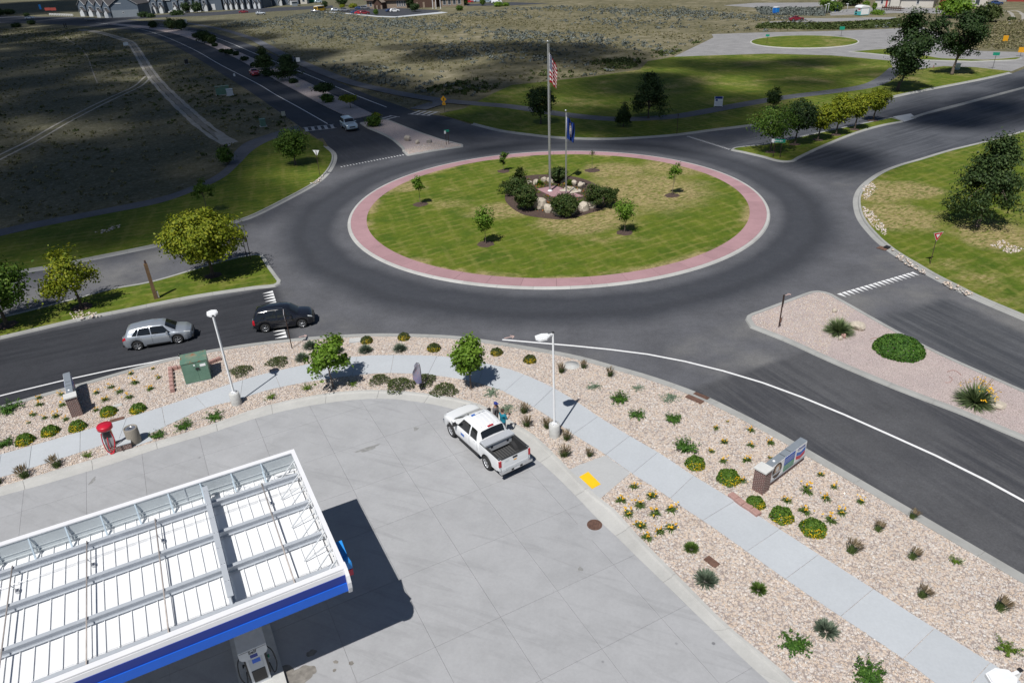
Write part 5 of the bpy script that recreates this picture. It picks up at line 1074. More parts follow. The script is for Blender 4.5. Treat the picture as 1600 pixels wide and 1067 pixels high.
def flag_mesh(hoist, fly, reach, fall, seed, nx=40, ny=26):
    """cloth hung from the hoist edge: it falls in folds along the fly"""
    rg = np.random.default_rng(seed); ph = rg.uniform(0, 6, 3); V = []; U = []
    for j in range(ny + 1):
        for i in range(nx + 1):
            u, v = i / nx, j / ny; w = u ** .85
            x = reach * (w + .10 * math.sin(7 * u + 3 * v + ph[0]) * u); z = -hoist * (1 - v) - fall * (u ** 1.15) * (.55 + .45 * v) + .05 * math.sin(9 * u + 5 * v)
            y = (.20 * math.sin(11 * u + 2.2 * v + ph[1]) + .09 * math.sin(21 * u - 4 * v + ph[2])) * min(1, u * 3) * hoist * .42
            V.append((x, y, z)); U.append((u, v))
    F = [(j * (nx + 1) + i, j * (nx + 1) + i + 1, (j + 1) * (nx + 1) + i + 1, (j + 1) * (nx + 1) + i) for j in range(ny) for i in range(nx)]
    me = bpy.data.meshes.new('cloth'); me.from_pydata(V, [], F); uvl = me.uv_layers.new(name='UVMap')
    for lp in me.loops: uvl.data[lp.index].uv = U[lp.vertex_index]
    me.polygons.foreach_set('use_smooth', [True] * len(F)); me.update(); return me
def flagpole(bx, by, tx, ty, r, label, flabel, fm, zt, zb, fly, reach, fall, az, seed):
    H = height((bx, by), (tx, ty)); g = G(bx, by, .19); root = empty('flagpole', (g[0], g[1], .19), 0, label, 'flagpole')
    b = MB(); b.lathe([(r * 2.2, 0), (r * 2.2, .03), (r * 1.5, .10), (r * 1.02, .16)], seg=16); b.obj('base_collar', MT['white'], root)
    b = MB(); b.lathe([(r, .05), (r, H * .35), (r * .55, H - .12)], seg=12); b.obj('shaft', MT['pole'], root)
    b = MB(); b.lathe([(0.0, H - .13), (.05, H - .12), (.05, H - .06)], seg=10); b.lathe([(.001, H - .07), (.08, H - .03), (.11, H + .05), (.08, H + .13), (.001, H + .16)], seg=12); b.obj('finial', MT['pole'], root)
    d = np.array([math.cos(az), math.sin(az)])
    b = MB(); b.tube([(r + .04, 0, 1.2), (r * .6 + .05, 0, H - .15)], .006, 4); b.obj('halyard', MT['white'], root, rz=az)
    z1 = H * zt; f = empty('flag', (g[0], g[1], z1), az, flabel, 'flag')
    mk('cloth', flag_mesh(H * (zt - zb), fly, reach, fall, seed), flag_mat(fm), f, (r * .8 + .03, 0, 0))
    b = MB(); b.tube([(r * .8 + .03, 0, .02), (r * .8 + .03, 0, -H * (zt - zb) - .02)], .018, 6); b.obj('hoist_tape', MT['white'], f)
flagpole(859.5, 298.5, 855.5, 68, .125, 'tall flagpole flying the striped flag in the roundabout', 'large flag with red and white stripes and white stars hanging limp', 'stars_and_stripes', .945, .76, 3.6, .72, 1.35, math.radians(-8), 5)
flagpole(884.6, 305, 884.4, 175, .075, 'shorter flagpole flying the dark blue flag in the roundabout', 'dark blue flag with a pale round emblem hanging limp', 'blue_emblem_flag', .955, .70, 2.2, .75, .75, math.radians(-8), 9)

# ------------------------------------------------------------------ parking lot lamps
def lamp_post(bx, by, tx, ty, az, label, H=None):
    g = G(bx, by, .12); H = H or height((bx, by), (tx, ty)); root = empty('lamp_post', (g[0], g[1], .12), az, label, 'lamp post', 'white lamp posts')
    b = MB(); b.lathe([(.305, 0), (.305, .80), (.285, .82), (.0, .82)], seg=24)
    for z in (.22, .45): b.lathe([(.309, z - .006), (.309, z + .006)], seg=24)
    b.obj('concrete_base', MT['conc_grey'], root)
    b = MB(); b.box((0, 0, .84), (.30, .30, .04)); b.box((0, 0, .88), (.22, .22, .06)); b.obj('base_cover', MT['white'], root)
    for sx, sy in ((.11, .11), (-.11, .11), (.11, -.11), (-.11, -.11)):
        b = MB(); b.lathe([(.018, .85), (.018, .90), (0, .905)], (sx, sy, 0), 6); b.obj('anchor_bolt', MT['dark'], root)
    b = MB(); b.tube([(0, 0, .84), (0, 0, H - .02)], [.068, .062], 4, smooth=False); b.obj('pole', MT['white'], root)
    b = MB(); b.box((0, 0, H), (.11, .11, .05)); b.obj('pole_cap', MT['dark'], root)
    b = MB(); b.box((.16, 0, H - .10), (.24, .09, .10)); b.obj('arm', MT['white'], root)
    hd = MB(); P = [(.24, -.14), (.24, .14), (.52, .31), (.92, .27), (1.02, 0), (.92, -.27), (.52, -.31)]
    hd.prism(P, H - .15, H - .05, bottom=True); hd.prism([(x * .93 + .04, y * .8) for x, y in P], H - .05, H - .02); h_ = hd.obj('lamp_head', MT['white'], root)
    b = MB(); b.box((.66, 0, H - .155), (.5, .42, .02)); b.obj('lens', MT['alu'], h_)
AZ1 = math.atan2(*(G(852, 529, 5.8) - G(866, 523, 5.8))[[1, 0]])
lamp_post(866.5, 681, 865, 520.5, math.atan2(*(G(841, 528, 6.1) - G(865, 521, 6.1))[[1, 0]]), 'white lamp post standing between the pickup and the sidewalk')
g_ = G(370, 632); H1 = height((370, 632), (336, 488)); a1 = math.atan2(*(G(333, 487, H1) - G(335.5, 496, H1))[[1, 0]])
lamp_post(370, 631, 335.5, 494, a1, 'white lamp post with a fat concrete foot near the transformer box')
HL = 6.2; tp_ = G(1594, 1046, HL); q_ = G(1556, 1062, HL) - tp_
gq, _ = PX([[tp_[0], tp_[1], .12]]); lamp_post(gq[0][0], gq[0][1], 0, 0, math.atan2(q_[1], q_[0]), 'white lamp post of which only the top shows at the lower right corner', HL - .12)

# ------------------------------------------------------------------ signs
def post(b, H, r=.035, sq=True): b.tube([(0, 0, 0), (0, 0, H)], r, 4 if sq else 8, smooth=False)
def tri_plate(b, c, s, off, m=0):
    h = s * .866; b.add([(-s / 2 + c[0], off, c[1] + h * .5), (s / 2 + c[0], off, c[1] + h * .5), (c[0], off, c[1] - h * .5)], [(0, 2, 1)], m)
def facing(g, tgt): d = np.asarray(tgt)[:2] - g[:2]; return math.atan2(d[1], d[0]) + math.pi / 2
def yield_sign(bx, by, tx, ty, az, label, back=False):
    g = G(bx, by, .1); H = height((bx, by), (tx, ty)); root = empty('yield_sign', tuple(g), az, label, 'yield sign')
    b = MB(); post(b, H - .05); b.obj('post', MT['rust_post'], root)
    s = .92; hgt = s * .8; zc = H - hgt * .5
    b = MB(); V = [(-s / 2, z0, zc + hgt / 2) for z0 in (-.06,)];
    P = [(-s / 2, zc + hgt / 2), (s / 2, zc + hgt / 2), (0, zc - hgt / 2)]
    def plate(nm, k, y0, y1, m):
        bb = MB(); c = (0, zc + hgt / 6); q = [(c[0] + (x - c[0]) * k, c[1] + (z - c[1]) * k) for x, z in P]
        bb.add([(x, y0, z) for x, z in q] + [(x, y1, z) for x, z in q], [(0, 2, 1), (3, 4, 5), (0, 1, 4, 3), (1, 2, 5, 4), (2, 0, 3, 5)]); return bb.obj(nm, m, root)
    plate('sign_plate', 1.0, -.060, -.045, MT['white']); plate('red_band', .92, -.064, -.061, MT['red']); plate('white_centre', .42, -.068, -.065, MT['white'])
cam_xy = np.array([0, 0])
g = G(1453, 413); yield_sign(1453, 413, 1468, 364, facing(g, [g[0] + 1.5, g[1] - 6]), 'red and white yield sign standing on the east lawn')
g = G(500, 275); yield_sign(500, 275, 495, 235, facing(g, [g[0] + 3, g[1] + 9]), 'yield sign seen from behind on the northwest lawn')
g = G(456.5, 547); yield_sign(456.5, 545, 446, 487, facing(g, [g[0] - 6.0, g[1] - 1.7]), 'yield sign seen edge-on in front of the black SUV')
def board(bx, by, tx, ty, az, label, w, h, m, name='street_sign', cat='street sign', two=0.0, decor=None, postm='rust_post', tilt=0.0):
    g = G(bx, by, .1); H = height((bx, by), (tx, ty)); root = empty(name, tuple(g), az, label, cat)
    for sx in ((-two / 2, two / 2) if two else (0,)):
        b = MB(); b.tube([(sx, 0, 0), (sx, 0, H)], .035, 4, smooth=False); b.obj('post', MT[postm], root)
    b = MB(); b.box((0, -.05, H - h / 2), (w, .025, h)); p = b.obj('sign_panel', MT[m], root)
    if decor: decor(root, w, h, H)
    return root
def bars_decor(root, w, h, H):                                   # unreadable lettering: light strokes
    rg = np.random.default_rng(int(w * 100)); b = MB(); x = -w * .42
    while x < w * .40:
        q = rg.uniform(.03, .06); b.box((x, -.066, H - h / 2), (q, .004, h * rg.uniform(.3, .5))); x += q + rg.uniform(.03, .06)
    b.obj('lettering', MT['white'], root)
def ne_decor(root, w, h, H):
    b = MB(); b.box((-w * .40, -.066, H - h / 2), (w * .2, .006, h * .98)); b.obj('white_end_panel', MT['white'], root); bars_decor(root, w * .7, h, H)
g = G(1213, 247); board(1213, 247, 1213, 217, facing(g, [0, 0]), 'green street name sign on two short posts at the northeast median', 1.6, .42, 'sign_green', two=.8, decor=ne_decor)
g = G(699, 225); board(699.5, 226.5, 698, 203, facing(g, [20, 0]), 'green street sign on two posts at the far median tip', .7, .3, 'sign_green', two=.35, decor=lambda r, w, h, H: (lambda b: b.box((-.25, -.07, H - .32), (.25, .01, .4)) and b.obj('white_plate', MT['white'], r))(MB()))
g = G(389, 404); board(389, 404, 383, 370, facing(g, [g[0] + 5, g[1] + 5]), 'dark sign on two brown posts at the west median tip', .75, .35, 'dark', two=.75)
b = G(1217, 511, .12); root = empty('leaning_sign', tuple(b), 0, 'brown leaning sign post seen edge-on at the tip of the gravel median', 'street sign')
Hs = height((1214, 507), (1221.5, 457)); az = facing(b, [b[0] + 9.0, b[1] - 4.3]); root.rotation_euler[2] = az
bb = MB(); post(bb, Hs, .045); bb.obj('post', MT['rust_post'], root)
bb = MB(); bb.box((0, -.06, Hs - .42), (.62, .02, .75)); bb.obj('sign_panel', MT['dark'], root)
bb = MB(); bb.box((0, -.06, .55), (.14, .08, .30)); bb.obj('reflector_box', MT['rust'], root)
g = G(1057.5, 210); board(1057.5, 210, 1058.5, 178, facing(g, [g[0] + 9, g[1] - 3]), 'thin dark sign post at the kerb of the north lawn', .12, .5, 'dark')
# white information board on the north lawn
def info_decor(root, w, h, H):
    b = MB(); b.box((0, -.066, H - h * .13), (w * .92, .006, h * .24)); b.obj('blue_header', MT['blue_d'], root)
    b = MB(); b.box((-w * .25, -.066, H - h * .38), (w * .26, .006, h * .18)); b.obj('blue_mark', MT['blue_d'], root)
    b = MB()
    for i in range(3): b.box((w * .05, -.066, H - h * (.55 + .14 * i)), (w * .7, .006, h * .04))
    b.obj('text_lines', MT['steel_white'], root)
g = G(1122, 167); board(1122, 167.5, 1124, 151, facing(g, [0, 0]), 'white notice board with a blue header on two white posts by the path', 1.25, 1.5, 'white', 'notice_board', 'notice board', 1.25, info_decor, 'white')
# pedestrian warning diamond
g = G(695, 177); H = height((695.5, 176), (693.5, 149)); root = empty('crossing_sign', tuple(g), facing(g, [g[0] - 7, g[1] - 16]), 'orange yellow pedestrian diamond sign at the path crossing', 'warning sign')
bb = MB(); post(bb, H); bb.obj('post', MT['dark'], root)
bb = MB(); bb.box((0, -.05, H - .55), (.78, .02, .78), R=np.array(Matrix.Rotation(math.pi / 4, 3, 'Y'))); bb.obj('diamond_plate', MT['sign_yellow'], root)
bb = MB(); bb.box((0, -.05, H - 1.28), (.6, .02, .42)); bb.obj('arrow_plate', MT['sign_yellow'], root)
bb = MB(); bb.lathe([(.001, -.07), (.09, -.07)], (0, 0, H - .28), 8, axis='y'); bb.add([(-.02, -.066, H - .36), (.09, -.066, H - .42), (.05, -.066, H - .62), (.13, -.066, H - .86), (.07, -.066, H - .86), (0, -.066, H - .68), (-.09, -.066, H - .86), (-.14, -.066, H - .84), (-.06, -.066, H - .58), (-.10, -.066, H - .44)], [tuple(range(10))]); bb.add([(-.14, -.066, H - 1.20), (.1, -.066, H - 1.30), (.04, -.066, H - 1.38), (-.16, -.066, H - 1.26)], [(0, 1, 2, 3)]); bb.obj('pictogram', MT['black'], root)
def small_sign(px, py, tx, ty, m, lab, w=.7, h=.6, tgt=(0, 0)):
    g = G(px, py); return board(px, py, tx, ty, facing(g, tgt), lab, w, h, m, postm='dark')
small_sign(1551, 107, 1557, 82, 'sign_green', 'green street sign at the far road junction', 1.1, .55)
small_sign(1214 - 16, 68, 1198, 54, 'sign_green', 'small green sign on the far roundabout, left one', .9, .5)
small_sign(1314, 57, 1317, 42, 'sign_green', 'small green sign beyond the far roundabout', 1.2, .8)
small_sign(1570, 66, 1573, 56, 'sign_yellow', 'yellow sign in the dry field at the far right', 1.0, 1.2); small_sign(1594, 88, 1597, 74, 'sign_yellow', 'yellow sign by the road at the right edge', 1.1, 1.0)
small_sign(446, 196, 443.5, 174, 'alu', 'grey sign seen from behind beside the left crosswalk', .6, .7); small_sign(467, 102, 467, 90, 'white', 'small white sign beside the far path', .9, 1.0)
small_sign(198, 75, 198, 66, 'white', 'white notice sign beside the dirt track', 1.5, 1.0); small_sign(290, 36, 289, 30.5, 'white', 'white sign by the far path bend', 1.2, 1.6); small_sign(367, 122, 367, 115, 'white', 'short white marker near the shoulder of the far road', .4, .6)
# ------------------------------------------------------------------ weathered wood-look post on the median
g = G(244, 467, .1); H = height((244, 467), (227, 407)); root = empty('wooden_post', tuple(g), .5, 'tall weathered brown wooden post on the west median', 'post')
MT['wood'] = plain('weathered_wood', (0.17, 0.105, 0.055), .9, 0, .3, 5, .5, 20)
bb = MB(); bb.box((0, 0, H * .46), (.27, .22, H * .92)); bb.obj('shaft', MT['wood'], root)
bb = MB(); bb.box((0.02, 0, H * .96), (.14, .16, H * .08)); bb.obj('top_stub', MT['rust_post'], root)
bb = MB(); bb.box((.2, .02, .35), (.16, .2, .55)); bb.obj('meter_box', MT['rockgrey'], root)
# ------------------------------------------------------------------ transformer box
t = NT('utility_green'); p = t.ob(); z = t.xyz(p)[2]
rs = t.math('MULTIPLY', t.step(t.noise(1.9, p, 6, .7), .53, .63), t.step(z, 1.36, 1.40))
c = t.mix(rs, t.ramp(t.noise(2, p), [(.3, (.10, .19, .14)), (.7, (.13, .235, .175))]), t.ramp(t.noise(14, p), [(.3, (.16, .06, .03)), (.7, (.34, .17, .08))]))
c = t.mix(t.math('MULTIPLY', t.step(t.noise(1.2, p, 5, .7), .46, .60), t.math('MULTIPLY', t.step(z, 1.36, 1.40), .35)), c, (.36, .30, .20)); MT['green_box'] = t.fin(c, .55)
A, B = G(291, 602, .12), G(331, 593, .12); d = (B - A)[:2]; W = np.linalg.norm(d); az = math.atan2(d[1], d[0]); D = 1.5
Hb = 1.42; root = empty('transformer_box', (A[0], A[1], .12), az, 'green utility transformer box with a rusty top', 'utility box')
bb = MB(); bb.bbox((0, 0, 0), (W, D, .06)); bb.obj('pad', MT['conc_grey'], root)
bb = MB(); bb.add([(0.0, 0.02, .06), (W, .02, .06), (W, D, .06), (0, D, .06), (0, .16, Hb), (W, .16, Hb), (W, D, Hb), (0, D, Hb)], [(0, 3, 2, 1), (4, 5, 6, 7), (0, 1, 5, 4), (1, 2, 6, 5), (2, 3, 7, 6), (3, 0, 4, 7)]); bb.obj('cabinet', MT['green_box'], root)
def front(x0, x1, z0, z1, o): f = lambda zz: .02 + .14 * (zz - .06) / (Hb - .06) - o; return [(x0, f(z0), z0), (x1, f(z0), z0), (x1, f(z1), z1), (x0, f(z1), z1)]
for x0, x1 in ((.02, W * .56), (W * .57, W - .02)):
    bb = MB(); q = front(x0, x1, .10, Hb - .04, .018); bb.add(q + [(x, y + .02, zz) for x, y, zz in q], [(0, 1, 2, 3), (0, 4, 5, 1), (1, 5, 6, 2), (2, 6, 7, 3), (3, 7, 4, 0)]); bb.obj('door', MT['green_box'], root)
bb = MB(); bb.add(front(W * .70, W * .92, 1.06, 1.24, .024), [(0, 1, 2, 3)]); bb.add(front(W * .46, W * .52, 1.18, 1.28, .024), [(0, 1, 2, 3)]); bb.obj('label_plate', MT['white'], root)
bb = MB(); bb.box((W * .58, .06, .98), (.22, .07, .12)); bb.obj('latch', MT['black'], root)
bb = MB(); bb.bbox((-.03, .12, Hb), (W + .03, D + .03, Hb + .05)); bb.obj('lid', MT['green_box'], root)
# dark edging blocks around it
rgk = np.random.default_rng(4)
def blocks(s, n, lab, w=.42, d=.24, h=.22, tilt=.0, m='block'):
    P = resample(smooth(gl(s, .12), 4), .05); T = np.linspace(0, len(P) - 1, n).astype(int)
    w = min(w, .97 * .05 * (T[1] - T[0]))
    for k, i in enumerate(T):
        j = min(i + 3, len(P) - 1); j0 = max(j - 6, 0); dd = P[j] - P[j0]; az = math.atan2(dd[1], dd[0])
        bb = MB(); x, y, z0 = w / 2, d / 2, h; c = .035
        bb.add([(-x, -y, 0), (x, -y, 0), (x, y, 0), (-x, y, 0), (-x, -y, z0 - c), (x, -y, z0 - c), (x, y, z0 - c), (-x, y, z0 - c), (-x + c, -y + c, z0), (x - c, -y + c, z0), (x - c, y - c, z0), (-x + c, y - c, z0)],
               [(0, 1, 5, 4), (1, 2, 6, 5), (2, 3, 7, 6), (3, 0, 4, 7), (4, 5, 9, 8), (5, 6, 10, 9), (6, 7, 11, 10), (7, 4, 8, 11), (8, 9, 10, 11)])
        bb.obj('edging_block', MT[m], None, (P[i][0], P[i][1], .11), az + rgk.uniform(-.05, .05), label=lab[k] if isinstance(lab, list) else lab, cat='edging block', group='red edging blocks')
blocks('1146,777.5 1159,788 1170,795 1180,802', 4, ['red edging block farthest up the sidewalk beside the brick sign', 'second red edging block beside the brick sign sidewalk', 'third red edging block beside the brick sign sidewalk', 'red edging block farthest down the sidewalk beside the brick sign'], .80, .34, .2)
LB = ['%s red edging block in the row left of the transformer box' % s for s in ('uppermost', 'second', 'third', 'fourth', 'fifth', 'lowest')]
blocks('267,580 270,611', 6, LB, .40, .26, .30)
blocks('271,578 282,576', 3, ['red edging block left of three behind the transformer box', 'red edging block in the middle of three behind the transformer box', 'red edging block touching the back of the transformer box'], .40, .22, .28)
blocks('328,569 342,563.5', 3, ['red edging block nearest the right rear of the transformer box', 'middle red edging block right of the transformer box', 'last red edging block right of the transformer box'], .40, .22, .28)
g = G(284.5, 568, .12); root = empty('vent_pipe', tuple(g), 0, 'white vent pipe with a black cap behind the transformer box', 'pipe')
bb = MB(); bb.tube([(0, 0, 0), (0, 0, .62)], .085, 12); bb.obj('pipe', MT['white'], root); bb = MB(); bb.lathe([(.105, .60), (.105, .74), (0, .75)], seg=14); bb.obj('cap', MT['black'], root)
# ------------------------------------------------------------------ lids, drains
def lid(px, py, w, d, az, lab, m, name='utility_hatch', z=.125, rim=None, hh=.05):
    g = G(px, py, z); root = empty(name, (g[0], g[1], z), az, lab, 'lid')
    bb = MB(); bb.bbox((-w / 2, -d / 2, 0), (w / 2, d / 2, hh)); bb.obj('rim', MT[rim or m], root)
    bb = MB(); bb.bbox((-w / 2 + .05, -d / 2 + .05, hh), (w / 2 - .05, d / 2 - .05, hh + .02)); bb.obj('cover', MT[m], root)
lid(555.5, 532, .85, .62, .12, 'pale square utility lid among the golden mounds', 'conc_grey', rim='walk'); lid(1112, 878, .62, .36, math.atan2(*(G(1120, 885) - G(1103, 872))[[1, 0]]), 'rusty rectangular valve lid beside the sage mound', 'rust'); lid(183, 656, .80, .32, PADA, 'brown rectangular valve lid above the air machine', 'rust'); lid(184, 634, .5, .34, PADA, 'small grey valve lid behind a yellow shrub by the air machine', 'conc_grey')
g = G(893, 571, .13); root = empty('utility_hatch', tuple(g), 0, 'pale round concrete lid behind the right lamp post', 'lid'); bb = MB(); bb.lathe([(.52, -.02), (.52, .045), (.46, .05)], seg=26); bb.obj('rim', MT['conc_grey'], root); bb = MB(); bb.lathe([(.455, .0), (.455, .045), (0, .05)], seg=26); bb.obj('cover', MT['conc_grey'], root)
root = empty('manhole', (mc[0], mc[1], .053), 0, 'round rusty manhole grate in the forecourt', 'manhole')
bb = MB(); bb.lathe([(.36, 0), (.36, .012), (.345, .012), (.345, -.005)], seg=30); bb.obj('frame', MT['rust'], root)
bb = MB(); bb.lathe([(.345, .002), (0, .002)], seg=24); bb.obj('pit', MT['black'], root)
bb = MB()
for i in range(-4, 5):
    L = math.sqrt(.345 ** 2 - (i * .075) ** 2); bb.bbox((-L, i * .075 - .022, .003), (L, i * .075 + .022, .014)); bb.bbox((i * .075 - .012, -L, .004), (i * .075 + .012, L, .016))
bb.obj('grate', MT['rust'], root)
def drain(px, py, qx, qy, lab):
    A, B = G(px, py)[:2], G(qx, qy)[:2]; c = (A + B) / 2; L = np.linalg.norm(B - A); az = math.atan2(*(B - A)[::-1]); root = empty('storm_drain', (c[0], c[1], 0.03), az, lab, 'storm drain')
    bb = MB(); bb.bbox((-L / 2, -.5, .0), (L / 2, .22, .015)); bb.obj('inlet_pit', MT['black'], root)
    for i in range(12):
        x = -L / 2 + L * (i + .5) / 12; bb = MB(); bb.bbox((x - L / 34, -.48, .012), (x + L / 34, .2, .03)); bb.obj('grate_bar', MT['rust'], root)
    bb = MB(); bb.bbox((-L / 2 - .05, -.86, .0), (L / 2 + .05, -.5, .16)); bb.obj('hood', MT['rust'], root)
drain(1084, 615, 1106, 624.5, 'rusty storm drain inlet in the kerb of the southeast road'); 
A, B = G(1372, 387)[:2], G(1386, 391)[:2]; c = (A + B) / 2; root = empty('storm_drain', (c[0], c[1], .03), math.atan2(*(B - A)[::-1]), 'brown storm drain inlet in the kerb of the east lawn', 'storm drain'); L = np.linalg.norm(B - A)
bb = MB(); bb.bbox((-L / 2, -.3, .005), (L / 2, .35, .04)); bb.obj('grate', MT['rust'], root); bb = MB(); bb.bbox((0, .1, .04), (L / 2, .55, .17)); bb.obj('inlet_mouth', MT['black'], root)
# green cabinets in the western field
for (x, y, w, h, lab, m) in ((349, 148, 2.6, 1.6, 'dark green utility cabinet in the western field', 'green_box'), (360, 149.5, 1.2, 1.2, 'pale slanted panel beside the dark green cabinet', 'steel_white'), (411.5, 197.5, .85, 1.1, 'small dark utility pedestal at the left crosswalk', 'green_box'), (292, 100.5, .9, 1.1, 'small dark pedestal beside the dirt track', 'dark')):
    g = G(x, y); root = empty('utility_cabinet', tuple(g), .4, lab, 'utility box'); bb = MB(); bb.bbox((-w / 2, -.5, 0), (w / 2, .5, h)); bb.obj('cabinet', MT[m], root); bb = MB(); bb.bbox((-w / 2 - .05, -.55, h), (w / 2 + .05, .55, h + .07)); bb.obj('lid', MT[m], root)
    bb = MB(); bb.bbox((-w / 2 - .15, -.65, -.02), (w / 2 + .15, .65, .06)); bb.obj('pad', MT['conc_grey'], root)
# ------------------------------------------------------------------ concrete litter bin and air machine
g = G(211, 690, .16); root = empty('litter_bin', tuple(g), 0, 'round exposed-aggregate litter bin beside the red air machine', 'litter bin')
bb = MB(); bb.lathe([(.36, 0), (.37, .03), (.37, .95), (.35, .985), (.31, .985), (.30, .93)], seg=28); bb.obj('barrel', MT['aggregate'], root)
bb = MB(); bb.lathe([(.305, .93), (.28, .955), (.12, .985), (.115, .90)], seg=24); bb.obj('lid', MT['alu'], root)
bb = MB(); bb.lathe([(.112, .92), (0, .92)], seg=16); bb.obj('opening', MT['black'], root)
MT['purlin_'] = plain('grey_cabinet_paint', (.36, .37, .38), .5, .1, .08, 4)
g = G(176, 702, .16); az = PADA - math.pi / 2 * 0; root = empty('air_machine', tuple(g), PADA, 'red-capped tyre air machine with coiled red hose at the kerb', 'air machine')
MT['brick'] = None
t = NT('red_brick'); p = t.ob(); br = t.n('ShaderNodeTexBrick'); 
_m = t.xyz(p); cx_ = t.n('ShaderNodeCombineXYZ'); t.put(cx_.inputs[0], t.math('ADD', _m[0], _m[1])); t.put(cx_.inputs[1], _m[2]); t.l(cx_.outputs[0], br.inputs['Vector'])
br.inputs['Scale'].default_value = 1.0; br.inputs['Brick Width'].default_value = .2; br.inputs['Row Height'].default_value = .075; br.inputs['Mortar Size'].default_value = .010
br.inputs['Color1'].default_value = (.15, .050, .040, 1); br.inputs['Color2'].default_value = (.085, .032, .030, 1); br.inputs['Mortar'].default_value = (.46, .40, .37, 1)
t.bump(t.math('SUBTRACT', 1.0, br.outputs[1]), .5, .01); MT['brick'] = t.fin(br.outputs[0], .9)
bb = MB(); bb.bbox((-.1, -.42, 0), (1.0, .12, .34)); bb.obj('brick_plinth', MT['brick'], root)
bb = MB(); bb.bbox((.28, -.44, .34), (1.03, .15, .39)); bb.obj('plinth_cap', MT['walk'], root)
bb = MB(); bb.bbox((-.20, -.26, .0), (.26, .18, 1.48)); bb.obj('cabinet', MT['purlin_'], root)
bb = MB(); bb.bbox((-.14, -.275, .95), (.20, -.26, 1.34)); bb.obj('control_panel', MT['dark'], root)
bb = MB(); bb.bbox((.258, -.2, .3), (.272, .12, 1.40)); bb.obj('side_decal', MT['sign_yellow'], root)
bb = MB(); bb.lathe([(.0, 1.44), (.36, 1.45), (.40, 1.47), (.40, 1.66), (.37, 1.70), (0, 1.71)], (0.03, -.04, 0), 28); bb.obj('round_cap', MT['red'], root)
bb = MB()
bb.tube(smooth(np.array([(-.22, -.30, 1.35), (-.27, -.34, .8), (-.22, -.38, .25), (-.05, -.46, .05), (.08, -.44, .10), (.22, -.36, .45), (.30, -.31, .9), (.24, -.29, 1.34)]), 6), .03, 8)
bb.tube(smooth(np.array([(.0, -.29, 1.0), (-.06, -.36, .5), (-.02, -.42, .18), (.1, -.44, .08), (.0, -.5, .03), (-.12, -.48, .04)]), 6), .026, 8); bb.obj('air_hose', MT['red'], root)
bb = MB(); bb.tube(smooth(np.array([(.5, -.43, .34), (.52, -.5, .2), (.55, -.56, .03)]), 5), .02, 6); bb.obj('nozzle', MT['black'], root)
# ------------------------------------------------------------------ feather banner
g = G(660.5, 607, .12); H = height((660.5, 607), (651, 566)) ; root = empty('feather_banner', tuple(g), math.radians(200), 'faded grey-blue feather banner leaning on the gravel strip', 'banner')
t = NT('banner_cloth'); x = t.xyz(t.uv()); c = t.ramp(x[1], [(0.0, (.15, .16, .30)), (.35, (.24, .23, .33)), (.7, (.36, .36, .42)), (1, (.30, .31, .38))]); c = t.mix(t.math('MULTIPLY', t.step(t.noise(9, t.uv(), 3), .55, .6), .6), c, (.45, .22, .24)); MT['banner'] = t.fin(c, .85)
Hh = H; bb = MB(); P = smooth(np.array([(0, 0, 0), (0, 0, Hh * .6), (.03, 0, Hh * .92), (.20, 0, Hh * 1.0)]), 5); bb.tube(P, np.linspace(.03, .012, len(P)), 6); bb.obj('pole', MT['dark'], root)
V, U = [], []
for j in range(17):
    v = j / 16; z = Hh * (.22 + .78 * v); w = .52 * (1 - .55 * max(0, v - .6) / .4) * (0.6 + .4 * min(1, v * 4)); x0 = .20 * max(0, (v - .75) / .25) ** 2
    for i in range(5): u = i / 4; V.append((x0 + w * u * (1 if v < .97 else .5), .07 * math.sin(3 * u + 6 * v) * u, z - .06 * u * (v > .8))); U.append((u, v))
F = [(j * 5 + i, j * 5 + i + 1, (j + 1) * 5 + i + 1, (j + 1) * 5 + i) for j in range(16) for i in range(4)]
me = bpy.data.meshes.new('cloth'); me.from_pydata(V, [], F); uvl = me.uv_layers.new(name='UVMap')
for lp in me.loops: uvl.data[lp.index].uv = U[lp.vertex_index]
me.polygons.foreach_set('use_smooth', [True] * len(F)); mk('cloth', me, MT['banner'], root)
bb = MB(); bb.box((0, 0, .02), (.34, .34, .04)); bb.obj('foot', MT['dark'], root)
# ------------------------------------------------------------------ lettering
def text_mesh(s, size, bold=0.0, depth=0.002):
    cu = bpy.data.curves.new('lettering', 'FONT'); cu.body = s; cu.size = size; cu.extrude = depth; cu.offset = bold; cu.align_x = 'CENTER'; cu.align_y = 'CENTER'
    ob = bpy.data.objects.new('tmp', cu); COL.objects.link(ob); dg = bpy.context.evaluated_depsgraph_get(); me = bpy.data.meshes.new_from_object(ob.evaluated_get(dg)); bpy.data.objects.remove(ob); me.name = 'lettering'; me.materials.clear(); return me
def lettering(s, size, parent, loc, mat, bold=0.0, wide=1.0, name='lettering', rot=(math.pi / 2, 0, 0)):
    o = mk(name, text_mesh(s, size, bold), MT[mat], parent, loc); o.rotation_euler = rot; o.scale = (wide, 1, 1); return o
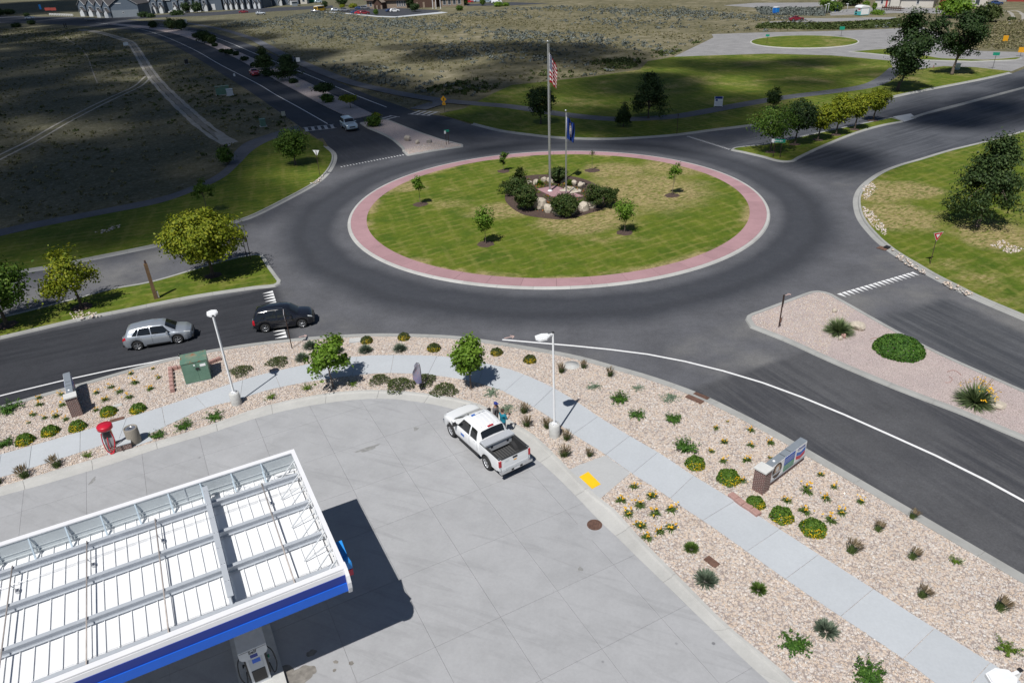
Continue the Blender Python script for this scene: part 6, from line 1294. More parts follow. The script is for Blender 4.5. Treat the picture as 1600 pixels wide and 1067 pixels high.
# ------------------------------------------------------------------ brick monument signs
MT['cap'] = plain('cast_stone_cap', (.62, .62, .60), .8, 0, .08, 4); MT['sign_grey'] = plain('grey_cabinet', (.30, .335, .37), .45, .3, .08, 3); MT['sign_greyl'] = plain('light_grey_trim', (.42, .46, .51), .45, .2, .06, 3)
MT['sign_gr'] = plain('green_panel', (.02, .24, .13), .4, 0, .08, 3); MT['sign_bl'] = plain('blue_panel', (.02, .10, .45), .4, 0, .08, 3); MT['tan'] = plain('tan_print', (.45, .33, .24), .6, 0, .5, 9); MT['brown'] = plain('brown_print', (.045, .028, .022), .5, 0, .3, 6); MT['chev_b'] = plain('chevron_blue', (.02, .13, .50), .4, 0, .04, 2); MT['chev_r'] = plain('chevron_red', (.50, .02, .06), .4, 0, .04, 2)
def chevron(parent, x0, x1, zt, th, dip, y, m, name, dy=.012):
    xm = (x0 + x1) / 2; q = [(x0, zt), (xm, zt - dip), (x1, zt), (x1, zt - th), (xm, zt - dip - th), (x0, zt - th)]
    bb = MB(); bb.add([(x, y - dy, z) for x, z in q] + [(x, y, z) for x, z in q], [(0, 1, 4, 5), (1, 2, 3, 4), (0, 6, 7, 1), (1, 7, 8, 2), (2, 8, 9, 3), (3, 9, 10, 4), (4, 10, 11, 5), (5, 11, 6, 0)]); return bb.obj(name, MT[m], parent)
def monument(A, B, label, H=1.32):
    """A = foot of the pillar end, B = far end of the cabinet along its face"""
    d = B - A; L = np.linalg.norm(d); az = math.atan2(d[1], d[0]); root = empty('monument_sign', (A[0], A[1], .12), az, label, 'monument sign')
    D = .48
    bb = MB(); bb.bbox((0, 0, 0), (.56, D + .12, H)); bb.obj('brick_pillar', MT['brick'], root)
    bb = MB(); bb.bbox((-.05, -.05, H), (.61, D + .17, H + .08)); bb.obj('pillar_cap', MT['cap'], root)
    bb = MB(); bb.bbox((.56, .14, 0), (L, D - .04, .30)); bb.obj('brick_base', MT['brick'], root)
    bb = MB(); bb.bbox((.56, .08, .30), (L + .02, D + .04, .40)); bb.obj('sill_trim', MT['sign_greyl'], root)
    bb = MB(); bb.bbox((.56, .10, .40), (L, D, H + .02)); cabm = bb.obj('cabinet', MT['sign_grey'], root)
    for x in (L * .48, L * .62): bb = MB(); bb.bbox((x, .14, H + .02), (x + .02, D - .04, H + .03)); bb.obj('roof_seam', MT['dark'], cabm)
    bb = MB(); bb.lathe([(.07, H + .02), (.05, H + .06), (0, H + .065)], (L * .30, .3, 0), 10); bb.obj('roof_bolt', MT['white'], cabm)
    z0, z1 = .43, H - .02; w = L - .66
    for yf, sgn in ((.10, -1), (D, 1)):
        fc = empty('sign_face', (0, 0, 0), parent=root)
        if sgn > 0: fc.location = (L + .62, D + .10, 0); fc.rotation_euler = (0, 0, math.pi)
        y = .10 - .002
        bb = MB(); bb.bbox((.64, y - .012, z0), (L - .02, y, z1)); bb.obj('white_board', MT['white'], fc)
        y -= .013; xa, xb = .66 + w * .36, .66 + w * .66
        bb = MB(); bb.bbox((xa, y - .006, z0), (xb, y, z0 + (z1 - z0) * .43)); bb.obj('green_panel', MT['sign_gr'], fc)
        bb = MB(); bb.bbox((xa, y - .006, z0 + (z1 - z0) * .43), (xb, y, z1)); bb.obj('blue_panel', MT['sign_bl'], fc)
        rg = np.random.default_rng(5); bb = MB()
        for r_ in range(7):                                      # small print, too small to read
            zz = z0 + (z1 - z0) * (.12 + .115 * r_); x = xa + .05
            if r_ == 3: continue
            while x < xb - .1: q = rg.uniform(.03, .10); bb.bbox((x, y - .009, zz - .014), (min(x + q, xb - .05), y - .006, zz + .014)); x += q + .03
        bb.obj('small_print', MT['sign_greyl'], fc)
        xc = .66 + w * .17; zc = (z0 + z1) / 2; R = min((z1 - z0) * .46, w * .165)
        def disc(r1, yy, m, nm, sx=1.0, sz=1.0, dx=0, dz=0):
            a = np.linspace(0, 2 * np.pi, 28, endpoint=False); q = MB(); q.add(np.c_[xc + dx + r1 * sx * np.cos(a), np.full(28, yy), zc + dz + r1 * sz * np.sin(a)], [tuple(range(28))]); q.obj(nm, MT[m], fc)
        disc(R, y - .004, 'brown', 'round_emblem', 1, 1.12); disc(R * .74, y - .007, 'tan', 'emblem_picture', .82, 1.0, .02, R * .12); disc(R * .36, y - .010, 'steel_white', 'emblem_figure', .9, 1.0, .0, R * .22)
        bb = MB(); bb.bbox((xc - R * .95, y - .012, zc - R * .52), (xc + R * .9, y - .009, zc - R * .26)); bb.obj('emblem_ribbon', MT['sign_greyl'], fc)
        x0, x1 = .66 + w * .71, L - .10; th = (z1 - z0) * .235
        chevron(fc, x0, x1, z1 - .26, th, .13, y, 'chev_b', 'blue_chevron', .006); chevron(fc, x0, x1, z1 - .26 - th - .03, th, .13, y, 'chev_r', 'red_chevron', .006)
        lettering('Chevron', .23, fc, ((x0 + x1) / 2, y - .004, z1 - .13), 'blue_d', .006, .82)
A = G(1196, 772, .12)[:2]; B = G(1265, 722, .12)[:2]
monument(G(1179, 763, .12)[:2] * 0 + G(1191, 774, .12)[:2], G(1258, 722, .12)[:2], 'brick monument sign with a round emblem, blue and green panels and red-blue chevrons')
A2 = G(130, 648, .12)[:2]; hB = G(122, 607, .12)[:2]
monument(A2, A2 + (hB - A2) / np.linalg.norm(hB - A2) * 3.6, 'brick monument sign seen end-on beside the left road')
# ------------------------------------------------------------------ fuel station canopy (local x runs left from the right end, y towards the camera)
CZ = 5.5; CL, CW = 19.0, 7.82
MT['deck'] = plain('white_roof_deck', (.80, .81, .82), .5, 0, .03, 1.5); MT['purlin'] = plain('grey_painted_steel', (.46, .49, .53), .5, .1, .06, 2); MT['parapet'] = plain('parapet_back', (.52, .56, .58), .55, .1, .05, 1.2); MT['bracket'] = plain('pale_blue_steel', (.56, .66, .74), .5, .1, .06, 2); MT['pipe'] = plain('rusty_conduit', (.46, .41, .38), .6, .3, .3, 3); MT['soffit'] = plain('soffit_white', (.62, .62, .62), .6, 0, .03, 2)
MT['fascia_w'] = plain('fascia_white', (.78, .78, .80), .45, 0, .03, 2)
can = empty('canopy', (-9.63, 25.1, 0), PADA + math.pi, 'fuel station canopy with a white ribbed roof, blue fascia and open parapet', 'canopy')
pitch = .415; n = int((CL - .5) / pitch); DZ = 4.62
for i in range(n):                                               # deck pans with a standing seam each
    x = .28 + i * pitch; bb = MB(); bb.bbox((x + .006, .18, DZ - .02), (x + pitch - .006, CW - .2, DZ)); bb.bbox((x - .013, .18, DZ - .01), (x + .013, CW - .2, DZ + .05)); bb.obj('deck_panel', MT['deck'], can)
for k, y in enumerate((1.07, 3.02, 5.05, 6.98)):                 # longitudinal beams, I section
    bb = MB(); z = DZ + .10; bb.bbox((.22, y - .075, z + .24), (CL - .1, y + .075, z + .262)); bb.bbox((.22, y - .008, z), (CL - .1, y + .008, z + .24)); bb.bbox((.22, y - .075, z - .02), (CL - .1, y + .075, z)); bb.obj('roof_beam', MT['purlin'], can)
    for x in np.arange(.7, CL, pitch * 2):
        bb = MB(); bb.bbox((x - .02, y + .08, DZ), (x + .02, y + .16, DZ + .12)); 
for x in (3.76, 12.2):                                           # transverse girders over the columns
    bb = MB(); z = DZ + .37; bb.bbox((x - .10, .45, z + .36), (x + .10, 6.95, z + .385)); bb.bbox((x - .012, .45, z), (x + .012, 6.95, z + .36)); bb.bbox((x - .10, .45, z - .02), (x + .10, 6.95, z)); g_ = bb.obj('girder', MT['purlin'], can)
    bb = MB()
    for y in np.arange(.8, 6.9, .9): bb.lathe([(.02, z + .385), (.02, z + .40), (0, z + .40)], (x + .05, y, 0), 6); bb.lathe([(.02, z + .385), (.02, z + .40), (0, z + .40)], (x - .05, y, 0), 6)
    bb.obj('bolts', MT['alu'], g_)
for x in (1.66, 5.76, 8.16, 10.6, 14.2):
    bb = MB(); z = DZ + .41; bb.tube([(x, 1.0, z), (x + .05, 7.35, z)], .026, 8); pp = bb.obj('conduit', MT['pipe'], can)
    bb = MB(); bb.bbox((x - .18, 2.0, DZ + .03), (x - .06, 2.16, DZ + .12)); bb.tube([(x, 2.05, z), (x - .1, 2.05, DZ + .1)], .015, 5); bb.obj('junction_box', MT['alu'], pp)
for y in (1.62, 1.66, 6.55, 6.6):
    bb = MB(); bb.tube([(.4, y, DZ + .10), (CL, y + .05, DZ + .10)], .006, 4); bb.obj('cable', MT['alu'], can)
rgc = np.random.default_rng(2)
for x in (2.4, 1.5, 2.9, .9):                                    # loose cable coils beside the far parapet
    P = [(x + .25 * math.cos(a) * (1 + .3 * math.sin(3 * a)), .55 + .13 * math.sin(a), DZ + .05 + .1 * abs(math.sin(a * 1.5))) for a in np.linspace(0, 9, 24)]
    bb = MB(); bb.tube(P, .010, 5); bb.obj('cable_coil', MT['purlin'], can)
bb = MB(); bb.tube([(.25, .75, DZ + .35), (1.0, .42, DZ + .12)], .065, 10); bb.tube([(.25, .75, DZ + .35), (.16, .80, DZ + .37)], .045, 8); bb.obj('floodlight_tube', MT['white'], can)
# parapets: far, right end, near
CT = .22
bb = MB(); bb.bbox((0, 0, CZ - .05), (CL, CT, CZ)); bb.obj('far_coping', MT['fascia_w'], can)
bb = MB(); bb.bbox((0, .03, 4.52), (CL, .06, CZ - .052)); bb.bbox((.04, .16, DZ - .02), (CL, .19, CZ - .052)); bb.obj('far_fascia', MT['parapet'], can)
bb = MB(); bb.bbox((.3, .195, 4.94), (CL, .215, 4.97)); bb.bbox((.3, .195, 4.74), (CL, .24, 4.78)); bb.obj('parapet_rail', MT['parapet'], can)
bb = MB(); bb.bbox((0.001, CT, CZ - .05), (CT - .05, CW - CT, CZ - .002)); bb.obj('end_coping', MT['fascia_w'], can)
bb = MB(); bb.bbox((.03, .06, 4.52), (.06, CW - .04, CZ - .052)); bb.obj('end_fascia', MT['fascia_w'], can)
bb = MB(); bb.bbox((0, CW - CT, CZ - .05), (CL, CW, CZ)); bb.obj('near_coping', MT['fascia_w'], can)
bb = MB(); bb.bbox((.06, CW - .12, 4.52), (CL, CW - .09, CZ - .052)); bb.obj('near_fascia', MT['parapet'], can)
bb = MB(); P = [(CW - .088, 5.44), (CW + .015, 5.43), (CW + .035, 5.25), (CW - .088, 5.25)]
m_ = len(P); bb.add([(.10, y, z) for y, z in P] + [(CL, y, z) for y, z in P], [tuple(range(m_)), tuple(range(m_, 2 * m_))[::-1]] + [(i, i + m_, (i + 1) % m_ + m_, (i + 1) % m_) for i in range(m_)]); bb.obj('white_band', MT['fascia_w'], can)
bb = MB(); bb.bbox((.10, CW - .088, 4.90), (CL, CW + .06, 5.248)); bb.obj('dark_blue_band', MT['blue_d'], can)
bb = MB(); bb.bbox((.10, CW - .088, 4.52), (CL, CW + .10, 4.898)); bb.obj('bright_blue_band', MT['blue_b'], can)
P = [(CW - .30, CZ + .004), (CW + .02, CZ - .01), (CW + .20, 5.30), (CW + .29, 5.05), (CW + .27, 4.78), (CW + .14, 4.46), (CW + .02, 4.36), (CW - .05, 4.5), (CW - .10, 5.1)]
m_ = len(P); bb = MB(); bb.add([(-.03, y, z) for y, z in P] + [(.098, y, z) for y, z in P], [tuple(range(m_))[::-1], tuple(range(m_, 2 * m_))] + [(i, (i + 1) % m_, (i + 1) % m_ + m_, i + m_) for i in range(m_)]); bb.obj('end_plate', MT['fascia_w'], can)
bb = MB(); bb.bbox((.06, .06, 4.50), (CL, CW - .12, 4.53)); bb.obj('soffit', MT['soffit'], can)
for x in np.r_[1.46 + np.arange(0, 15) * 1.22]:
    bb = MB(); bb.beam((x, .24, CZ - .07), (x - .02, .56, DZ + .03), .07, .05, up=(1, 0, 0)); bb.beam((x + .02, .24, 5.05), (x + .0, .60, DZ + .03), .035, .03, up=(1, 0, 0)); bb.bbox((x - .06, .54, DZ), (x + .05, .72, DZ + .02)); bb.obj('parapet_bracket', MT['bracket'], can)
for x in np.arange(4.5, CL, 4.2):
    bb = MB(); bb.bbox((x, .192, 4.64), (x + .03, .22, CZ - .06)); bb.obj('fascia_seam', MT['purlin'], can)
for y in (.62, 1.6, 2.55, 3.5, 4.5, 5.5, 6.5, 7.1):              # struts at the right end
    bb = MB(); bb.beam((.10, y, CZ - .10), (1.15, y + .38, DZ + .05), .045, .035); bb.beam((.10, y + .3, DZ + .35), (1.12, y + .42, DZ + .06), .035, .03); bb.bbox((.10, y + .28, DZ), (.14, y + .32, CZ - .08)); bb.obj('end_brace', MT['steel_white'], can)
bb = MB(); bb.bbox((.14, .2, DZ + .28), (.18, CW - .3, DZ + .32)); bb.obj('end_rail', MT['steel_white'], can)
# chevron emblem box hung on the right end fascia
em = empty('emblem', (-.02, 6.62, 0), -math.pi / 2, parent=can)
bb = MB(); 
chevron(em, -.62, .62, 5.10, .30, .26, -.02, 'blue_l', 'blue_chevron', .26); chevron(em, -.62, .62, 4.76, .28, .26, -.02, 'chev_r', 'red_chevron', .26)
for x, y in ((3.76, 1.6), (3.76, 5.05), (12.2, 1.6), (12.2, 5.05)):
    bb = MB(); bb.bbox((x - .15, y - .15, .05), (x + .15, y + .15, 4.5)); bb.obj('column', MT['white'], can)
def loc_can(x, y, z=0.0):
    a = PADA + math.pi; c, s = math.cos(a), math.sin(a); return np.array([-9.63 + c * x - s * y, 25.1 + s * x + c * y, z])
# fuel dispensers on their islands
def dispenser(x, y, label):
    p = loc_can(x, y, .0); isl = empty('pump_island', (p[0], p[1], .05), PADA + math.pi, label.replace('fuel dispenser', 'raised concrete pump island under the fuel dispenser'), 'pump island')
    bb = MB(); bb.prism([(-.8, -2.2), (.8, -2.2), (.8, 1.2), (.45, 1.55), (-.45, 1.55), (-.8, 1.2)], 0, .16); bb.obj('plinth', MT['conc_grey'], isl)
    r = empty('fuel_dispenser', (p[0], p[1], .21), PADA + math.pi, label, 'fuel pump')
    bb = MB(); bb.bbox((-.33, -.45, 0), (.33, .42, 1.62)); bb.obj('cabinet', MT['steel_white'], r)
    bb = MB(); bb.bbox((-.24, .42, .15), (.24, .445, .75)); bb.bbox((-.40, -.3, .2), (-.332, .3, 1.5)); bb.bbox((.332, -.3, .2), (.40, .3, 1.5)); bb.obj('dark_panel', MT['dark'], r)
    bb = MB(); bb.bbox((-.24, .42, .85), (.24, .47, 1.45)); bb.obj('keypad_panel', MT['purlin'], r)
    bb = MB(); bb.bbox((-.17, .471, 1.18), (.12, .476, 1.38)); bb.obj('screen', MT['blue_b'], r)
    P = [(-.50, 2.05), (.50, 2.05), (.50, 1.74), (.44, 1.62), (.32, 1.56), (-.32, 1.56), (-.44, 1.62), (-.50, 1.74)]; m = len(P)
    bb = MB(); bb.add([(a_, -.5, z) for a_, z in P] + [(a_, .58, z) for a_, z in P], [tuple(range(m)), tuple(range(m, 2 * m))[::-1]] + [(i, i + m, (i + 1) % m + m, (i + 1) % m) for i in range(m)]); hd = bb.obj('canopy_head', MT['steel_white'], r)
    bb = MB(); bb.bbox((-.47, .582, 1.98), (.47, .586, 1.995)); bb.obj('seam', MT['dark'], hd)
    o = lettering('Self', .20, hd, (0.02, .584, 1.88), 'dark', .004); o.rotation_euler = (math.pi / 2, 0, math.pi)
    bb = MB(); bb.bbox((-.13, .584, 1.60), (.13, .590, 1.76)); bb.obj('blue_square', MT['blue_d'], hd)
    for sx in (-1, 1):
        bb = MB(); bb.tube(smooth(np.array([(sx * .42, .1, 1.5), (sx * .62, .25, 1.2), (sx * .66, .3, .5), (sx * .5, .35, .15), (sx * .42, .2, .6)]), 5), .022, 7); bb.obj('hose', MT['black'], r)
        bb = MB(); bb.tube([(sx * .42, .2, .95), (sx * .46, .28, 1.1), (sx * .46, .38, 1.05)], .028, 6); bb.obj('nozzle', MT['sign_gr'] if sx < 0 else MT['black'], r)
    return r
dispenser(3.66, 6.0, 'grey fuel dispenser marked Self under the near canopy edge')
# two shapes of oil staining beside the dispenser, flush sheets on the slab
MT['tar'] = plain('grey_patch', (.26, .26, .255), .8, 0, .25, 5)
MT['oil'] = plain('oil_stain', (.205, .19, .17), .8, 0, .35, 5)
for i, (x, y, r_) in enumerate(((462, 1062, .75), (440, 1050, .55), (480, 1048, .45), (525, 1035, .20), (549, 1037, .22), (523, 1048, .16), (487, 1021, .4))):
    a = np.linspace(0, 6.283, 40, endpoint=False); rr = (.75 if i < 3 else .5) * r_ * (1 + .16 * np.sin(2 * a + i) + .08 * np.sin(5 * a + 2 * i)); c = G(x, y)[:2]
    sheet('oil_stain', c + np.c_[rr * np.cos(a), .75 * rr * np.sin(a)], .0505 + .0008 * i, MT['oil'])
for i, (x, y, w, h) in enumerate(((575, 702, .62, .18), (650, 671, .14, .18), (145, 752, .10, .30), (907, 890, .12, .12))):
    a = np.linspace(0, 6.283, 20, endpoint=False); rr = (1 + .2 * np.sin(3 * a + i) + .15 * np.sin(5 * a)); c = G(x, y)[:2]; th = PADA if i == 0 else 0
    p_ = np.c_[w * rr * np.cos(a), h * rr * np.sin(a)] @ np.array([[math.cos(th), math.sin(th)], [-math.sin(th), math.cos(th)]]); sheet('tar_patch', c + p_, .0512 + .0005 * i, MT['tar'])
# ------------------------------------------------------------------ vehicles: a lofted shell with real openings, glass and wheels
def paint(name, col, rough=.28, metal=.0, coat=.8): return plain(name, col, rough, metal, .02, 1.0, coat=coat)
MT['car_white'] = paint('white_car_paint', (.80, .81, .82)); MT['car_silver'] = paint('silver_car_paint', (.46, .50, .55), .32, .55); MT['car_black'] = paint('black_car_paint', (.010, .011, .016), .2); MT['car_ice'] = paint('pale_blue_grey_paint', (.42, .52, .60), .3, .3); MT['car_red'] = paint('red_car_paint', (.50, .015, .025)); MT['car_dkred'] = paint('dark_red_car_paint', (.20, .01, .02)); MT['car_blue'] = paint('blue_car_paint', (.03, .06, .16)); MT['car_grey'] = paint('grey_car_paint', (.22, .23, .25), .3, .4)
MT['trim'] = plain('dark_trim', (.03, .03, .032), .6); MT['tail'] = plain('tail_lamp_red', (.45, .008, .02), .15, spec=.7); MT['lamp_clear'] = plain('headlamp_clear', (.70, .72, .72), .12, .2, .15, 12, spec=.8); MT['rim'] = plain('alloy_rim', (.62, .63, .65), .3, .8, .05, 5); MT['chrome'] = plain('chrome', (.70, .71, .72), .14, .95, .03, 3); MT['plate'] = plain('licence_plate', (.72, .72, .74), .5, 0, .1, 9); MT['liner'] = plain('bed_liner', (.030, .031, .033), .85, 0, .2, 8)
def interp(P): X = [p[0] for p in P]; Y = [p[1] for p in P]; return lambda x: float(np.interp(x, X, Y))
class Shell:
    def __init__(s, L, top, belt, wid, wtop, zb, axles, wr, arch):
        s.L, s.top, s.belt, s.wid, s.wtop, s.zb, s.ax, s.wr, s.arch = L, interp(top), interp(belt), interp(wid), interp(wtop), interp(zb), axles, wr, arch
    def low(s, x):
        z = s.zb(x)
        for a in s.ax:
            if abs(x - a) < s.arch: z = max(z, s.wr + math.sqrt(max(0, s.arch ** 2 - (x - a) ** 2)))
        return z
    def sec(s, x):
        w, b, t, wt, lo = s.wid(x), s.belt(x), s.top(x), s.wtop(x), s.low(x); b = min(b, t); lo = min(lo, b - .05)
        z6 = max(b + .004, t - .07) if t - b > .12 else b + (t - b) * .6; m = (z6 - b); g = min(w * .95, wt + (w * .95 - wt) * .55 + .02 * (m > .2))
        return np.array([(w * .955, lo), (w, lo + (b - lo) * .25), (w * 1.0, lo + (b - lo) * .6), (w * .985, b - .03 * min(1, (b - lo) / .3)), (w * .95, b), (g, b + m * .5), (wt, z6), (wt * .80, t - .012), (0, t + .012)])
    def full(s, x): S = s.sec(x); return np.r_[S, np.c_[-S[-2::-1, 0], S[-2::-1, 1]]]
    def at(s, x, j):
        F = s.full(x); i = int(np.clip(math.floor(j), 0, 15)); f = j - i; y, z = F[i] * (1 - f) + F[i + 1] * f; return np.array([x, -y, z])   # j<8: right side (y<0 is right, x forward)
    def body(s, x0=0.0, x1=None, step=.06, caps=True):
        x1 = s.L if x1 is None else x1; xs = np.unique(np.round(np.r_[np.arange(x0, x1, step), x1, [a + d for a in s.ax for d in (-s.arch, s.arch, -s.arch * .97, s.arch * .97)]], 4)); xs = xs[(xs >= x0) & (xs <= x1)]
        V = [np.array([s.at(x, j) for j in range(17)]) for x in xs]; F = []
        for i in range(len(xs) - 1):
            for j in range(16): F.append((i * 17 + j, (i + 1) * 17 + j, (i + 1) * 17 + j + 1, i * 17 + j + 1))
        if caps: F += [tuple(range(17)), tuple(range((len(xs) - 1) * 17, len(xs) * 17))[::-1]]
        b = MB(); b.add(np.vstack(V), F, 0, True); return b
    def patch(s, x0a, x0b, x1a, x1b, j0, j1, nx=6, nj=4, off=.006):
        """surface patch; x0a..x0b start edge (at j0, at j1), x1a..x1b end edge"""
        V = []
        for b in range(nj + 1):
            v = b / nj; j = j0 + (j1 - j0) * v
            for a in range(nx + 1):
                u = a / nx; x = (x0a + (x0b - x0a) * v) * (1 - u) + (x1a + (x1b - x1a) * v) * u
                p = s.at(x, j); dx = s.at(min(x + .02, s.L), j) - s.at(max(x - .02, 0), j); dj = s.at(x, min(j + .05, 16)) - s.at(x, max(j - .05, 0)); n = np.cross(dx, dj); n /= max(np.linalg.norm(n), 1e-9)
                c = np.array([x, 0, .6]); n = n if n @ (p - c) > 0 else -n; V.append(p + n * off)
        return V, [(b * (nx + 1) + a, b * (nx + 1) + a + 1, (b + 1) * (nx + 1) + a + 1, (b + 1) * (nx + 1) + a) for b in range(nj) for a in range(nx)]
def wheel(parent, x, y, r, w, side, spokes=5):
    """side = +1 left (outer face to +y)"""
    o = empty('wheel', (x, y, r), parent=parent)
    b = MB(); b.lathe([(r * .62, -w / 2), (r * .93, -w / 2), (r, -w * .36), (r, w * .36), (r * .93, w / 2), (r * .66, w / 2), (r * .62, w * .40)], (0, 0, 0), 26, axis='y'); b.obj('tyre', MT['rubber'], o)
    b = MB(); yo = w * .40 * side
    a = np.linspace(0, 2 * np.pi, 26, endpoint=False)
    b.lathe([(r * .66, -w * .1), (r * .66, w * .47), (r * .60, w * .47), (r * .58, w * .30)], (0, 0, 0), 26, axis='y') if side < 0 else b.lathe([(r * .66, w * .1), (r * .66, -w * .47), (r * .60, -w * .47), (r * .58, -w * .30)], (0, 0, 0), 26, axis='y')
    for k in range(spokes):
        t = 2 * np.pi * k / spokes + .3; d = np.array([math.cos(t), 0, math.sin(t)]); b.beam(d * r * .05 + [0, yo * 1.02, 0], d * r * .62 + [0, yo * 1.08, 0], .045 if spokes > 5 else .06, r * .19 if spokes <= 5 else r * .13, up=(0, 1, 0))
    b.lathe([(r * .16, -.02), (r * .16, .02), (0, .022)] if side < 0 else [(r * .16, .02), (r * .16, -.02), (0, -.022)], (0, yo * 1.12, 0), 12, axis='y'); b.obj('rim', MT['rim'], o)
    b = MB(); b.lathe([(r * .60, 0), (0, 0)], (0, yo * .55, 0), 18, axis='y'); b.obj('brake_backing', MT['black'], o)
    return o
def fit(root, V, F, name, m, smooth_=True): b = MB(); b.add(V, F, 0, smooth_); return b.obj(name, m, root)
def vehicle(name, label, cat, spec, loc, rz, color, group=None, detail=2):
    root = empty(name, loc, rz, label, cat, group); S = Shell(*[spec[k] for k in ('L', 'top', 'belt', 'wid', 'wtop', 'zb', 'axles', 'wr', 'arch')]); L = spec['L']
    off = spec.get('origin', L / 2); holder = root
    def P(o): o.location.x -= off; return o
    P(S.body().obj('body', MT[color], root))
    b = MB(); b.bbox((.25, -spec['W'] * .40, spec['wr'] * .75), (L - .25, spec['W'] * .40, .62)); P(b.obj('underbody', MT['black'], root))
    g = MT['glass']
    wx = spec['glass']
    for sgn, f in ((-1, lambda j: j), (1, lambda j: 16 - j)):
        for (a0, a1, e0, e1) in wx['side']: P(fit(root, *S.patch(a0, a1, e0, e1, f(4.12), f(5.92)), 'side_window', g))
        for x in spec.get('seams', ()): P(fit(root, *S.patch(x - .007, x - .007, x + .007, x + .007, f(.6), f(4.0), 1, 6, .003), 'door_seam', MT['black']))
        if detail > 1:
            for x in spec.get('handles', ()): q = S.at(x, f(3.3)); b = MB(); b.box(q, (.17, .05, .035)); P(b.obj('door_handle', MT[spec.get('handle_m', color)], root))
            q = S.at(spec['mirror'], f(4.3)); sd = -1 if sgn < 0 else 1; b = MB(); b.box(q + np.array([0, sd * .16, .02]), (.12, .20, .15)); b.beam(q, q + np.array([0, sd * .12, 0]), .05, .05); P(b.obj('mirror', MT[spec.get('mirror_m', color)], root))
            P(fit(root, *S.patch(spec['tail'][0], spec['tail'][0], spec['tail'][1], spec['tail'][1], f(spec['tail'][2]), f(spec['tail'][3]), 3, 3, .012), 'tail_light', MT['tail']))
            P(fit(root, *S.patch(spec['head'][0], spec['head'][0], spec['head'][1], spec['head'][1], f(spec['head'][2]), f(spec['head'][3]), 4, 3, .010), 'headlight', MT['lamp_clear']))
            P(fit(root, *S.patch(.35, .35, L - .35, L - .35, f(.02), f(.55), 20, 1, .004), 'sill_trim', MT[spec.get('sill_m', 'trim')]))
            if spec.get('rails'): P(fit(root, *S.patch(spec['rails'][0], spec['rails'][0], spec['rails'][1], spec['rails'][1], f(6.6), f(6.85), 8, 1, .035), 'roof_rail', MT['chrome']))
    a, b_ = wx['front']; P(fit(root, *S.patch(a, a, b_, b_, 6.15, 9.85, 4, 10, .006), 'windshield', g))
    a, b_ = wx['rear']; P(fit(root, *S.patch(a, a, b_, b_, 6.25, 9.75, 4, 10, .008), 'rear_window', g))
    for x, r_ in zip(spec['axles'], (0, 1)):
        for sd in (-1, 1):
            wheel(root, x - off, sd * (spec['W'] / 2 - .135), spec['wr'], .21, sd, spec.get('spokes', 5))
    if detail > 1:
        b = MB(); b.bbox((L - .03, -.45, .62), (L + .012, .45, .78)); P(b.obj('grille', MT['trim'], root))
        b = MB(); b.bbox((-.015, -.26, .72), (.01, .26, .86)); P(b.obj('licence_plate', MT['plate'], root))
        b = MB(); b.bbox((-.03, -spec['W'] * .42, .36), (.06, spec['W'] * .42, .50)); P(b.obj('rear_bumper', MT[spec.get('sill_m', 'trim')], root))
        b = MB(); b.bbox((L - .09, -spec['W'] * .36, .30), (L + .01, spec['W'] * .36, .42)); P(b.obj('front_bumper', MT[spec.get('sill_m', 'trim')], root))
        if spec.get('wipers', True):
            for y in (-.35, .25): q = S.at(wx['front'][1] + .02, 8); b = MB(); b.beam(q + [0, y, .0], q + [-.32, y + .35, .16], .025, .015); P(b.obj('wiper', MT['black'], root))
    return root
CROSS = dict(L=4.64, W=1.80, top=[(0, .78), (.02, .92), (.10, 1.02), (.42, 1.46), (.62, 1.555), (1.3, 1.635), (2.1, 1.66), (2.75, 1.60), (2.98, 1.53), (3.62, 1.10), (3.72, 1.06), (4.25, .97), (4.50, .83), (4.60, .70), (4.64, .55)], belt=[(0, .72), (.10, .98), (.45, 1.12), (1.4, 1.05), (2.9, .985), (3.6, .96), (4.2, .88), (4.5, .74), (4.64, .50)],
    wid=[(0, .60), (.06, .72), (.25, .83), (.7, .895), (3.8, .895), (4.25, .83), (4.5, .66), (4.64, .42)], wtop=[(0, .56), (.4, .56), (.8, .60), (2.2, .635), (2.9, .60), (3.3, .66), (3.7, .70), (4.3, .60), (4.64, .3)], zb=[(0, .42), (.3, .27), (1, .24), (3.9, .22), (4.4, .24), (4.64, .32)], axles=(.94, 3.62), wr=.345, arch=.415,
    glass=dict(side=[(.72, 1.05, 1.02, 1.24), (1.06, 1.28, 1.96, 1.93), (2.02, 1.99, 3.30, 2.86)], front=(2.98, 3.60), rear=(.13, .42)), seams=(.98, 1.99, 3.12), handles=(1.15, 2.18), mirror=3.05, tail=(.06, .30, 2.55, 4.35), head=(4.12, 4.50, 3.0, 4.7))
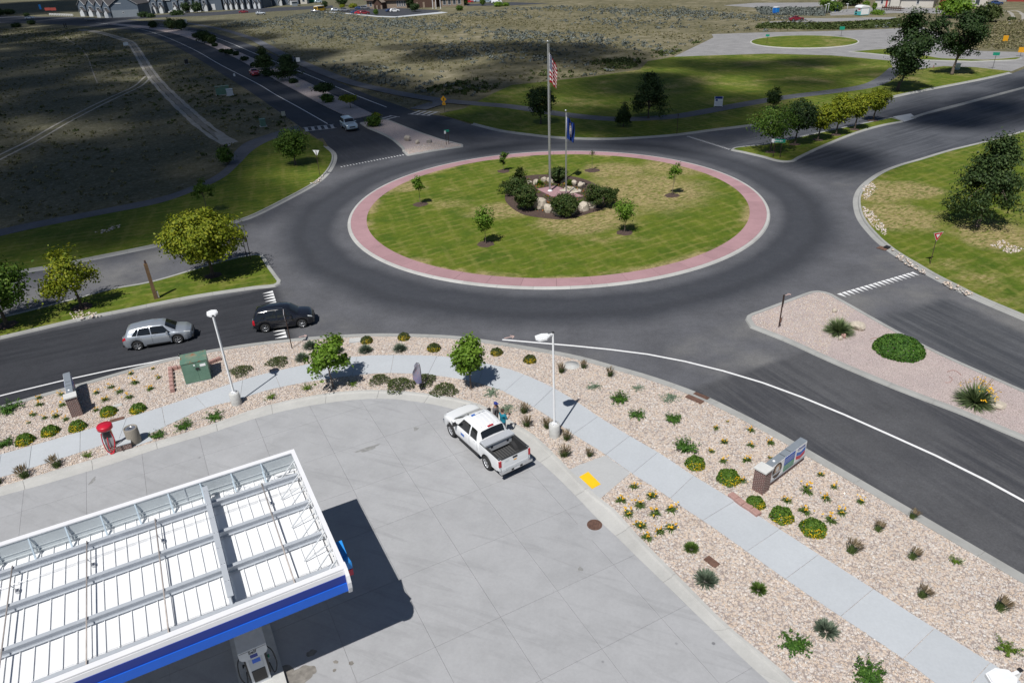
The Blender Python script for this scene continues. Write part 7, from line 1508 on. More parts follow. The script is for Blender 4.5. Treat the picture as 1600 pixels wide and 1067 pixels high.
SUV = dict(L=4.35, W=1.80, top=[(0, .80), (.02, .98), (.08, 1.06), (.36, 1.56), (.50, 1.62), (1.2, 1.69), (2.0, 1.70), (2.55, 1.64), (2.75, 1.57), (3.28, 1.14), (3.38, 1.10), (4.0, 1.02), (4.24, .90), (4.32, .75), (4.35, .6)], belt=[(0, .78), (.08, 1.02), (.4, 1.06), (2.8, 1.02), (3.3, 1.0), (4.0, .93), (4.24, .80), (4.35, .55)],
    wid=[(0, .68), (.05, .78), (.2, .86), (.6, .90), (3.6, .90), (4.0, .86), (4.24, .72), (4.35, .50)], wtop=[(0, .62), (.4, .62), (.8, .645), (2.0, .66), (2.7, .63), (3.0, .68), (3.4, .74), (4.1, .66), (4.35, .4)], zb=[(0, .44), (.3, .30), (1, .26), (3.6, .25), (4.1, .28), (4.35, .36)], axles=(.85, 3.48), wr=.345, arch=.42,
    glass=dict(side=[(.30, .52, .92, .92), (1.02, 1.02, 1.76, 1.74), (1.84, 1.82, 3.00, 2.60)], front=(2.76, 3.27), rear=(.10, .35)), seams=(.97, 1.80, 2.88), handles=(1.08, 1.95), mirror=2.80, tail=(.03, .20, 1.6, 4.1), head=(3.98, 4.26, 3.0, 4.75), rails=(.7, 2.3), spokes=6)
JEEP = dict(L=4.50, W=1.84, top=[(0, .80), (.02, 1.1), (.10, 1.60), (.2, 1.70), (.5, 1.76), (2.4, 1.76), (2.62, 1.68), (3.05, 1.22), (3.12, 1.19), (4.30, 1.10), (4.42, 1.0), (4.48, .75), (4.5, .6)], belt=[(0, .78), (.08, 1.08), (3.0, 1.08), (4.3, 1.04), (4.42, .92), (4.5, .58)],
    wid=[(0, .80), (.06, .86), (.2, .90), (4.2, .90), (4.4, .86), (4.5, .78)], wtop=[(0, .70), (.4, .70), (2.5, .70), (3.0, .76), (3.4, .80), (4.5, .70)], zb=[(0, .5), (.3, .36), (4.1, .34), (4.5, .42)], axles=(.90, 3.58), wr=.37, arch=.45, glass=dict(side=[(.2, .2, .92, .92), (1.0, 1.0, 1.72, 1.70), (1.80, 1.78, 2.80, 2.5)], front=(2.63, 3.04), rear=(.04, .10)), seams=(.96, 1.76, 2.86), handles=(1.1, 1.9), mirror=2.70, tail=(.02, .16, 2.0, 4.0), head=(4.30, 4.47, 3.0, 4.6), rails=(.6, 2.2))
SEDAN = dict(L=4.6, W=1.78, top=[(0, .70), (.04, .95), (.75, 1.06), (1.35, 1.40), (1.9, 1.46), (2.4, 1.43), (3.15, 1.02), (4.2, .90), (4.5, .74), (4.6, .5)], belt=[(0, .68), (.05, .90), (.8, .98), (3.1, .94), (4.2, .84), (4.5, .66), (4.6, .45)], wid=[(0, .62), (.1, .76), (.6, .88), (3.9, .88), (4.35, .76), (4.6, .5)], wtop=[(0, .6), (1.2, .56), (2.3, .58), (3.0, .64), (4.2, .66), (4.6, .35)], zb=[(0, .36), (.4, .22), (4.2, .2), (4.6, .28)], axles=(.95, 3.65), wr=.33, arch=.39,
    glass=dict(side=[(1.0, 1.42, 1.86, 1.86), (1.94, 1.94, 2.95, 2.42)], front=(2.45, 3.10), rear=(.82, 1.33)), seams=(1.0, 1.9, 2.95), handles=(1.15, 2.1), mirror=2.75, tail=(.04, .2, 2.4, 4.2), head=(4.25, 4.5, 3.0, 4.7))
VAN = dict(JEEP, L=5.2, top=[(0, .8), (.03, 1.9), (.2, 2.0), (3.9, 2.0), (4.1, 1.9), (4.7, 1.25), (5.1, 1.1), (5.2, .7)], belt=[(0, .78), (.1, 1.15), (4.4, 1.12), (5.0, 1.0), (5.2, .6)], axles=(1.0, 4.1), glass=dict(side=[(3.3, 3.3, 4.4, 4.0)], front=(4.12, 4.65), rear=(.04, .12)), wid=[(0, .85), (.1, .92), (4.9, .92), (5.2, .75)], wtop=[(0, .8), (4.0, .78), (5.2, .6)], zb=[(0, .4), (5.2, .35)])
def park(pr, pf, spec, side):
    """place by the two wheel contacts seen on the near side; side = +1 when that is the left side"""
    a, b = G(*pr)[:2], G(*pf)[:2]; d = (b - a) / np.linalg.norm(b - a); n = np.array([-d[1], d[0]]); m = (a + b) / 2 - n * side * (spec['W'] / 2 - .13); ax = (spec['axles'][0] + spec['axles'][1]) / 2
    c = m + d * (spec['L'] / 2 - ax); return (c[0], c[1], .016), math.atan2(d[1], d[0])
l, r = park((219, 546.5), (279.6, 536.5), CROSS, -1); vehicle('crossover', 'silver crossover driving on the left road', 'car', CROSS, l, r, 'car_silver')
l, r = park((417.7, 519), (472.1, 512), SUV, -1); vehicle('sport_utility_car', 'black SUV crossing the yield line', 'car', SUV, l, r, 'car_black')
g = G(546, 202); d = G(560, 214) - G(510, 178); vehicle('sport_utility_car', 'pale blue-grey boxy SUV approaching beside the far gravel median', 'car', JEEP, (g[0], g[1], .02), math.atan2(d[1], d[0]), 'car_ice')
g = G(398, 118); d = G(430, 139) - G(385, 112); vehicle('car', 'red car on the far road below the median pines', 'car', SEDAN, (g[0], g[1], .02), math.atan2(d[1], d[0]), 'car_red')
FC = [(493, 20, 'SED', 0, 'car_grey', 'dark car on the side street right of the yellow bus', .0), (525, 18.5, 'CRO', 8, 'car_silver', 'silver car parked farthest left in the school-like lot', 0), (540, 19, 'JEE', 8, 'car_grey', 'dark grey car parked second from the left in the lot', 0), (556, 22, 'SED', 10, 'car_blue', 'dark blue car beside the bright red one in the lot', 0), (562, 22.5, 'SED', 10, 'car_red', 'bright red car between two dark ones in the lot', 0), (570, 23, 'CRO', 10, 'car_dkred', 'dark red car at the right of the front row in the lot', 0),
      (571, 15.5, 'JEE', 10, 'car_grey', 'dark car in the back row nearest the lodge-like building', 0), (562, 15, 'SED', 10, 'car_blue', 'dark blue car in the back row, left', 0), (576, 12, 'SED', 10, 'car_silver', 'pale car behind the back row of the lot', 0), (610, 19, 'SED', 30, 'car_blue', 'blue car half hidden behind the white car before the lodge-like building', 0), (617, 19.5, 'CRO', 12, 'car_white', 'white car parked before the lodge-like building entrance', 0),
      (408, 24, 'JEE', 8, 'car_silver', 'pale SUV driving alone past the golden grass', 0), (271, 21, 'SED', 20, 'car_white', 'white car parked before the blue-grey townhouses', 0), (141, 32.5, 'SED', 5, 'car_grey', 'dark car at the far road junction near the gabled townhouse', 0), (47, 30, 'SED', 0, 'car_white', 'pale car on the far left road', 0), (381, 21, 'SED', 10, 'car_dkred', 'small red car by the street bend', 0), (498, 5, 'CRO', 10, 'car_ice', 'pale car beyond the yellow bus', 0),
      (733, 5, 'SED', 8, 'car_red', 'small red car at the edge of the right far lot', 0), (737, 4, 'CRO', 8, 'car_silver', 'silver car in the right far lot, left', 0), (747, 4, 'CRO', 8, 'car_ice', 'pale car in the right far lot, middle', 0), (762, 5, 'CRO', 8, 'car_ice', 'pale car in the right far lot next to the white van', 0), (776, 6, 'VAN', 8, 'car_white', 'white van in the right far lot', 0),
      (1244, 33, 'SED', 5, 'car_dkred', 'dark red car on the dirt lane beyond the far roundabout', 0), (1298, 3.5, 'CRO', 5, 'car_white', 'white car under the tree beside the gravel lot', 0), (1555, 8.5, 'SED', -5, 'car_blue', 'dark blue-grey car in the dry grass at the upper right', 0)]
SPEC = {'SED': SEDAN, 'CRO': CROSS, 'JEE': JEEP, 'VAN': VAN}
for x, y, k, ang, c, lab, _ in FC:
    g = G(x, y); vehicle('van' if k == 'VAN' else 'car', lab, 'van' if k == 'VAN' else 'car', SPEC[k], (g[0], g[1], .012), math.radians(ang), c, 'cars in the far lots and streets', 1)
# yellow bus
g = G(500, 19); root = empty('yellow_bus', (g[0], g[1], 0), math.radians(60), 'short yellow bus standing beside the far parking lot', 'bus')
MT['bus'] = paint('bus_yellow', (.62, .38, .03)); b = MB(); b.bbox((-2.6, -1.15, .45), (2.2, 1.15, 2.5)); b.bbox((2.2, -1.05, .45), (3.2, 1.05, 1.4)); b.obj('body', MT['bus'], root); b = MB(); b.bbox((-2.6, -1.1, 2.5), (2.2, 1.1, 2.75)); b.obj('roof', MT['white'], root); b = MB(); b.bbox((-2.4, -1.16, 1.6), (1.9, 1.16, 2.25)); b.bbox((-2.615, -.9, 1.5), (-2.59, .9, 2.2)); b.obj('window_band', MT['glass'], root)
for x in (-1.6, 2.4):
    for sd in (-1, 1): wheel(root, x, sd * 1.0, .45, .25, sd)
# ------------------------------------------------------------------ white crew-cab pickup
PK = dict(L=5.85, W=2.03, top=[(1.92, 1.30), (1.99, 1.42), (2.18, 1.80), (2.5, 1.865), (3.2, 1.885), (3.70, 1.85), (3.90, 1.79), (4.74, 1.27), (4.84, 1.23), (5.3, 1.18), (5.68, 1.14), (5.80, 1.02), (5.85, .80)], belt=[(1.92, 1.18), (2.1, 1.20), (4.6, 1.18), (5.3, 1.14), (5.68, 1.06), (5.80, .95), (5.85, .70)],
    wid=[(1.9, .985), (2.1, 1.0), (4.3, 1.0), (4.8, 1.015), (5.4, 1.0), (5.68, .95), (5.85, .88)], wtop=[(1.92, .74), (2.3, .72), (3.2, .74), (3.9, .72), (4.4, .78), (4.75, .86), (5.4, .84), (5.85, .7)], zb=[(1.9, .50), (4.2, .46), (5.4, .42), (5.7, .34), (5.85, .40)], axles=(4.93,), wr=.405, arch=.50)
S = Shell(PK['L'], PK['top'], PK['belt'], PK['wid'], PK['wtop'], PK['zb'], (1.285, 4.93), .405, .50)
a, b_ = G(763, 733)[:2], G(708, 682)[:2]; d = (b_ - a) / np.linalg.norm(b_ - a); nl = np.array([-d[1], d[0]])
c0 = a - d * 1.285 - nl * .89                                     # rear axle foot on the left side -> rear end on the centre line
pk = empty('pickup_truck', (c0[0], c0[1], .05), math.atan2(d[1], d[0]), 'white crew-cab pickup with an aluminium toolbox in its bed', 'pickup truck')
S.body(1.93, None).obj('cab_body', MT['car_white'], pk)
b = MB(); b.bbox((.3, -.8, .36), (5.5, .8, .70)); b.obj('chassis', MT['black'], pk)
for f in (lambda j: j, lambda j: 16 - j):
    for q in ((2.22, 2.34, 2.86, 2.86), (2.98, 2.97, 4.18, 3.74)): fit(pk, *S.patch(*q, f(4.15), f(5.88)), 'side_window', MT['glass'])
    for x in (2.12, 2.92, 4.30): fit(pk, *S.patch(x - .008, x - .008, x + .008, x + .008, f(.8), f(4.0), 1, 6, .003), 'door_seam', MT['trim'])
    for x in (2.42, 3.16):
        q = S.at(x, f(3.1)); b = MB(); b.box(q, (.20, .05, .04)); b.obj('door_handle', MT['car_white'], pk)
    sd = -1 if f(0) == 0 else 1; q = S.at(4.18, f(4.3)); b = MB(); b.box(q + np.array([0, sd * .20, .08]), (.12, .20, .20)); b.beam(q, q + np.array([0, sd * .14, .0]), .06, .05); b.obj('mirror', MT['trim'], pk)
    b = MB(); b.bbox((2.1, min(sd * .88, sd * 1.0), .36), (4.3, max(sd * .88, sd * 1.0), .44)); b.obj('side_step', MT['trim'], pk)
    fit(pk, *S.patch(5.52, 5.52, 5.78, 5.78, f(3.0), f(5.4), 4, 3, .01), 'headlight', MT['lamp_clear'])
fit(pk, *S.patch(3.92, 3.92, 4.73, 4.73, 6.12, 9.88, 5, 10, .006), 'windshield', MT['glass'])
fit(pk, *S.patch(1.995, 1.995, 2.17, 2.17, 6.2, 9.8, 4, 10, .010), 'rear_window', MT['glass'])
b = MB(); b.bbox((5.80, -.62, .62), (5.87, .62, 1.0)); b.obj('grille', MT['trim'], pk); b = MB(); b.bbox((5.72, -.92, .42), (5.93, .92, .62)); b.obj('front_bumper', MT['chrome'], pk)
b = MB()
for y in np.linspace(-.5, .5, 5): b.bbox((2.35, y - .012, 1.878), (3.7, y + .012, 1.902))
b.obj('roof_ribs', MT['car_white'], pk)
b = MB(); b.bbox((2.20, -.17, 1.825), (2.30, .17, 1.875)); b.obj('third_brake_light', MT['tail'], pk)
b = MB(); b.tube([(3.86, .42, 1.83), (3.80, .42, 1.89)], .03, 6); b.obj('antenna', MT['black'], pk)
b = MB(); b.bbox((3.50, .14, 1.903), (3.62, .38, 1.908)); b.obj('blue_roof_mark', MT['chev_b'], pk); b = MB(); b.bbox((3.52, -.45, 1.903), (3.56, .08, 1.907)); b.obj('grey_roof_lettering', MT['steel_white'], pk)
q = S.at(3.6, 16 - 2.0); b = MB(); b.box(q + np.array([0, .006, 0]), (.34, .008, .15)); b.obj('door_logo', MT['chev_b'], pk)
q = S.at(4.62, 16 - 3.0); b = MB(); b.box(q + np.array([0, .006, 0]), (.26, .008, .07)); b.obj('fender_badge', MT['chrome'], pk)
# bed: double-walled sides with wheel openings, floor, tailgate, bumper
def bed_side(sg):
    xs = np.unique(np.round(np.r_[np.arange(.06, 1.925, .05), 1.925, 1.285 - .5, 1.285 + .5, 1.285 - .485, 1.285 + .485], 4)); xs = xs[(xs >= .06) & (xs <= 1.925)]; V = []
    for x in xs:
        lo = .50 if x > .3 else .56; e = abs(x - 1.285)
        if e < .5: lo = max(lo, .405 + math.sqrt(.25 - e * e))
        w = .985 if x > .25 else .985 - (.25 - x) * .15; lo = min(lo, 1.22)
        V.append([(x, sg * (w - .02), lo), (x, sg * w, lo + (1.22 - lo) * .3), (x, sg * w, lo + (1.22 - lo) * .7), (x, sg * (w - .02), 1.26), (x, sg * (w - .04), 1.285), (x, sg * (w - .13), 1.285), (x, sg * (w - .14), .80)])
    V = np.array(V); n, k = V.shape[:2]; F = [(i * k + j, (i + 1) * k + j, (i + 1) * k + j + 1, i * k + j + 1) for i in range(n - 1) for j in range(k - 1)]; F += [tuple(range(k)), tuple(range((n - 1) * k, n * k))]
    b = MB(); b.add(V.reshape(-1, 3), F, 0, False); b.obj('bed_side', MT['car_white'], pk)
    b = MB(); b.bbox((.08, min(sg * .83, sg * .955), 1.286), (1.92, max(sg * .83, sg * .955), 1.315)); b.obj('rail_cap', MT['liner'], pk)
    b = MB(); b.bbox((.1, min(sg * .80, sg * .845), .70), (1.92, max(sg * .80, sg * .845), 1.30)); b.obj('liner_wall', MT['liner'], pk)
    b = MB(); b.lathe([(.0, 0), (.40, 0), (.44, .03), (.44, .28)], (1.285, sg * .56, .58), 20, axis='y'); 
    b = MB(); a = np.linspace(0, np.pi, 11); Q = np.c_[1.285 + .46 * np.cos(a), .50 + .50 * np.sin(a)]; m = len(Q)
    b.add([(x, sg * .60, z) for x, z in Q] + [(x, sg * .82, z) for x, z in Q], [(i, i + 1, m + i + 1, m + i) for i in range(m - 1)] + [tuple(range(m))]); b.obj('wheel_housing', MT['liner'], pk)
    b = MB(); b.bbox((.02, min(sg * .83, sg * .975), .86), (.10, max(sg * .83, sg * .975), 1.22)); b.obj('tail_light', MT['tail'], pk)
    b = MB(); b.tube([(.18, sg * .88, 1.29), (.18, sg * .88, 1.33)], .035, 8); b.obj('stake_pocket', MT['alu'], pk)
bed_side(-1); bed_side(1)
b = MB(); b.bbox((.08, -.84, .66), (1.92, .84, .72)); fl = b.obj('bed_floor', MT['liner'], pk)
MT['floor_rib'] = plain('worn_liner_rib', (.075, .075, .075), .7, 0, .3, 9)
for y in np.linspace(-.54, .54, 8): b = MB(); b.bbox((.1, y - .035, .72), (1.9, y + .035, .742)); b.obj('floor_rib', MT['floor_rib'], pk)
b = MB(); b.bbox((1.90, -.85, .70), (1.93, .85, 1.30)); b.obj('bed_front_wall', MT['liner'], pk)
b = MB(); b.bbox((.02, -.83, .60), (.085, .83, 1.285)); b.bbox((.012, -.74, .82), (.02, .74, 1.10)); b.obj('tailgate', MT['car_white'], pk)
b = MB(); b.bbox((.016, -.83, 1.286), (.10, .83, 1.315)); b.obj('tailgate_cap', MT['liner'], pk)
b = MB(); b.bbox((.0, -.14, 1.13), (.02, .14, 1.22)); b.obj('tailgate_handle', MT['black'], pk)
b = MB(); b.bbox((.0, -.09, .985), (.02, .09, 1.035)); b.obj('gold_emblem', MT['sign_yellow'], pk)
b = MB(); b.bbox((.004, .36, 1.095), (.011, .62, 1.135)); b.obj('tailgate_lettering', MT['steel_white'], pk)
b = MB(); b.bbox((-.14, -.98, .50), (.06, .98, .66)); b.bbox((-.16, -.62, .655), (.04, .62, .675)); bp = b.obj('rear_bumper', MT['chrome'], pk)
b = MB(); b.bbox((-.155, -.16, .52), (-.135, .16, .64)); b.obj('licence_plate', MT['plate'], bp); b = MB(); b.bbox((-.15, -.34, .53), (-.138, -.2, .64)); b.bbox((-.15, .2, .53), (-.138, .34, .64)); b.bbox((-.10, -.97, .42), (.05, .97, .50)); b.obj('bumper_insert', MT['black'], bp)
for x in (1.285, 4.93):
    for sd in (-1, 1): wheel(pk, x, sd * .875, .405, .26, sd, 6)
MT['tread'] = plain('bright_tread_plate', (.56, .58, .61), .45, .25, .10, 14)
# toolbox laid across the bed (moves on its own)
d3 = np.r_[d, 0]; tb0 = np.r_[c0, .05]
tbx = empty('toolbox', tuple(tb0 + d3 * 1.62 + [0, 0, 1.315]), math.atan2(d[1], d[0]), 'aluminium crossover toolbox lying across the pickup bed', 'toolbox')
b = MB(); b.bbox((-.20, -.76, -.42), (.22, .76, .0)); b.obj('chest', MT['tread'], tbx)
b = MB(); b.bbox((-.25, -.93, .002), (.27, .93, .10)); b.bbox((-.20, -.90, .10), (.22, .90, .125)); b.obj('lid', MT['tread'], tbx)
b = MB()
for y in (-.5, .5): b.bbox((-.215, y - .06, -.22), (-.20, y + .06, -.12))
b.obj('latch', MT['black'], tbx)
# ------------------------------------------------------------------ people
MT['skin'] = plain('skin', (.36, .21, .15), .55, 0, .06, 6); MT['shirt_teal'] = plain('teal_shirt', (.010, .20, .29), .85, 0, .12, 7, .2, 30); MT['shirt_grey'] = plain('heather_grey_shirt', (.13, .12, .125), .9, 0, .15, 9, .2, 30); MT['denim'] = plain('dark_denim', (.025, .035, .065), .9, 0, .2, 9); MT['khaki'] = plain('khaki_cloth', (.22, .17, .11), .9, 0, .12, 9); MT['cap_blue'] = plain('blue_cap_cloth', (.025, .04, .24), .8, 0, .1, 8); MT['hair'] = plain('brown_hair', (.055, .035, .024), .8, 0, .3, 20); MT['shoe'] = plain('shoe_leather', (.04, .035, .03), .7)
def person(px, py, face, label, shirt, trousers, pose, cap=None, hair='hair', H=1.76, z=.05, beard=False):
    g = G(px, py, z); root = empty('person', tuple(g), face, label, 'person'); k = H / 1.76           # faces local +x
    J = {'pelvis': (0, 0, .97, .135), 'waist': (0, 0, 1.12, .125), 'chest': (.02, 0, 1.32, .150), 'shoulder': (.0, 0, 1.45, .105), 'neck': (.01, 0, 1.52, .058), 'head1': (.025, 0, 1.60, .078), 'head2': (.03, 0, 1.68, .088), 'head3': (.025, 0, 1.735, .055)}
    E = [('pelvis', 'waist'), ('waist', 'chest'), ('chest', 'shoulder'), ('shoulder', 'neck'), ('neck', 'head1'), ('head1', 'head2'), ('head2', 'head3')]
    for s, n in ((1, 'l'), (-1, 'r')):
        J['hip' + n] = (0, s * .095, .90, .100); J['knee' + n] = (.03, s * .11, .50, .062); J['calf' + n] = (.0, s * .112, .34, .058); J['ank' + n] = (0, s * .115, .09, .042); J['toe' + n] = (.16, s * .125, .035, .035)
        e, w = pose[n]
        J['sh' + n] = (.0, s * .185, 1.425, .068); J['elb' + n] = (e[0], s * e[1], e[2], .045); J['wri' + n] = (w[0], s * w[1], w[2], .030)
        E += [('pelvis', 'hip' + n), ('hip' + n, 'knee' + n), ('knee' + n, 'calf' + n), ('calf' + n, 'ank' + n), ('ank' + n, 'toe' + n), ('shoulder', 'sh' + n), ('sh' + n, 'elb' + n), ('elb' + n, 'wri' + n)]
    names = list(J); me = bpy.data.meshes.new('rig'); me.from_pydata([tuple(np.array(J[n][:3]) * k) for n in names], [(names.index(a), names.index(b)) for a, b in E], []); ob = bpy.data.objects.new('rig', me); COL.objects.link(ob)
    ob.modifiers.new('skin', 'SKIN'); sv = me.skin_vertices[0].data
    for i, n in enumerate(names):
        r = J[n][3] * k; wide = {'pelvis': 1.25, 'waist': 1.22, 'chest': 1.25, 'shoulder': 1.3}.get(n, 1.0); sv[i].radius = (r * (wide if n in ('pelvis', 'waist', 'chest', 'shoulder') else 1), r); sv[i].use_root = n == 'pelvis'
    sd = ob.modifiers.new('sub', 'SUBSURF'); sd.levels = 2; sd.render_levels = 2
    dg = bpy.context.evaluated_depsgraph_get(); bme = bpy.data.meshes.new_from_object(ob.evaluated_get(dg)); bpy.data.objects.remove(ob)
    V = np.array([v.co for v in bme.vertices]); Fs = [tuple(p.vertices) for p in bme.polygons]; N = np.array([v.normal for v in bme.vertices])
    b = MB(); b.add(V, Fs, 0, True)
    for s, n in ((1, 'l'), (-1, 'r')):                            # hands: palm, four fingers and a thumb, slightly curled
        w = np.array(J['wri' + n][:3]) * k; w[1] = s * abs(w[1]) if True else w[1]; e = np.array(J['elb' + n][:3]) * k; fwd = (w - e) / np.linalg.norm(w - e); side = np.cross(fwd, [0, 0, 1.0]); side = side / np.linalg.norm(side) if np.linalg.norm(side) > .2 else np.array([1.0, 0, 0]); pal = np.cross(side, fwd)
        if n == 'r': pal = -pal
        b.tube([w - fwd * .02, w + fwd * .03, w + fwd * .085], [.026 * k, .036 * k, .034 * k], 8)
        for q, (o, L) in enumerate(((-.030, .070), (-.010, .080), (.010, .076), (.029, .060))):
            p0 = w + fwd * .08 + side * o; p1 = p0 + fwd * L * .5 + pal * .008; p2 = p1 + fwd * L * .38 + pal * .028; b.tube([p0 - fwd * .02, p0, p1, p2], [.010, .0100, .009, .007], 6)
        p0 = w + fwd * .025 + side * (-.034); b.tube([p0, p0 - side * .026 + fwd * .03, p0 - side * .030 + fwd * .062 + pal * .012], [.013, .011, .008], 6)
    h = np.array([.03, 0, 1.66]) * k                              # face: nose, eyes, ears, mouth
    b.tube([h + [.085, 0, .03], h + [.108, 0, -.012], h + [.088, 0, -.022]], [.009, .014, .008], 6)
    for s in (-1, 1): b.lathe([(.001, -.012), (.022, -.008), (.026, .006), (.001, .012)], h + [-.005, s * .092, .0], 8, axis='y')
    body = b.obj('body', MT['skin'], root)
    b = MB()
    for s in (-1, 1): b.lathe([(.001, .012), (.011, .006), (.013, -.004)], h + [.078, s * .032, .028], 8, axis='x')
    b.obj('eyes', MT['black'], body); b = MB(); b.beam(h + [.088, -.024, -.052], h + [.088, .024, -.052], .012, .010); b.obj('mouth', MT['chev_r'], body)
    def cloth(nm, sel, m, off):
        idx = [f for f in Fs if all(sel(V[i]) for i in f)]; use = sorted({i for f in idx for i in f}); mp = {i: j for j, i in enumerate(use)}
        q = MB(); q.add(V[use] + N[use] * off, [tuple(mp[i] for i in f) for f in idx], 0, True); return q.obj(nm, MT[m], root)
    ez = min(J['elbl'][2], J['elbr'][2]) * k
    cloth('shirt', lambda p: .90 * k < p[2] < 1.50 * k and not (abs(p[1]) > .215 * k and p[2] < ez + .06) and not (p[0] > .17 * k), shirt, .016)
    cloth('trousers', lambda p: .10 * k < p[2] < 1.0 * k and abs(p[1]) < .21 * k and p[0] < .16 * k, trousers, .012)
    cloth('shoes', lambda p: p[2] < .125 * k, 'shoe', .010)
    b = MB()
    if cap:
        b.lathe([(.108 * k, 1.69 * k), (.106 * k, 1.735 * k), (.085 * k, 1.78 * k), (.04 * k, 1.80 * k), (0, 1.803 * k)], (.025 * k, 0, 0), 18); c = h + [0, 0, .045]
        a = np.linspace(-1.2, 1.2, 9); q = [(c[0] + .095 + .085 * math.cos(t), .09 * math.sin(t), c[2]) for t in a] + [(c[0] + .06, .085, c[2] + .004), (c[0] + .06, -.085, c[2] + .004)]; b.prism([(x, y) for x, y, _ in q], c[2] - .006, c[2] + .004, bottom=True); b.obj('cap', MT[cap], root)
    else:
        b.lathe([(.094 * k, 1.64 * k), (.104 * k, 1.69 * k), (.096 * k, 1.745 * k), (.05 * k, 1.782 * k), (0, 1.788 * k)], (.008 * k, 0, 0), 16); b.obj('hair', MT[hair], root)
    if beard: b = MB(); b.lathe([(.001, -.10), (.05, -.095), (.068, -.06), (.070, -.035)], h + [.028, 0, 0], 12); b.obj('beard', MT['hair'], root)
    return root, g
fB = math.radians(35)
pb, gB = person(787, 679.5, fB, 'person in a teal shirt looking at a black phone beside the pickup', 'shirt_teal', 'denim', {'l': ((.12, .24, 1.14), (.36, .12, 1.20)), 'r': ((.12, .25, 1.14), (.36, .12, 1.20))}, None, 'hair')
person(776, 669, math.radians(-20), 'person in a grey shirt and blue cap beside the pickup', 'shirt_grey', 'khaki', {'l': ((-.02, .27, 1.14), (.10, .27, .90)), 'r': ((-.02, .27, 1.14), (.08, .27, .89))}, 'cap_blue', z=.12, beard=True)
c, s = math.cos(fB), math.sin(fB); ph = gB + np.array([c * .47, s * .47, 1.235]); o = empty('phone', tuple(ph), fB, 'small black phone held by the person in teal', 'phone'); b = MB(); b.box((0, 0, 0), (.11, .16, .016), R=np.array(Matrix.Rotation(-.5, 3, 'Y'))); b.obj('case', MT['black'], o)

# ------------------------------------------------------------------ far buildings
MT['wall_blue'] = plain('blue_grey_siding', (.10, .13, .17), .8, 0, .08, 1); MT['wall_blue_l'] = plain('light_blue_grey_siding', (.20, .23, .26), .8, 0, .08, 1); MT['trim_white'] = plain('white_trim', (.62, .64, .66), .6); MT['roof_dark'] = plain('dark_shingles', (.065, .062, .066), .9, 0, .2, 2); MT['stone_tan'] = plain('tan_stone', (.27, .21, .16), .9, 0, .25, 2); MT['roof_tan'] = plain('weathered_shingles', (.24, .20, .165), .9, 0, .15, 2); MT['wood_dk'] = plain('dark_timber', (.075, .04, .028), .8, 0, .2, 2); MT['wall_cream'] = plain('cream_siding', (.58, .55, .50), .8, 0, .05, 1); MT['metal_roof'] = plain('pale_metal_roof', (.55, .57, .58), .5, 0, .05, 1); MT['barn_red'] = plain('barn_red', (.30, .05, .04), .8, 0, .1, 2); MT['pane'] = plain('window_pane', (.05, .06, .075), .1, 0, .1, 1, spec=.7); MT['turq'] = plain('turquoise_panel', (.10, .52, .55), .6, 0, .08, 2); MT['door_red'] = plain('red_door', (.42, .03, .03), .5)
def window(par, x, z, w, h, y=-.02, tr='trim_white', rz=None):
    b = MB(); e = .12; b.bbox((x - w / 2 - e, y - .05, z - e), (x + w / 2 + e, y, z)); b.bbox((x - w / 2 - e, y - .05, z + h), (x + w / 2 + e, y, z + h + e)); b.bbox((x - w / 2 - e, y - .05, z), (x - w / 2, y, z + h)); b.bbox((x + w / 2, y - .05, z), (x + w / 2 + e, y, z + h)); o = b.obj('window', MT[tr], par)
    b = MB(); b.bbox((x - w / 2, y - .025, z), (x + w / 2, y - .01, z + h)); b.obj('pane', MT['pane'], o); return o
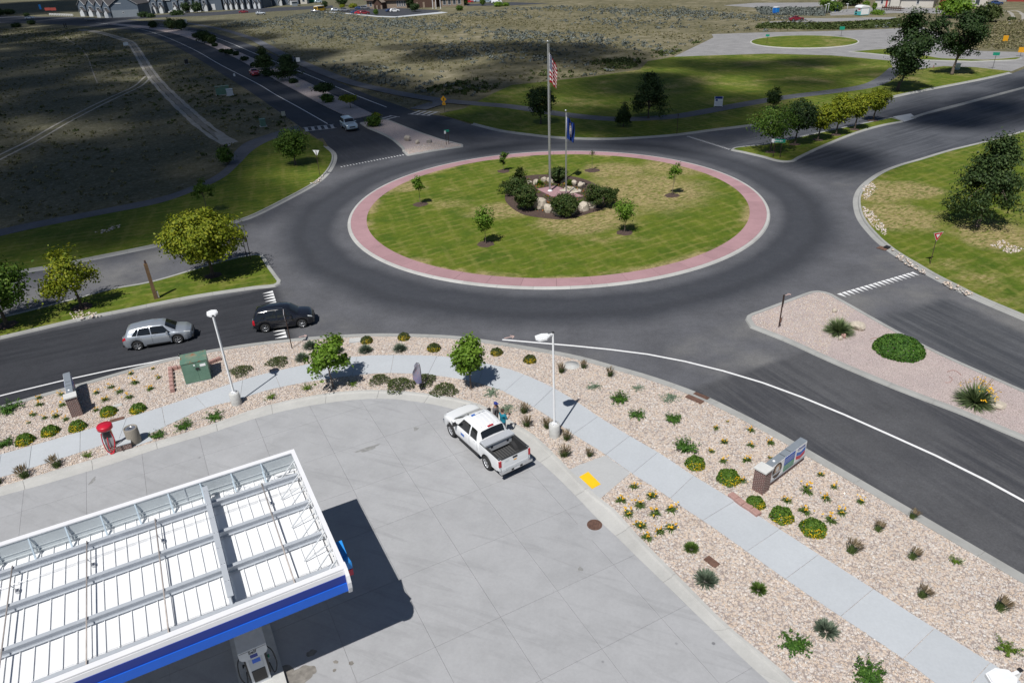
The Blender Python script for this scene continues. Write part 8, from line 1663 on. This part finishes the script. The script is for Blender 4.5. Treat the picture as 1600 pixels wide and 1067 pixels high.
def gable_block(par, x0, x1, y0, y1, hw, hr, wall, roof, ridge='y', eave=.4, upper=None, trim='trim_white', nm='wall'):
    xm, ym = (x0 + x1) / 2, (y0 + y1) / 2; b = MB()
    if ridge == 'y':
        b.add([(x0, y0, 0), (x1, y0, 0), (x1, y0, hw), (xm, y0, hw + hr), (x0, y0, hw), (x0, y1, 0), (x1, y1, 0), (x1, y1, hw), (xm, y1, hw + hr), (x0, y1, hw)], [(0, 1, 2, 3, 4), (9, 8, 7, 6, 5), (1, 6, 7, 2), (5, 0, 4, 9)]); b.obj(nm, MT[wall], par)
        sl = hr / ((x1 - x0) / 2); b = MB()
        for s, xa in ((-1, x0), (1, x1)):
            xe = xa + s * eave; ze = hw - sl * eave; b.add([(xe, y0 - eave, ze + .05), (xm, y0 - eave, hw + hr + .05), (xm, y1 + eave, hw + hr + .05), (xe, y1 + eave, ze + .05), (xe, y0 - eave, ze + .25), (xm, y0 - eave, hw + hr + .25), (xm, y1 + eave, hw + hr + .25), (xe, y1 + eave, ze + .25)], [(0, 1, 2, 3), (4, 7, 6, 5), (0, 4, 5, 1), (3, 2, 6, 7), (0, 3, 7, 4)])
        rf = b.obj('roof', MT[roof], par)
        b = MB()
        for s, xa in ((-1, x0), (1, x1)): b.beam((xa + s * eave, y0 - eave - .03, hw - sl * eave + .15), (xm, y0 - eave - .03, hw + hr + .15), .06, .30, up=(0, 1, 0))
        b.obj('bargeboard', MT[trim], rf)
    else:
        b.add([(x0, y0, 0), (x0, y1, 0), (x0, y1, hw), (x0, ym, hw + hr), (x0, y0, hw), (x1, y0, 0), (x1, y1, 0), (x1, y1, hw), (x1, ym, hw + hr), (x1, y0, hw)], [(4, 3, 2, 1, 0), (5, 6, 7, 8, 9), (0, 5, 9, 4), (2, 7, 6, 1)]); b.obj(nm, MT[wall], par)
        sl = hr / ((y1 - y0) / 2); b = MB()
        for s, ya in ((-1, y0), (1, y1)):
            ye = ya + s * eave; ze = hw - sl * eave; b.add([(x0 - eave, ye, ze + .05), (x0 - eave, ym, hw + hr + .05), (x1 + eave, ym, hw + hr + .05), (x1 + eave, ye, ze + .05), (x0 - eave, ye, ze + .25), (x0 - eave, ym, hw + hr + .25), (x1 + eave, ym, hw + hr + .25), (x1 + eave, ye, ze + .25)], [(0, 1, 2, 3), (4, 7, 6, 5), (0, 4, 5, 1), (3, 2, 6, 7), (0, 3, 7, 4)])
        rf = b.obj('roof', MT[roof], par); b = MB(); b.bbox((x0 - eave, y0 - eave - .06, hw - sl * eave - .05), (x1 + eave, y0 - eave, hw - sl * eave + .26)); b.obj('fascia', MT[trim], rf)
def bld(name, px0, px1, label, cat='building'):
    A, B = G(*px0)[:2], G(*px1)[:2]; d = B - A; L = np.linalg.norm(d); return empty(name, (A[0], A[1], 0), math.atan2(d[1], d[0]), label, cat), L
# blue-grey townhouses
r, L = bld('townhouse', (177, 28.3), (219, 26.2), 'blue-grey townhouse with a big gabled end wall at the road junction')
gable_block(r, 0, L, 0, 16, 5.8, 4.4, 'wall_blue', 'roof_dark'); b = MB(); b.bbox((.05, -.08, 0), (L - .05, -.005, 3.4)); b.obj('lower_siding', MT['wall_blue_l'], r); window(r, L * .42, 1.9, .7, .7, -.09); b = MB(); b.bbox((L * .15, -.06, 6.4), (L * .42, -.02, 6.7)); b.obj('wall_lettering', MT['trim_white'], r)
def bays(r, xs, w, y, hw, hr, porch=True):
    for x in xs:
        gable_block(r, x, x + w, y, y + 6, hw, hr, 'wall_blue', 'roof_dark', 'y', .25, nm='bay_wall')
        window(r, x + w / 2, hw * .62, w * .42, hw * .24, y - .01); window(r, x + w * .30, hw * .12, w * .30, hw * .26, y - .01)
        b = MB(); b.bbox((x + w * .60, y - .05, 0), (x + w * .84, y, hw * .38)); b.obj('door', MT['wood_dk'], r)
        if porch: gable_block(r, x + w * .45, x + w, y - 1.6, y, hw * .44, hr * .55, 'trim_white', 'roof_dark', 'y', .2, nm='porch')
r, L = bld('townhouse', (150, 27.4), (176, 28.2), 'blue-grey townhouse front with two steep gables left of the big end wall'); gable_block(r, 0, L + 2, 3, 15, 5.6, 3.6, 'wall_blue', 'roof_dark', 'x'); bays(r, [L * .08, L * .55], L * .40, 0, 5.4, 2.6)
r, L = bld('townhouse', (119, 26.3), (150, 26.8), 'blue-grey townhouse farthest left with two steep gables'); gable_block(r, 0, L + 3, 5, 18, 5.8, 3.8, 'wall_blue', 'roof_dark', 'x'); bays(r, [L * .05, L * .48], L * .36, 2, 5.6, 2.6)
r, L = bld('townhouse', (222, 22.5), (290, 20.5), 'blue-grey townhouse row behind the parked white car'); gable_block(r, 0, L, 4, 16, 6.4, 4.6, 'wall_blue', 'roof_dark', 'x'); b = MB(); b.bbox((.5, 3.9, 0), (L * .18, 3.98, 4.0)); b.obj('lower_siding', MT['wall_blue_l'], r); bays(r, [L * .20, L * .36, L * .68, L * .85], L * .14, 1.5, 6.0, 2.2)
r, L = bld('townhouse', (292, 20), (346, 17), 'blue-grey townhouse row behind two dark street trees'); gable_block(r, 0, L, 4, 16, 6.4, 4.6, 'wall_blue', 'roof_dark', 'x'); bays(r, [L * .02, L * .24, L * .44], L * .17, 1.5, 6.0, 2.2); b = MB(); b.bbox((L * .70, 3.9, .2), (L * .80, 3.98, 3.2)); b.obj('garage_door', MT['trim_white'], r)
r, L = bld('townhouse', (347, 16.5), (408, 14), 'blue-grey townhouse row with many small gabled porches'); gable_block(r, 0, L, 4, 16, 6.6, 4.6, 'wall_blue', 'roof_dark', 'x'); bays(r, [L * .04, L * .17, L * .31, L * .46, L * .62, L * .78, L * .89], L * .10, 1.5, 6.0, 1.8)
r, L = bld('townhouse', (412, 11), (466, 8), 'grey-blue townhouse row at the right end of the terrace'); gable_block(r, 0, L, 4, 16, 6.6, 4.6, 'wall_blue', 'roof_dark', 'x'); bays(r, [L * .1, L * .4, L * .7], L * .14, 1.5, 6.0, 1.8)
r, L = bld('house', (470, 7), (480, 6.5), 'white house end beside the terrace'); gable_block(r, 0, L, 0, 10, 6, 3, 'wall_cream', 'roof_dark', 'x'); window(r, L * .5, 1.2, 1.2, 1.4); window(r, L * .5, 3.8, 1.2, 1.2)
r, L = bld('container', (480, 5.2), (490, 4.9), 'green shipping container beyond the yellow bus', 'container'); b = MB(); b.bbox((0, 0, .1), (L, 3, 4)); b.obj('box', MT['sign_gr'], r); b = MB(); [b.bbox((x, -.05, .2), (x + .15, 0, 3.9)) for x in np.arange(.3, L, .6)]; b.obj('ribs', MT['sign_gr'], r)
r, L = bld('shed', (457, 10.5), (465, 10), 'small grey shed before the terrace end', 'shed'); gable_block(r, 0, L, 0, 4, 2.6, 1.2, 'wall_blue_l', 'roof_dark', 'x')
# lodge-like building
r, L = bld('lodge', (574, 14.2), (636, 13.2), 'lodge-like building wing with tan stone walls and brown shingles'); gable_block(r, 0, L, 0, 12, 4.2, 4.2, 'stone_tan', 'roof_tan', 'x', .9, trim='wood_dk')
for x in np.linspace(.78, .95, 4) * L: window(r, x, .9, L * .03, 2.4, -.02)
window(r, L * .10, 1.0, L * .05, 1.8); gable_block(r, L * .28, L * .48, -4, 2, 3.2, 2.0, 'wood_dk', 'roof_tan', 'y', .6, trim='wood_dk', nm='entrance')
for x in (.27, .36, .47): b = MB(); b.bbox((L * x, -4.6, 0), (L * x + .8, -3.8, 1.7)); b.obj('stone_pier', MT['stone_tan'], r)
r, L = bld('lodge', (643, 13), (690, 11.5), 'dark timber gabled middle of the lodge-like building'); gable_block(r, 0, L, 2, 14, 4.6, 5, 'wood_dk', 'roof_tan', 'x', .8, trim='wood_dk')
for x in (.18, .4, .75): b = MB(); b.bbox((L * x, -.6, 0), (L * x + .9, .3, 2.4)); b.obj('stone_pier', MT['stone_tan'], r); b = MB(); b.bbox((L * x + .3, -.3, 2.4), (L * x + .6, 0, 4.8)); b.obj('timber_post', MT['wood_dk'], r)
gable_block(r, L * .1, L * .85, -.5, 4, 4.6, 3.2, 'wood_dk', 'roof_tan', 'y', .6, trim='wood_dk', nm='porch')
r, L = bld('lodge', (690, 11.3), (725, 9.5), 'window-lined right wing of the lodge-like building'); gable_block(r, 0, L, 0, 12, 4.6, 4, 'stone_tan', 'roof_tan', 'x', .8, trim='wood_dk')
for x in (.14, .36, .58, .80): window(r, L * x, .9, L * .12, 2.6, -.02)
for x, nmq in ((676.5, 'left'), (681.5, 'middle'), (688.5, 'right')):
    g = G(x, 14.2); r = empty('flagpole', tuple(g), 0, 'bare white flagpole before the lodge-like building, %s of three' % nmq, 'flagpole', 'bare flagpoles'); b = MB(); b.lathe([(.14, 0), (.07, 10), (0, 10.02)], seg=8); b.obj('shaft', MT['white'], r); b = MB(); b.lathe([(.3, 0), (.3, .15), (.12, .2)], seg=8); b.obj('base_collar', MT['conc_grey'], r)
# upper right
r, L = bld('house', (1366, 12.0), (1457, 12.6), 'long cream building with a red door and a pale metal roof'); gable_block(r, 0, L, 0, 10, 3.4, 2.6, 'wall_cream', 'metal_roof', 'x', .6)
for x in (.12, .30, .74): window(r, L * x, 1.2, L * .035, 1.1, -.02)
b = MB(); b.bbox((L * .19, -.06, 0), (L * .22, -.005, 2.3)); b.obj('door', MT['door_red'], r); gable_block(r, L * .28, L * .44, -1.0, 2, 3.2, 1.6, 'wall_cream', 'metal_roof', 'y', .4, nm='porch')
r, L = bld('deck', (1377, 16.2), (1407, 17.6), 'dark raised deck before the long cream building', 'deck'); b = MB(); b.bbox((0, 0, .5), (L, 2.2, .7)); b.obj('platform', MT['wood_dk'], r)
for x in np.linspace(.1, L - .1, 9): b = MB(); b.bbox((x - .06, -.03, 0), (x + .06, .08, 1.3)); b.obj('post', MT['wood_dk'], r)
b = MB(); b.bbox((0, -.05, 1.2), (L, .1, 1.32)); b.bbox((0, -.02, .7), (L, .04, 1.0)); b.obj('rail', MT['wood_dk'], r)
r, L = bld('shed', (1466, 15), (1479, 15.5), 'small barn-red shed beside the bright green tree', 'shed'); gable_block(r, 0, L, 0, 6, 3.6, 1.8, 'barn_red', 'barn_red', 'y', .3)
r, L = bld('house', (1481, 11), (1541, 10.2), 'tall cream block building behind the bright green tree'); gable_block(r, 0, L, 0, 12, 6.6, 2, 'wall_cream', 'metal_roof', 'x', .3); b = MB(); b.bbox((L * .34, -.2, 0), (L * .38, -.01, 6.4)); b.obj('downpipe', MT['steel_white'], r); window(r, L * .75, .6, 1.2, 1.4); window(r, L * .62, 3.8, .8, .6)
r, L = bld('barn', (1573, 3), (1640, 3.5), 'long barn-red wall at the upper right corner'); gable_block(r, 0, L, 0, 8, 2.8, 2, 'barn_red', 'metal_roof', 'x', .3)
r, L = bld('retaining_wall', (1541, 3.5), (1572, 3.2), 'low grey wall left of the barn-red wall', 'wall'); b = MB(); b.bbox((0, 0, 0), (L, .4, 1.6)); b.obj('wall_body', MT['rockgrey'], r); b = MB(); b.bbox((0, -.05, 1.6), (L, .45, 1.7)); b.obj('coping', MT['conc_grey'], r)
r, L = bld('kiosk', (1334.5, 24.2), (1344, 25.3), 'turquoise and white snack kiosk with a rounded roof', 'kiosk'); D = L * .95
b = MB(); b.bbox((0, 0, .15), (L, D, 2.3)); b.obj('cabin', MT['turq'], r); b = MB(); b.bbox((L * 1.0, .1, .3), (L + .03, D - .1, 2.2)); b.bbox((L * .02, -.03, 1.25), (L * .98, -.005, 2.25)); b.obj('white_panel', MT['white'], r)
b = MB(); b.bbox((L * .12, -.06, 1.1), (L * .4, -.035, 1.7)); b.obj('serving_hatch', MT['pane'], r); b = MB(); b.bbox((L * .48, -.06, 1.75), (L * .9, -.035, 1.95)); b.obj('red_lettering', MT['red'], r); b = MB(); b.bbox((L * .12, -.03, .35), (L * .4, -.006, .75)); b.obj('dark_vent', MT['dark'], r)
a = np.linspace(0, np.pi, 9); P = [(D / 2 + (D / 2 + .15) * math.cos(t), 2.3 + .7 * math.sin(t)) for t in a]; m = len(P); b = MB(); b.add([(-.15, y, z) for y, z in P] + [(L + .15, y, z) for y, z in P], [tuple(range(m)), tuple(range(m, 2 * m))[::-1]] + [(i, i + m, i + 1 + m, i + 1) for i in range(m - 1)] + [(0, m - 1, 2 * m - 1, m)]); b.obj('roof', MT['white'], r)
r, L = bld('portable_toilet', (1206.5, 23), (1212.5, 23.3), 'blue portable toilet on the sagebrush lot', 'portable toilet'); b = MB(); b.bbox((0, 0, .1), (L, L, 2.1)); b.obj('cabin', MT['blue_l'], r); b = MB(); b.prism([(-.05, -.05), (L + .05, -.05), (L + .05, L + .05), (-.05, L + .05)], 2.1, 2.35); b.obj('roof', MT['white'], r); b = MB(); b.bbox((L * .2, -.03, .2), (L * .8, 0, 1.95)); b.obj('door', MT['chev_b'], r)
for (x, y, w, h, m, lab) in ((1304, 21, 1.6, 1.9, 'blue_d', 'blue play spring figure on the kiosk lot'),):
    g = G(x, y); r = empty('play_frame', tuple(g), 0, 'blue play frame on the kiosk lot', 'play equipment'); b = MB(); b.beam((0, 0, 0), (.5, 0, 2.2), .15, .15); b.beam((1.2, 0, 0), (.6, 0, 2.2), .15, .15); b.obj('frame', MT['blue_d'], r); b = MB(); b.box((.5, 0, .25), (3.4, 1.4, .2)); b.obj('base', MT['conc_grey'], r)
for x, y, tx, ty, lab in ((1289, 24, 1292, 8, 'left thin pale pole beside the gravel lot'), (1293, 23.5, 1296, 6, 'right thin pale pole beside the gravel lot'), (1323, 19, 1324, 6, 'thin pale lamp pole left of the kiosk')):
    g = G(x, y); h = height((x, y), (tx, ty)); r = empty('light_pole', tuple(g), 0, lab, 'pole'); b = MB(); b.tube([(0, 0, 0), (0, 0, h)], [.11, .06], 6); b.obj('shaft', MT['steel_white'], r); b = MB(); b.bbox((-.6, -.12, h - .1), (.2, .12, h + .05)); b.obj('head', MT['white'], r)
# far left: red banners, blue feather flag, white fence
for x, lab in ((77, 'maroon banner sign on the far left grass, left of a pair'), (86, 'maroon banner sign on the far left grass, right of a pair')):
    g = G(x, 24); r = empty('banner_sign', tuple(g), 0, lab, 'banner'); h = height((x, 24), (x - 2, 12)); b = MB(); b.bbox((-1.6, 0, h * .62), (1.6, .12, h)); b.obj('panel', MT['barn_red'], r); b = MB(); b.bbox((-1.2, .02, 0), (-1.05, .1, h * .62)); b.bbox((1.05, .02, 0), (1.2, .1, h * .62)); b.obj('legs', MT['dark'], r)
r, L = bld('white_fence', (78, 25), (115, 26.5), 'low white fence along the far left road', 'fence')
for x in np.arange(0, L, 2.2): b = MB(); b.bbox((x - .1, -.1, 0), (x + .1, .1, 1.2)); b.obj('post', MT['white'], r)
for z in (.4, .8, 1.1): b = MB(); b.bbox((0, -.04, z), (L, .04, z + .14)); b.obj('rail', MT['white'], r)
g = G(64, 22); r = empty('feather_banner', tuple(g), 0, 'small blue feather flag in the far left field', 'banner'); b = MB(); b.tube([(0, 0, 0), (0, 0, 5)], .05, 5); b.obj('pole', MT['dark'], r); b = MB(); b.bbox((0, 0, 2.4), (1.3, .06, 5)); b.obj('cloth', MT['blue_l'], r)
# two small figures of dark bollards at the track start
for x, lab in ((101, 'dark bollard at the start of the dirt track, left'), (104, 'dark bollard at the start of the dirt track, right')):
    g = G(x, 43); b = MB(); b.lathe([(.25, 0), (.25, 1.5), (.15, 1.65), (0, 1.7)], seg=8); b.obj('bollard', MT['dark'], None, tuple(g), label=lab, cat='bollard')
g = G(1495, 110); r = empty('signal_box', tuple(g), .2, 'small grey-blue cabinet beside the leaning tall tree', 'utility box'); b = MB(); b.bbox((-.35, -.3, .0), (.35, .3, 1.1)); b.obj('cabinet', MT['car_ice'], r); b = MB(); b.bbox((-.4, -.35, 1.1), (.4, .35, 1.18)); b.obj('lid', MT['steel_white'], r)
g = G(1458, 108); b = MB(); b.lathe([(.30, 0), (.30, .06), (.12, .08), (.05, .75), (0, .76)], seg=12); b.obj('traffic_cone', MT['rust'], None, tuple(g), label='small orange-brown cone at the far road edge', cat='cone')

# ------------------------------------------------------------------ the broken cloud that shades the far fields
t = NT('cloud'); tr = t.n('ShaderNodeBsdfTransparent'); df = t.n('ShaderNodeBsdfDiffuse'); df.inputs[0].default_value = (.9, .9, .9, 1); mx = t.n('ShaderNodeMixShader'); mx.inputs[0].default_value = .40
t.l(tr.outputs[0], mx.inputs[1]); t.l(df.outputs[0], mx.inputs[2]); t.l(mx.outputs[0], t.out.inputs[0]); MT['cloud'] = t.mat
def cloud(name, poly, n, r0, r1, alt, seed, label):
    """puffs at altitude alt, up-sun of the ground the photograph shows in shade"""
    rg = np.random.default_rng(seed); lo, hi = poly.min(0), poly.max(0); ar = 0.5 * abs(np.sum(poly[:, 0] * np.roll(poly[:, 1], -1) - np.roll(poly[:, 0], -1) * poly[:, 1])); h_ = math.sqrt(ar / n)
    gx, gy = np.meshgrid(np.arange(lo[0], hi[0], h_), np.arange(lo[1], hi[1], h_)); P = np.c_[gx.ravel(), gy.ravel()]; P = P + rg.uniform(-.9, .9, P.shape) * h_; P = P[inside(P, poly)]; P = P[rg.random(len(P)) > .15]; sh = SUNV[:2] / SUNV[2]
    bm = bmesh.new(); bmesh.ops.create_icosphere(bm, subdivisions=2, radius=1.0); V0 = np.array([v.co for v in bm.verts]); F0 = np.array([[v.index for v in f.verts] for f in bm.faces]); bm.free(); V = []; F = []
    for i, p in enumerate(P):
        r = rg.uniform(r0, r1); z = alt + rg.uniform(-.5, .5) * r0; c = np.r_[p + sh * z, z]; V.append(V0 * np.array([r, r, r * .35]) * (1 + rg.uniform(-.12, .12, (len(V0), 1))) + c); F.append(F0 + i * len(V0))
    o = mk(name, indexed_mesh(name, np.vstack(V), np.vstack(F)), MT['cloud'], kind='structure'); o.data.polygons.foreach_set('use_smooth', [True] * len(o.data.polygons)); return o
CW_ = gl('-140,470 -140,30 60,28 320,34 420,66 560,118 700,126 860,118 1000,128 1120,134 1190,150 1170,185 1100,208 1000,212 800,205 640,210 520,235 430,262 300,320 120,390 0,430')
cloud('cloud', CW_, 330, 9, 16, 520, 3, '')
CE_ = gl('1395,192 1480,165 1640,122 1670,183 1480,224 1360,245 1290,256 1255,252 1300,232')
cloud('cloud', CE_, 20, 4, 8, 520, 5, '')
cloud('cloud', gl('1000,118 1040,93 1300,93 1390,112 1340,150 1150,136'), 14, 6, 10, 520, 8, '')
cloud('cloud', gl('520,95 640,72 1000,68 1020,85 940,116 700,124 560,112'), 11, 9, 18, 520, 9, '')
CT_ = gl('-60,26 60,22 250,12 460,6 480,2 300,-6 60,4 -60,10')
cloud('cloud', CT_, 60, 25, 45, 520, 6, '')
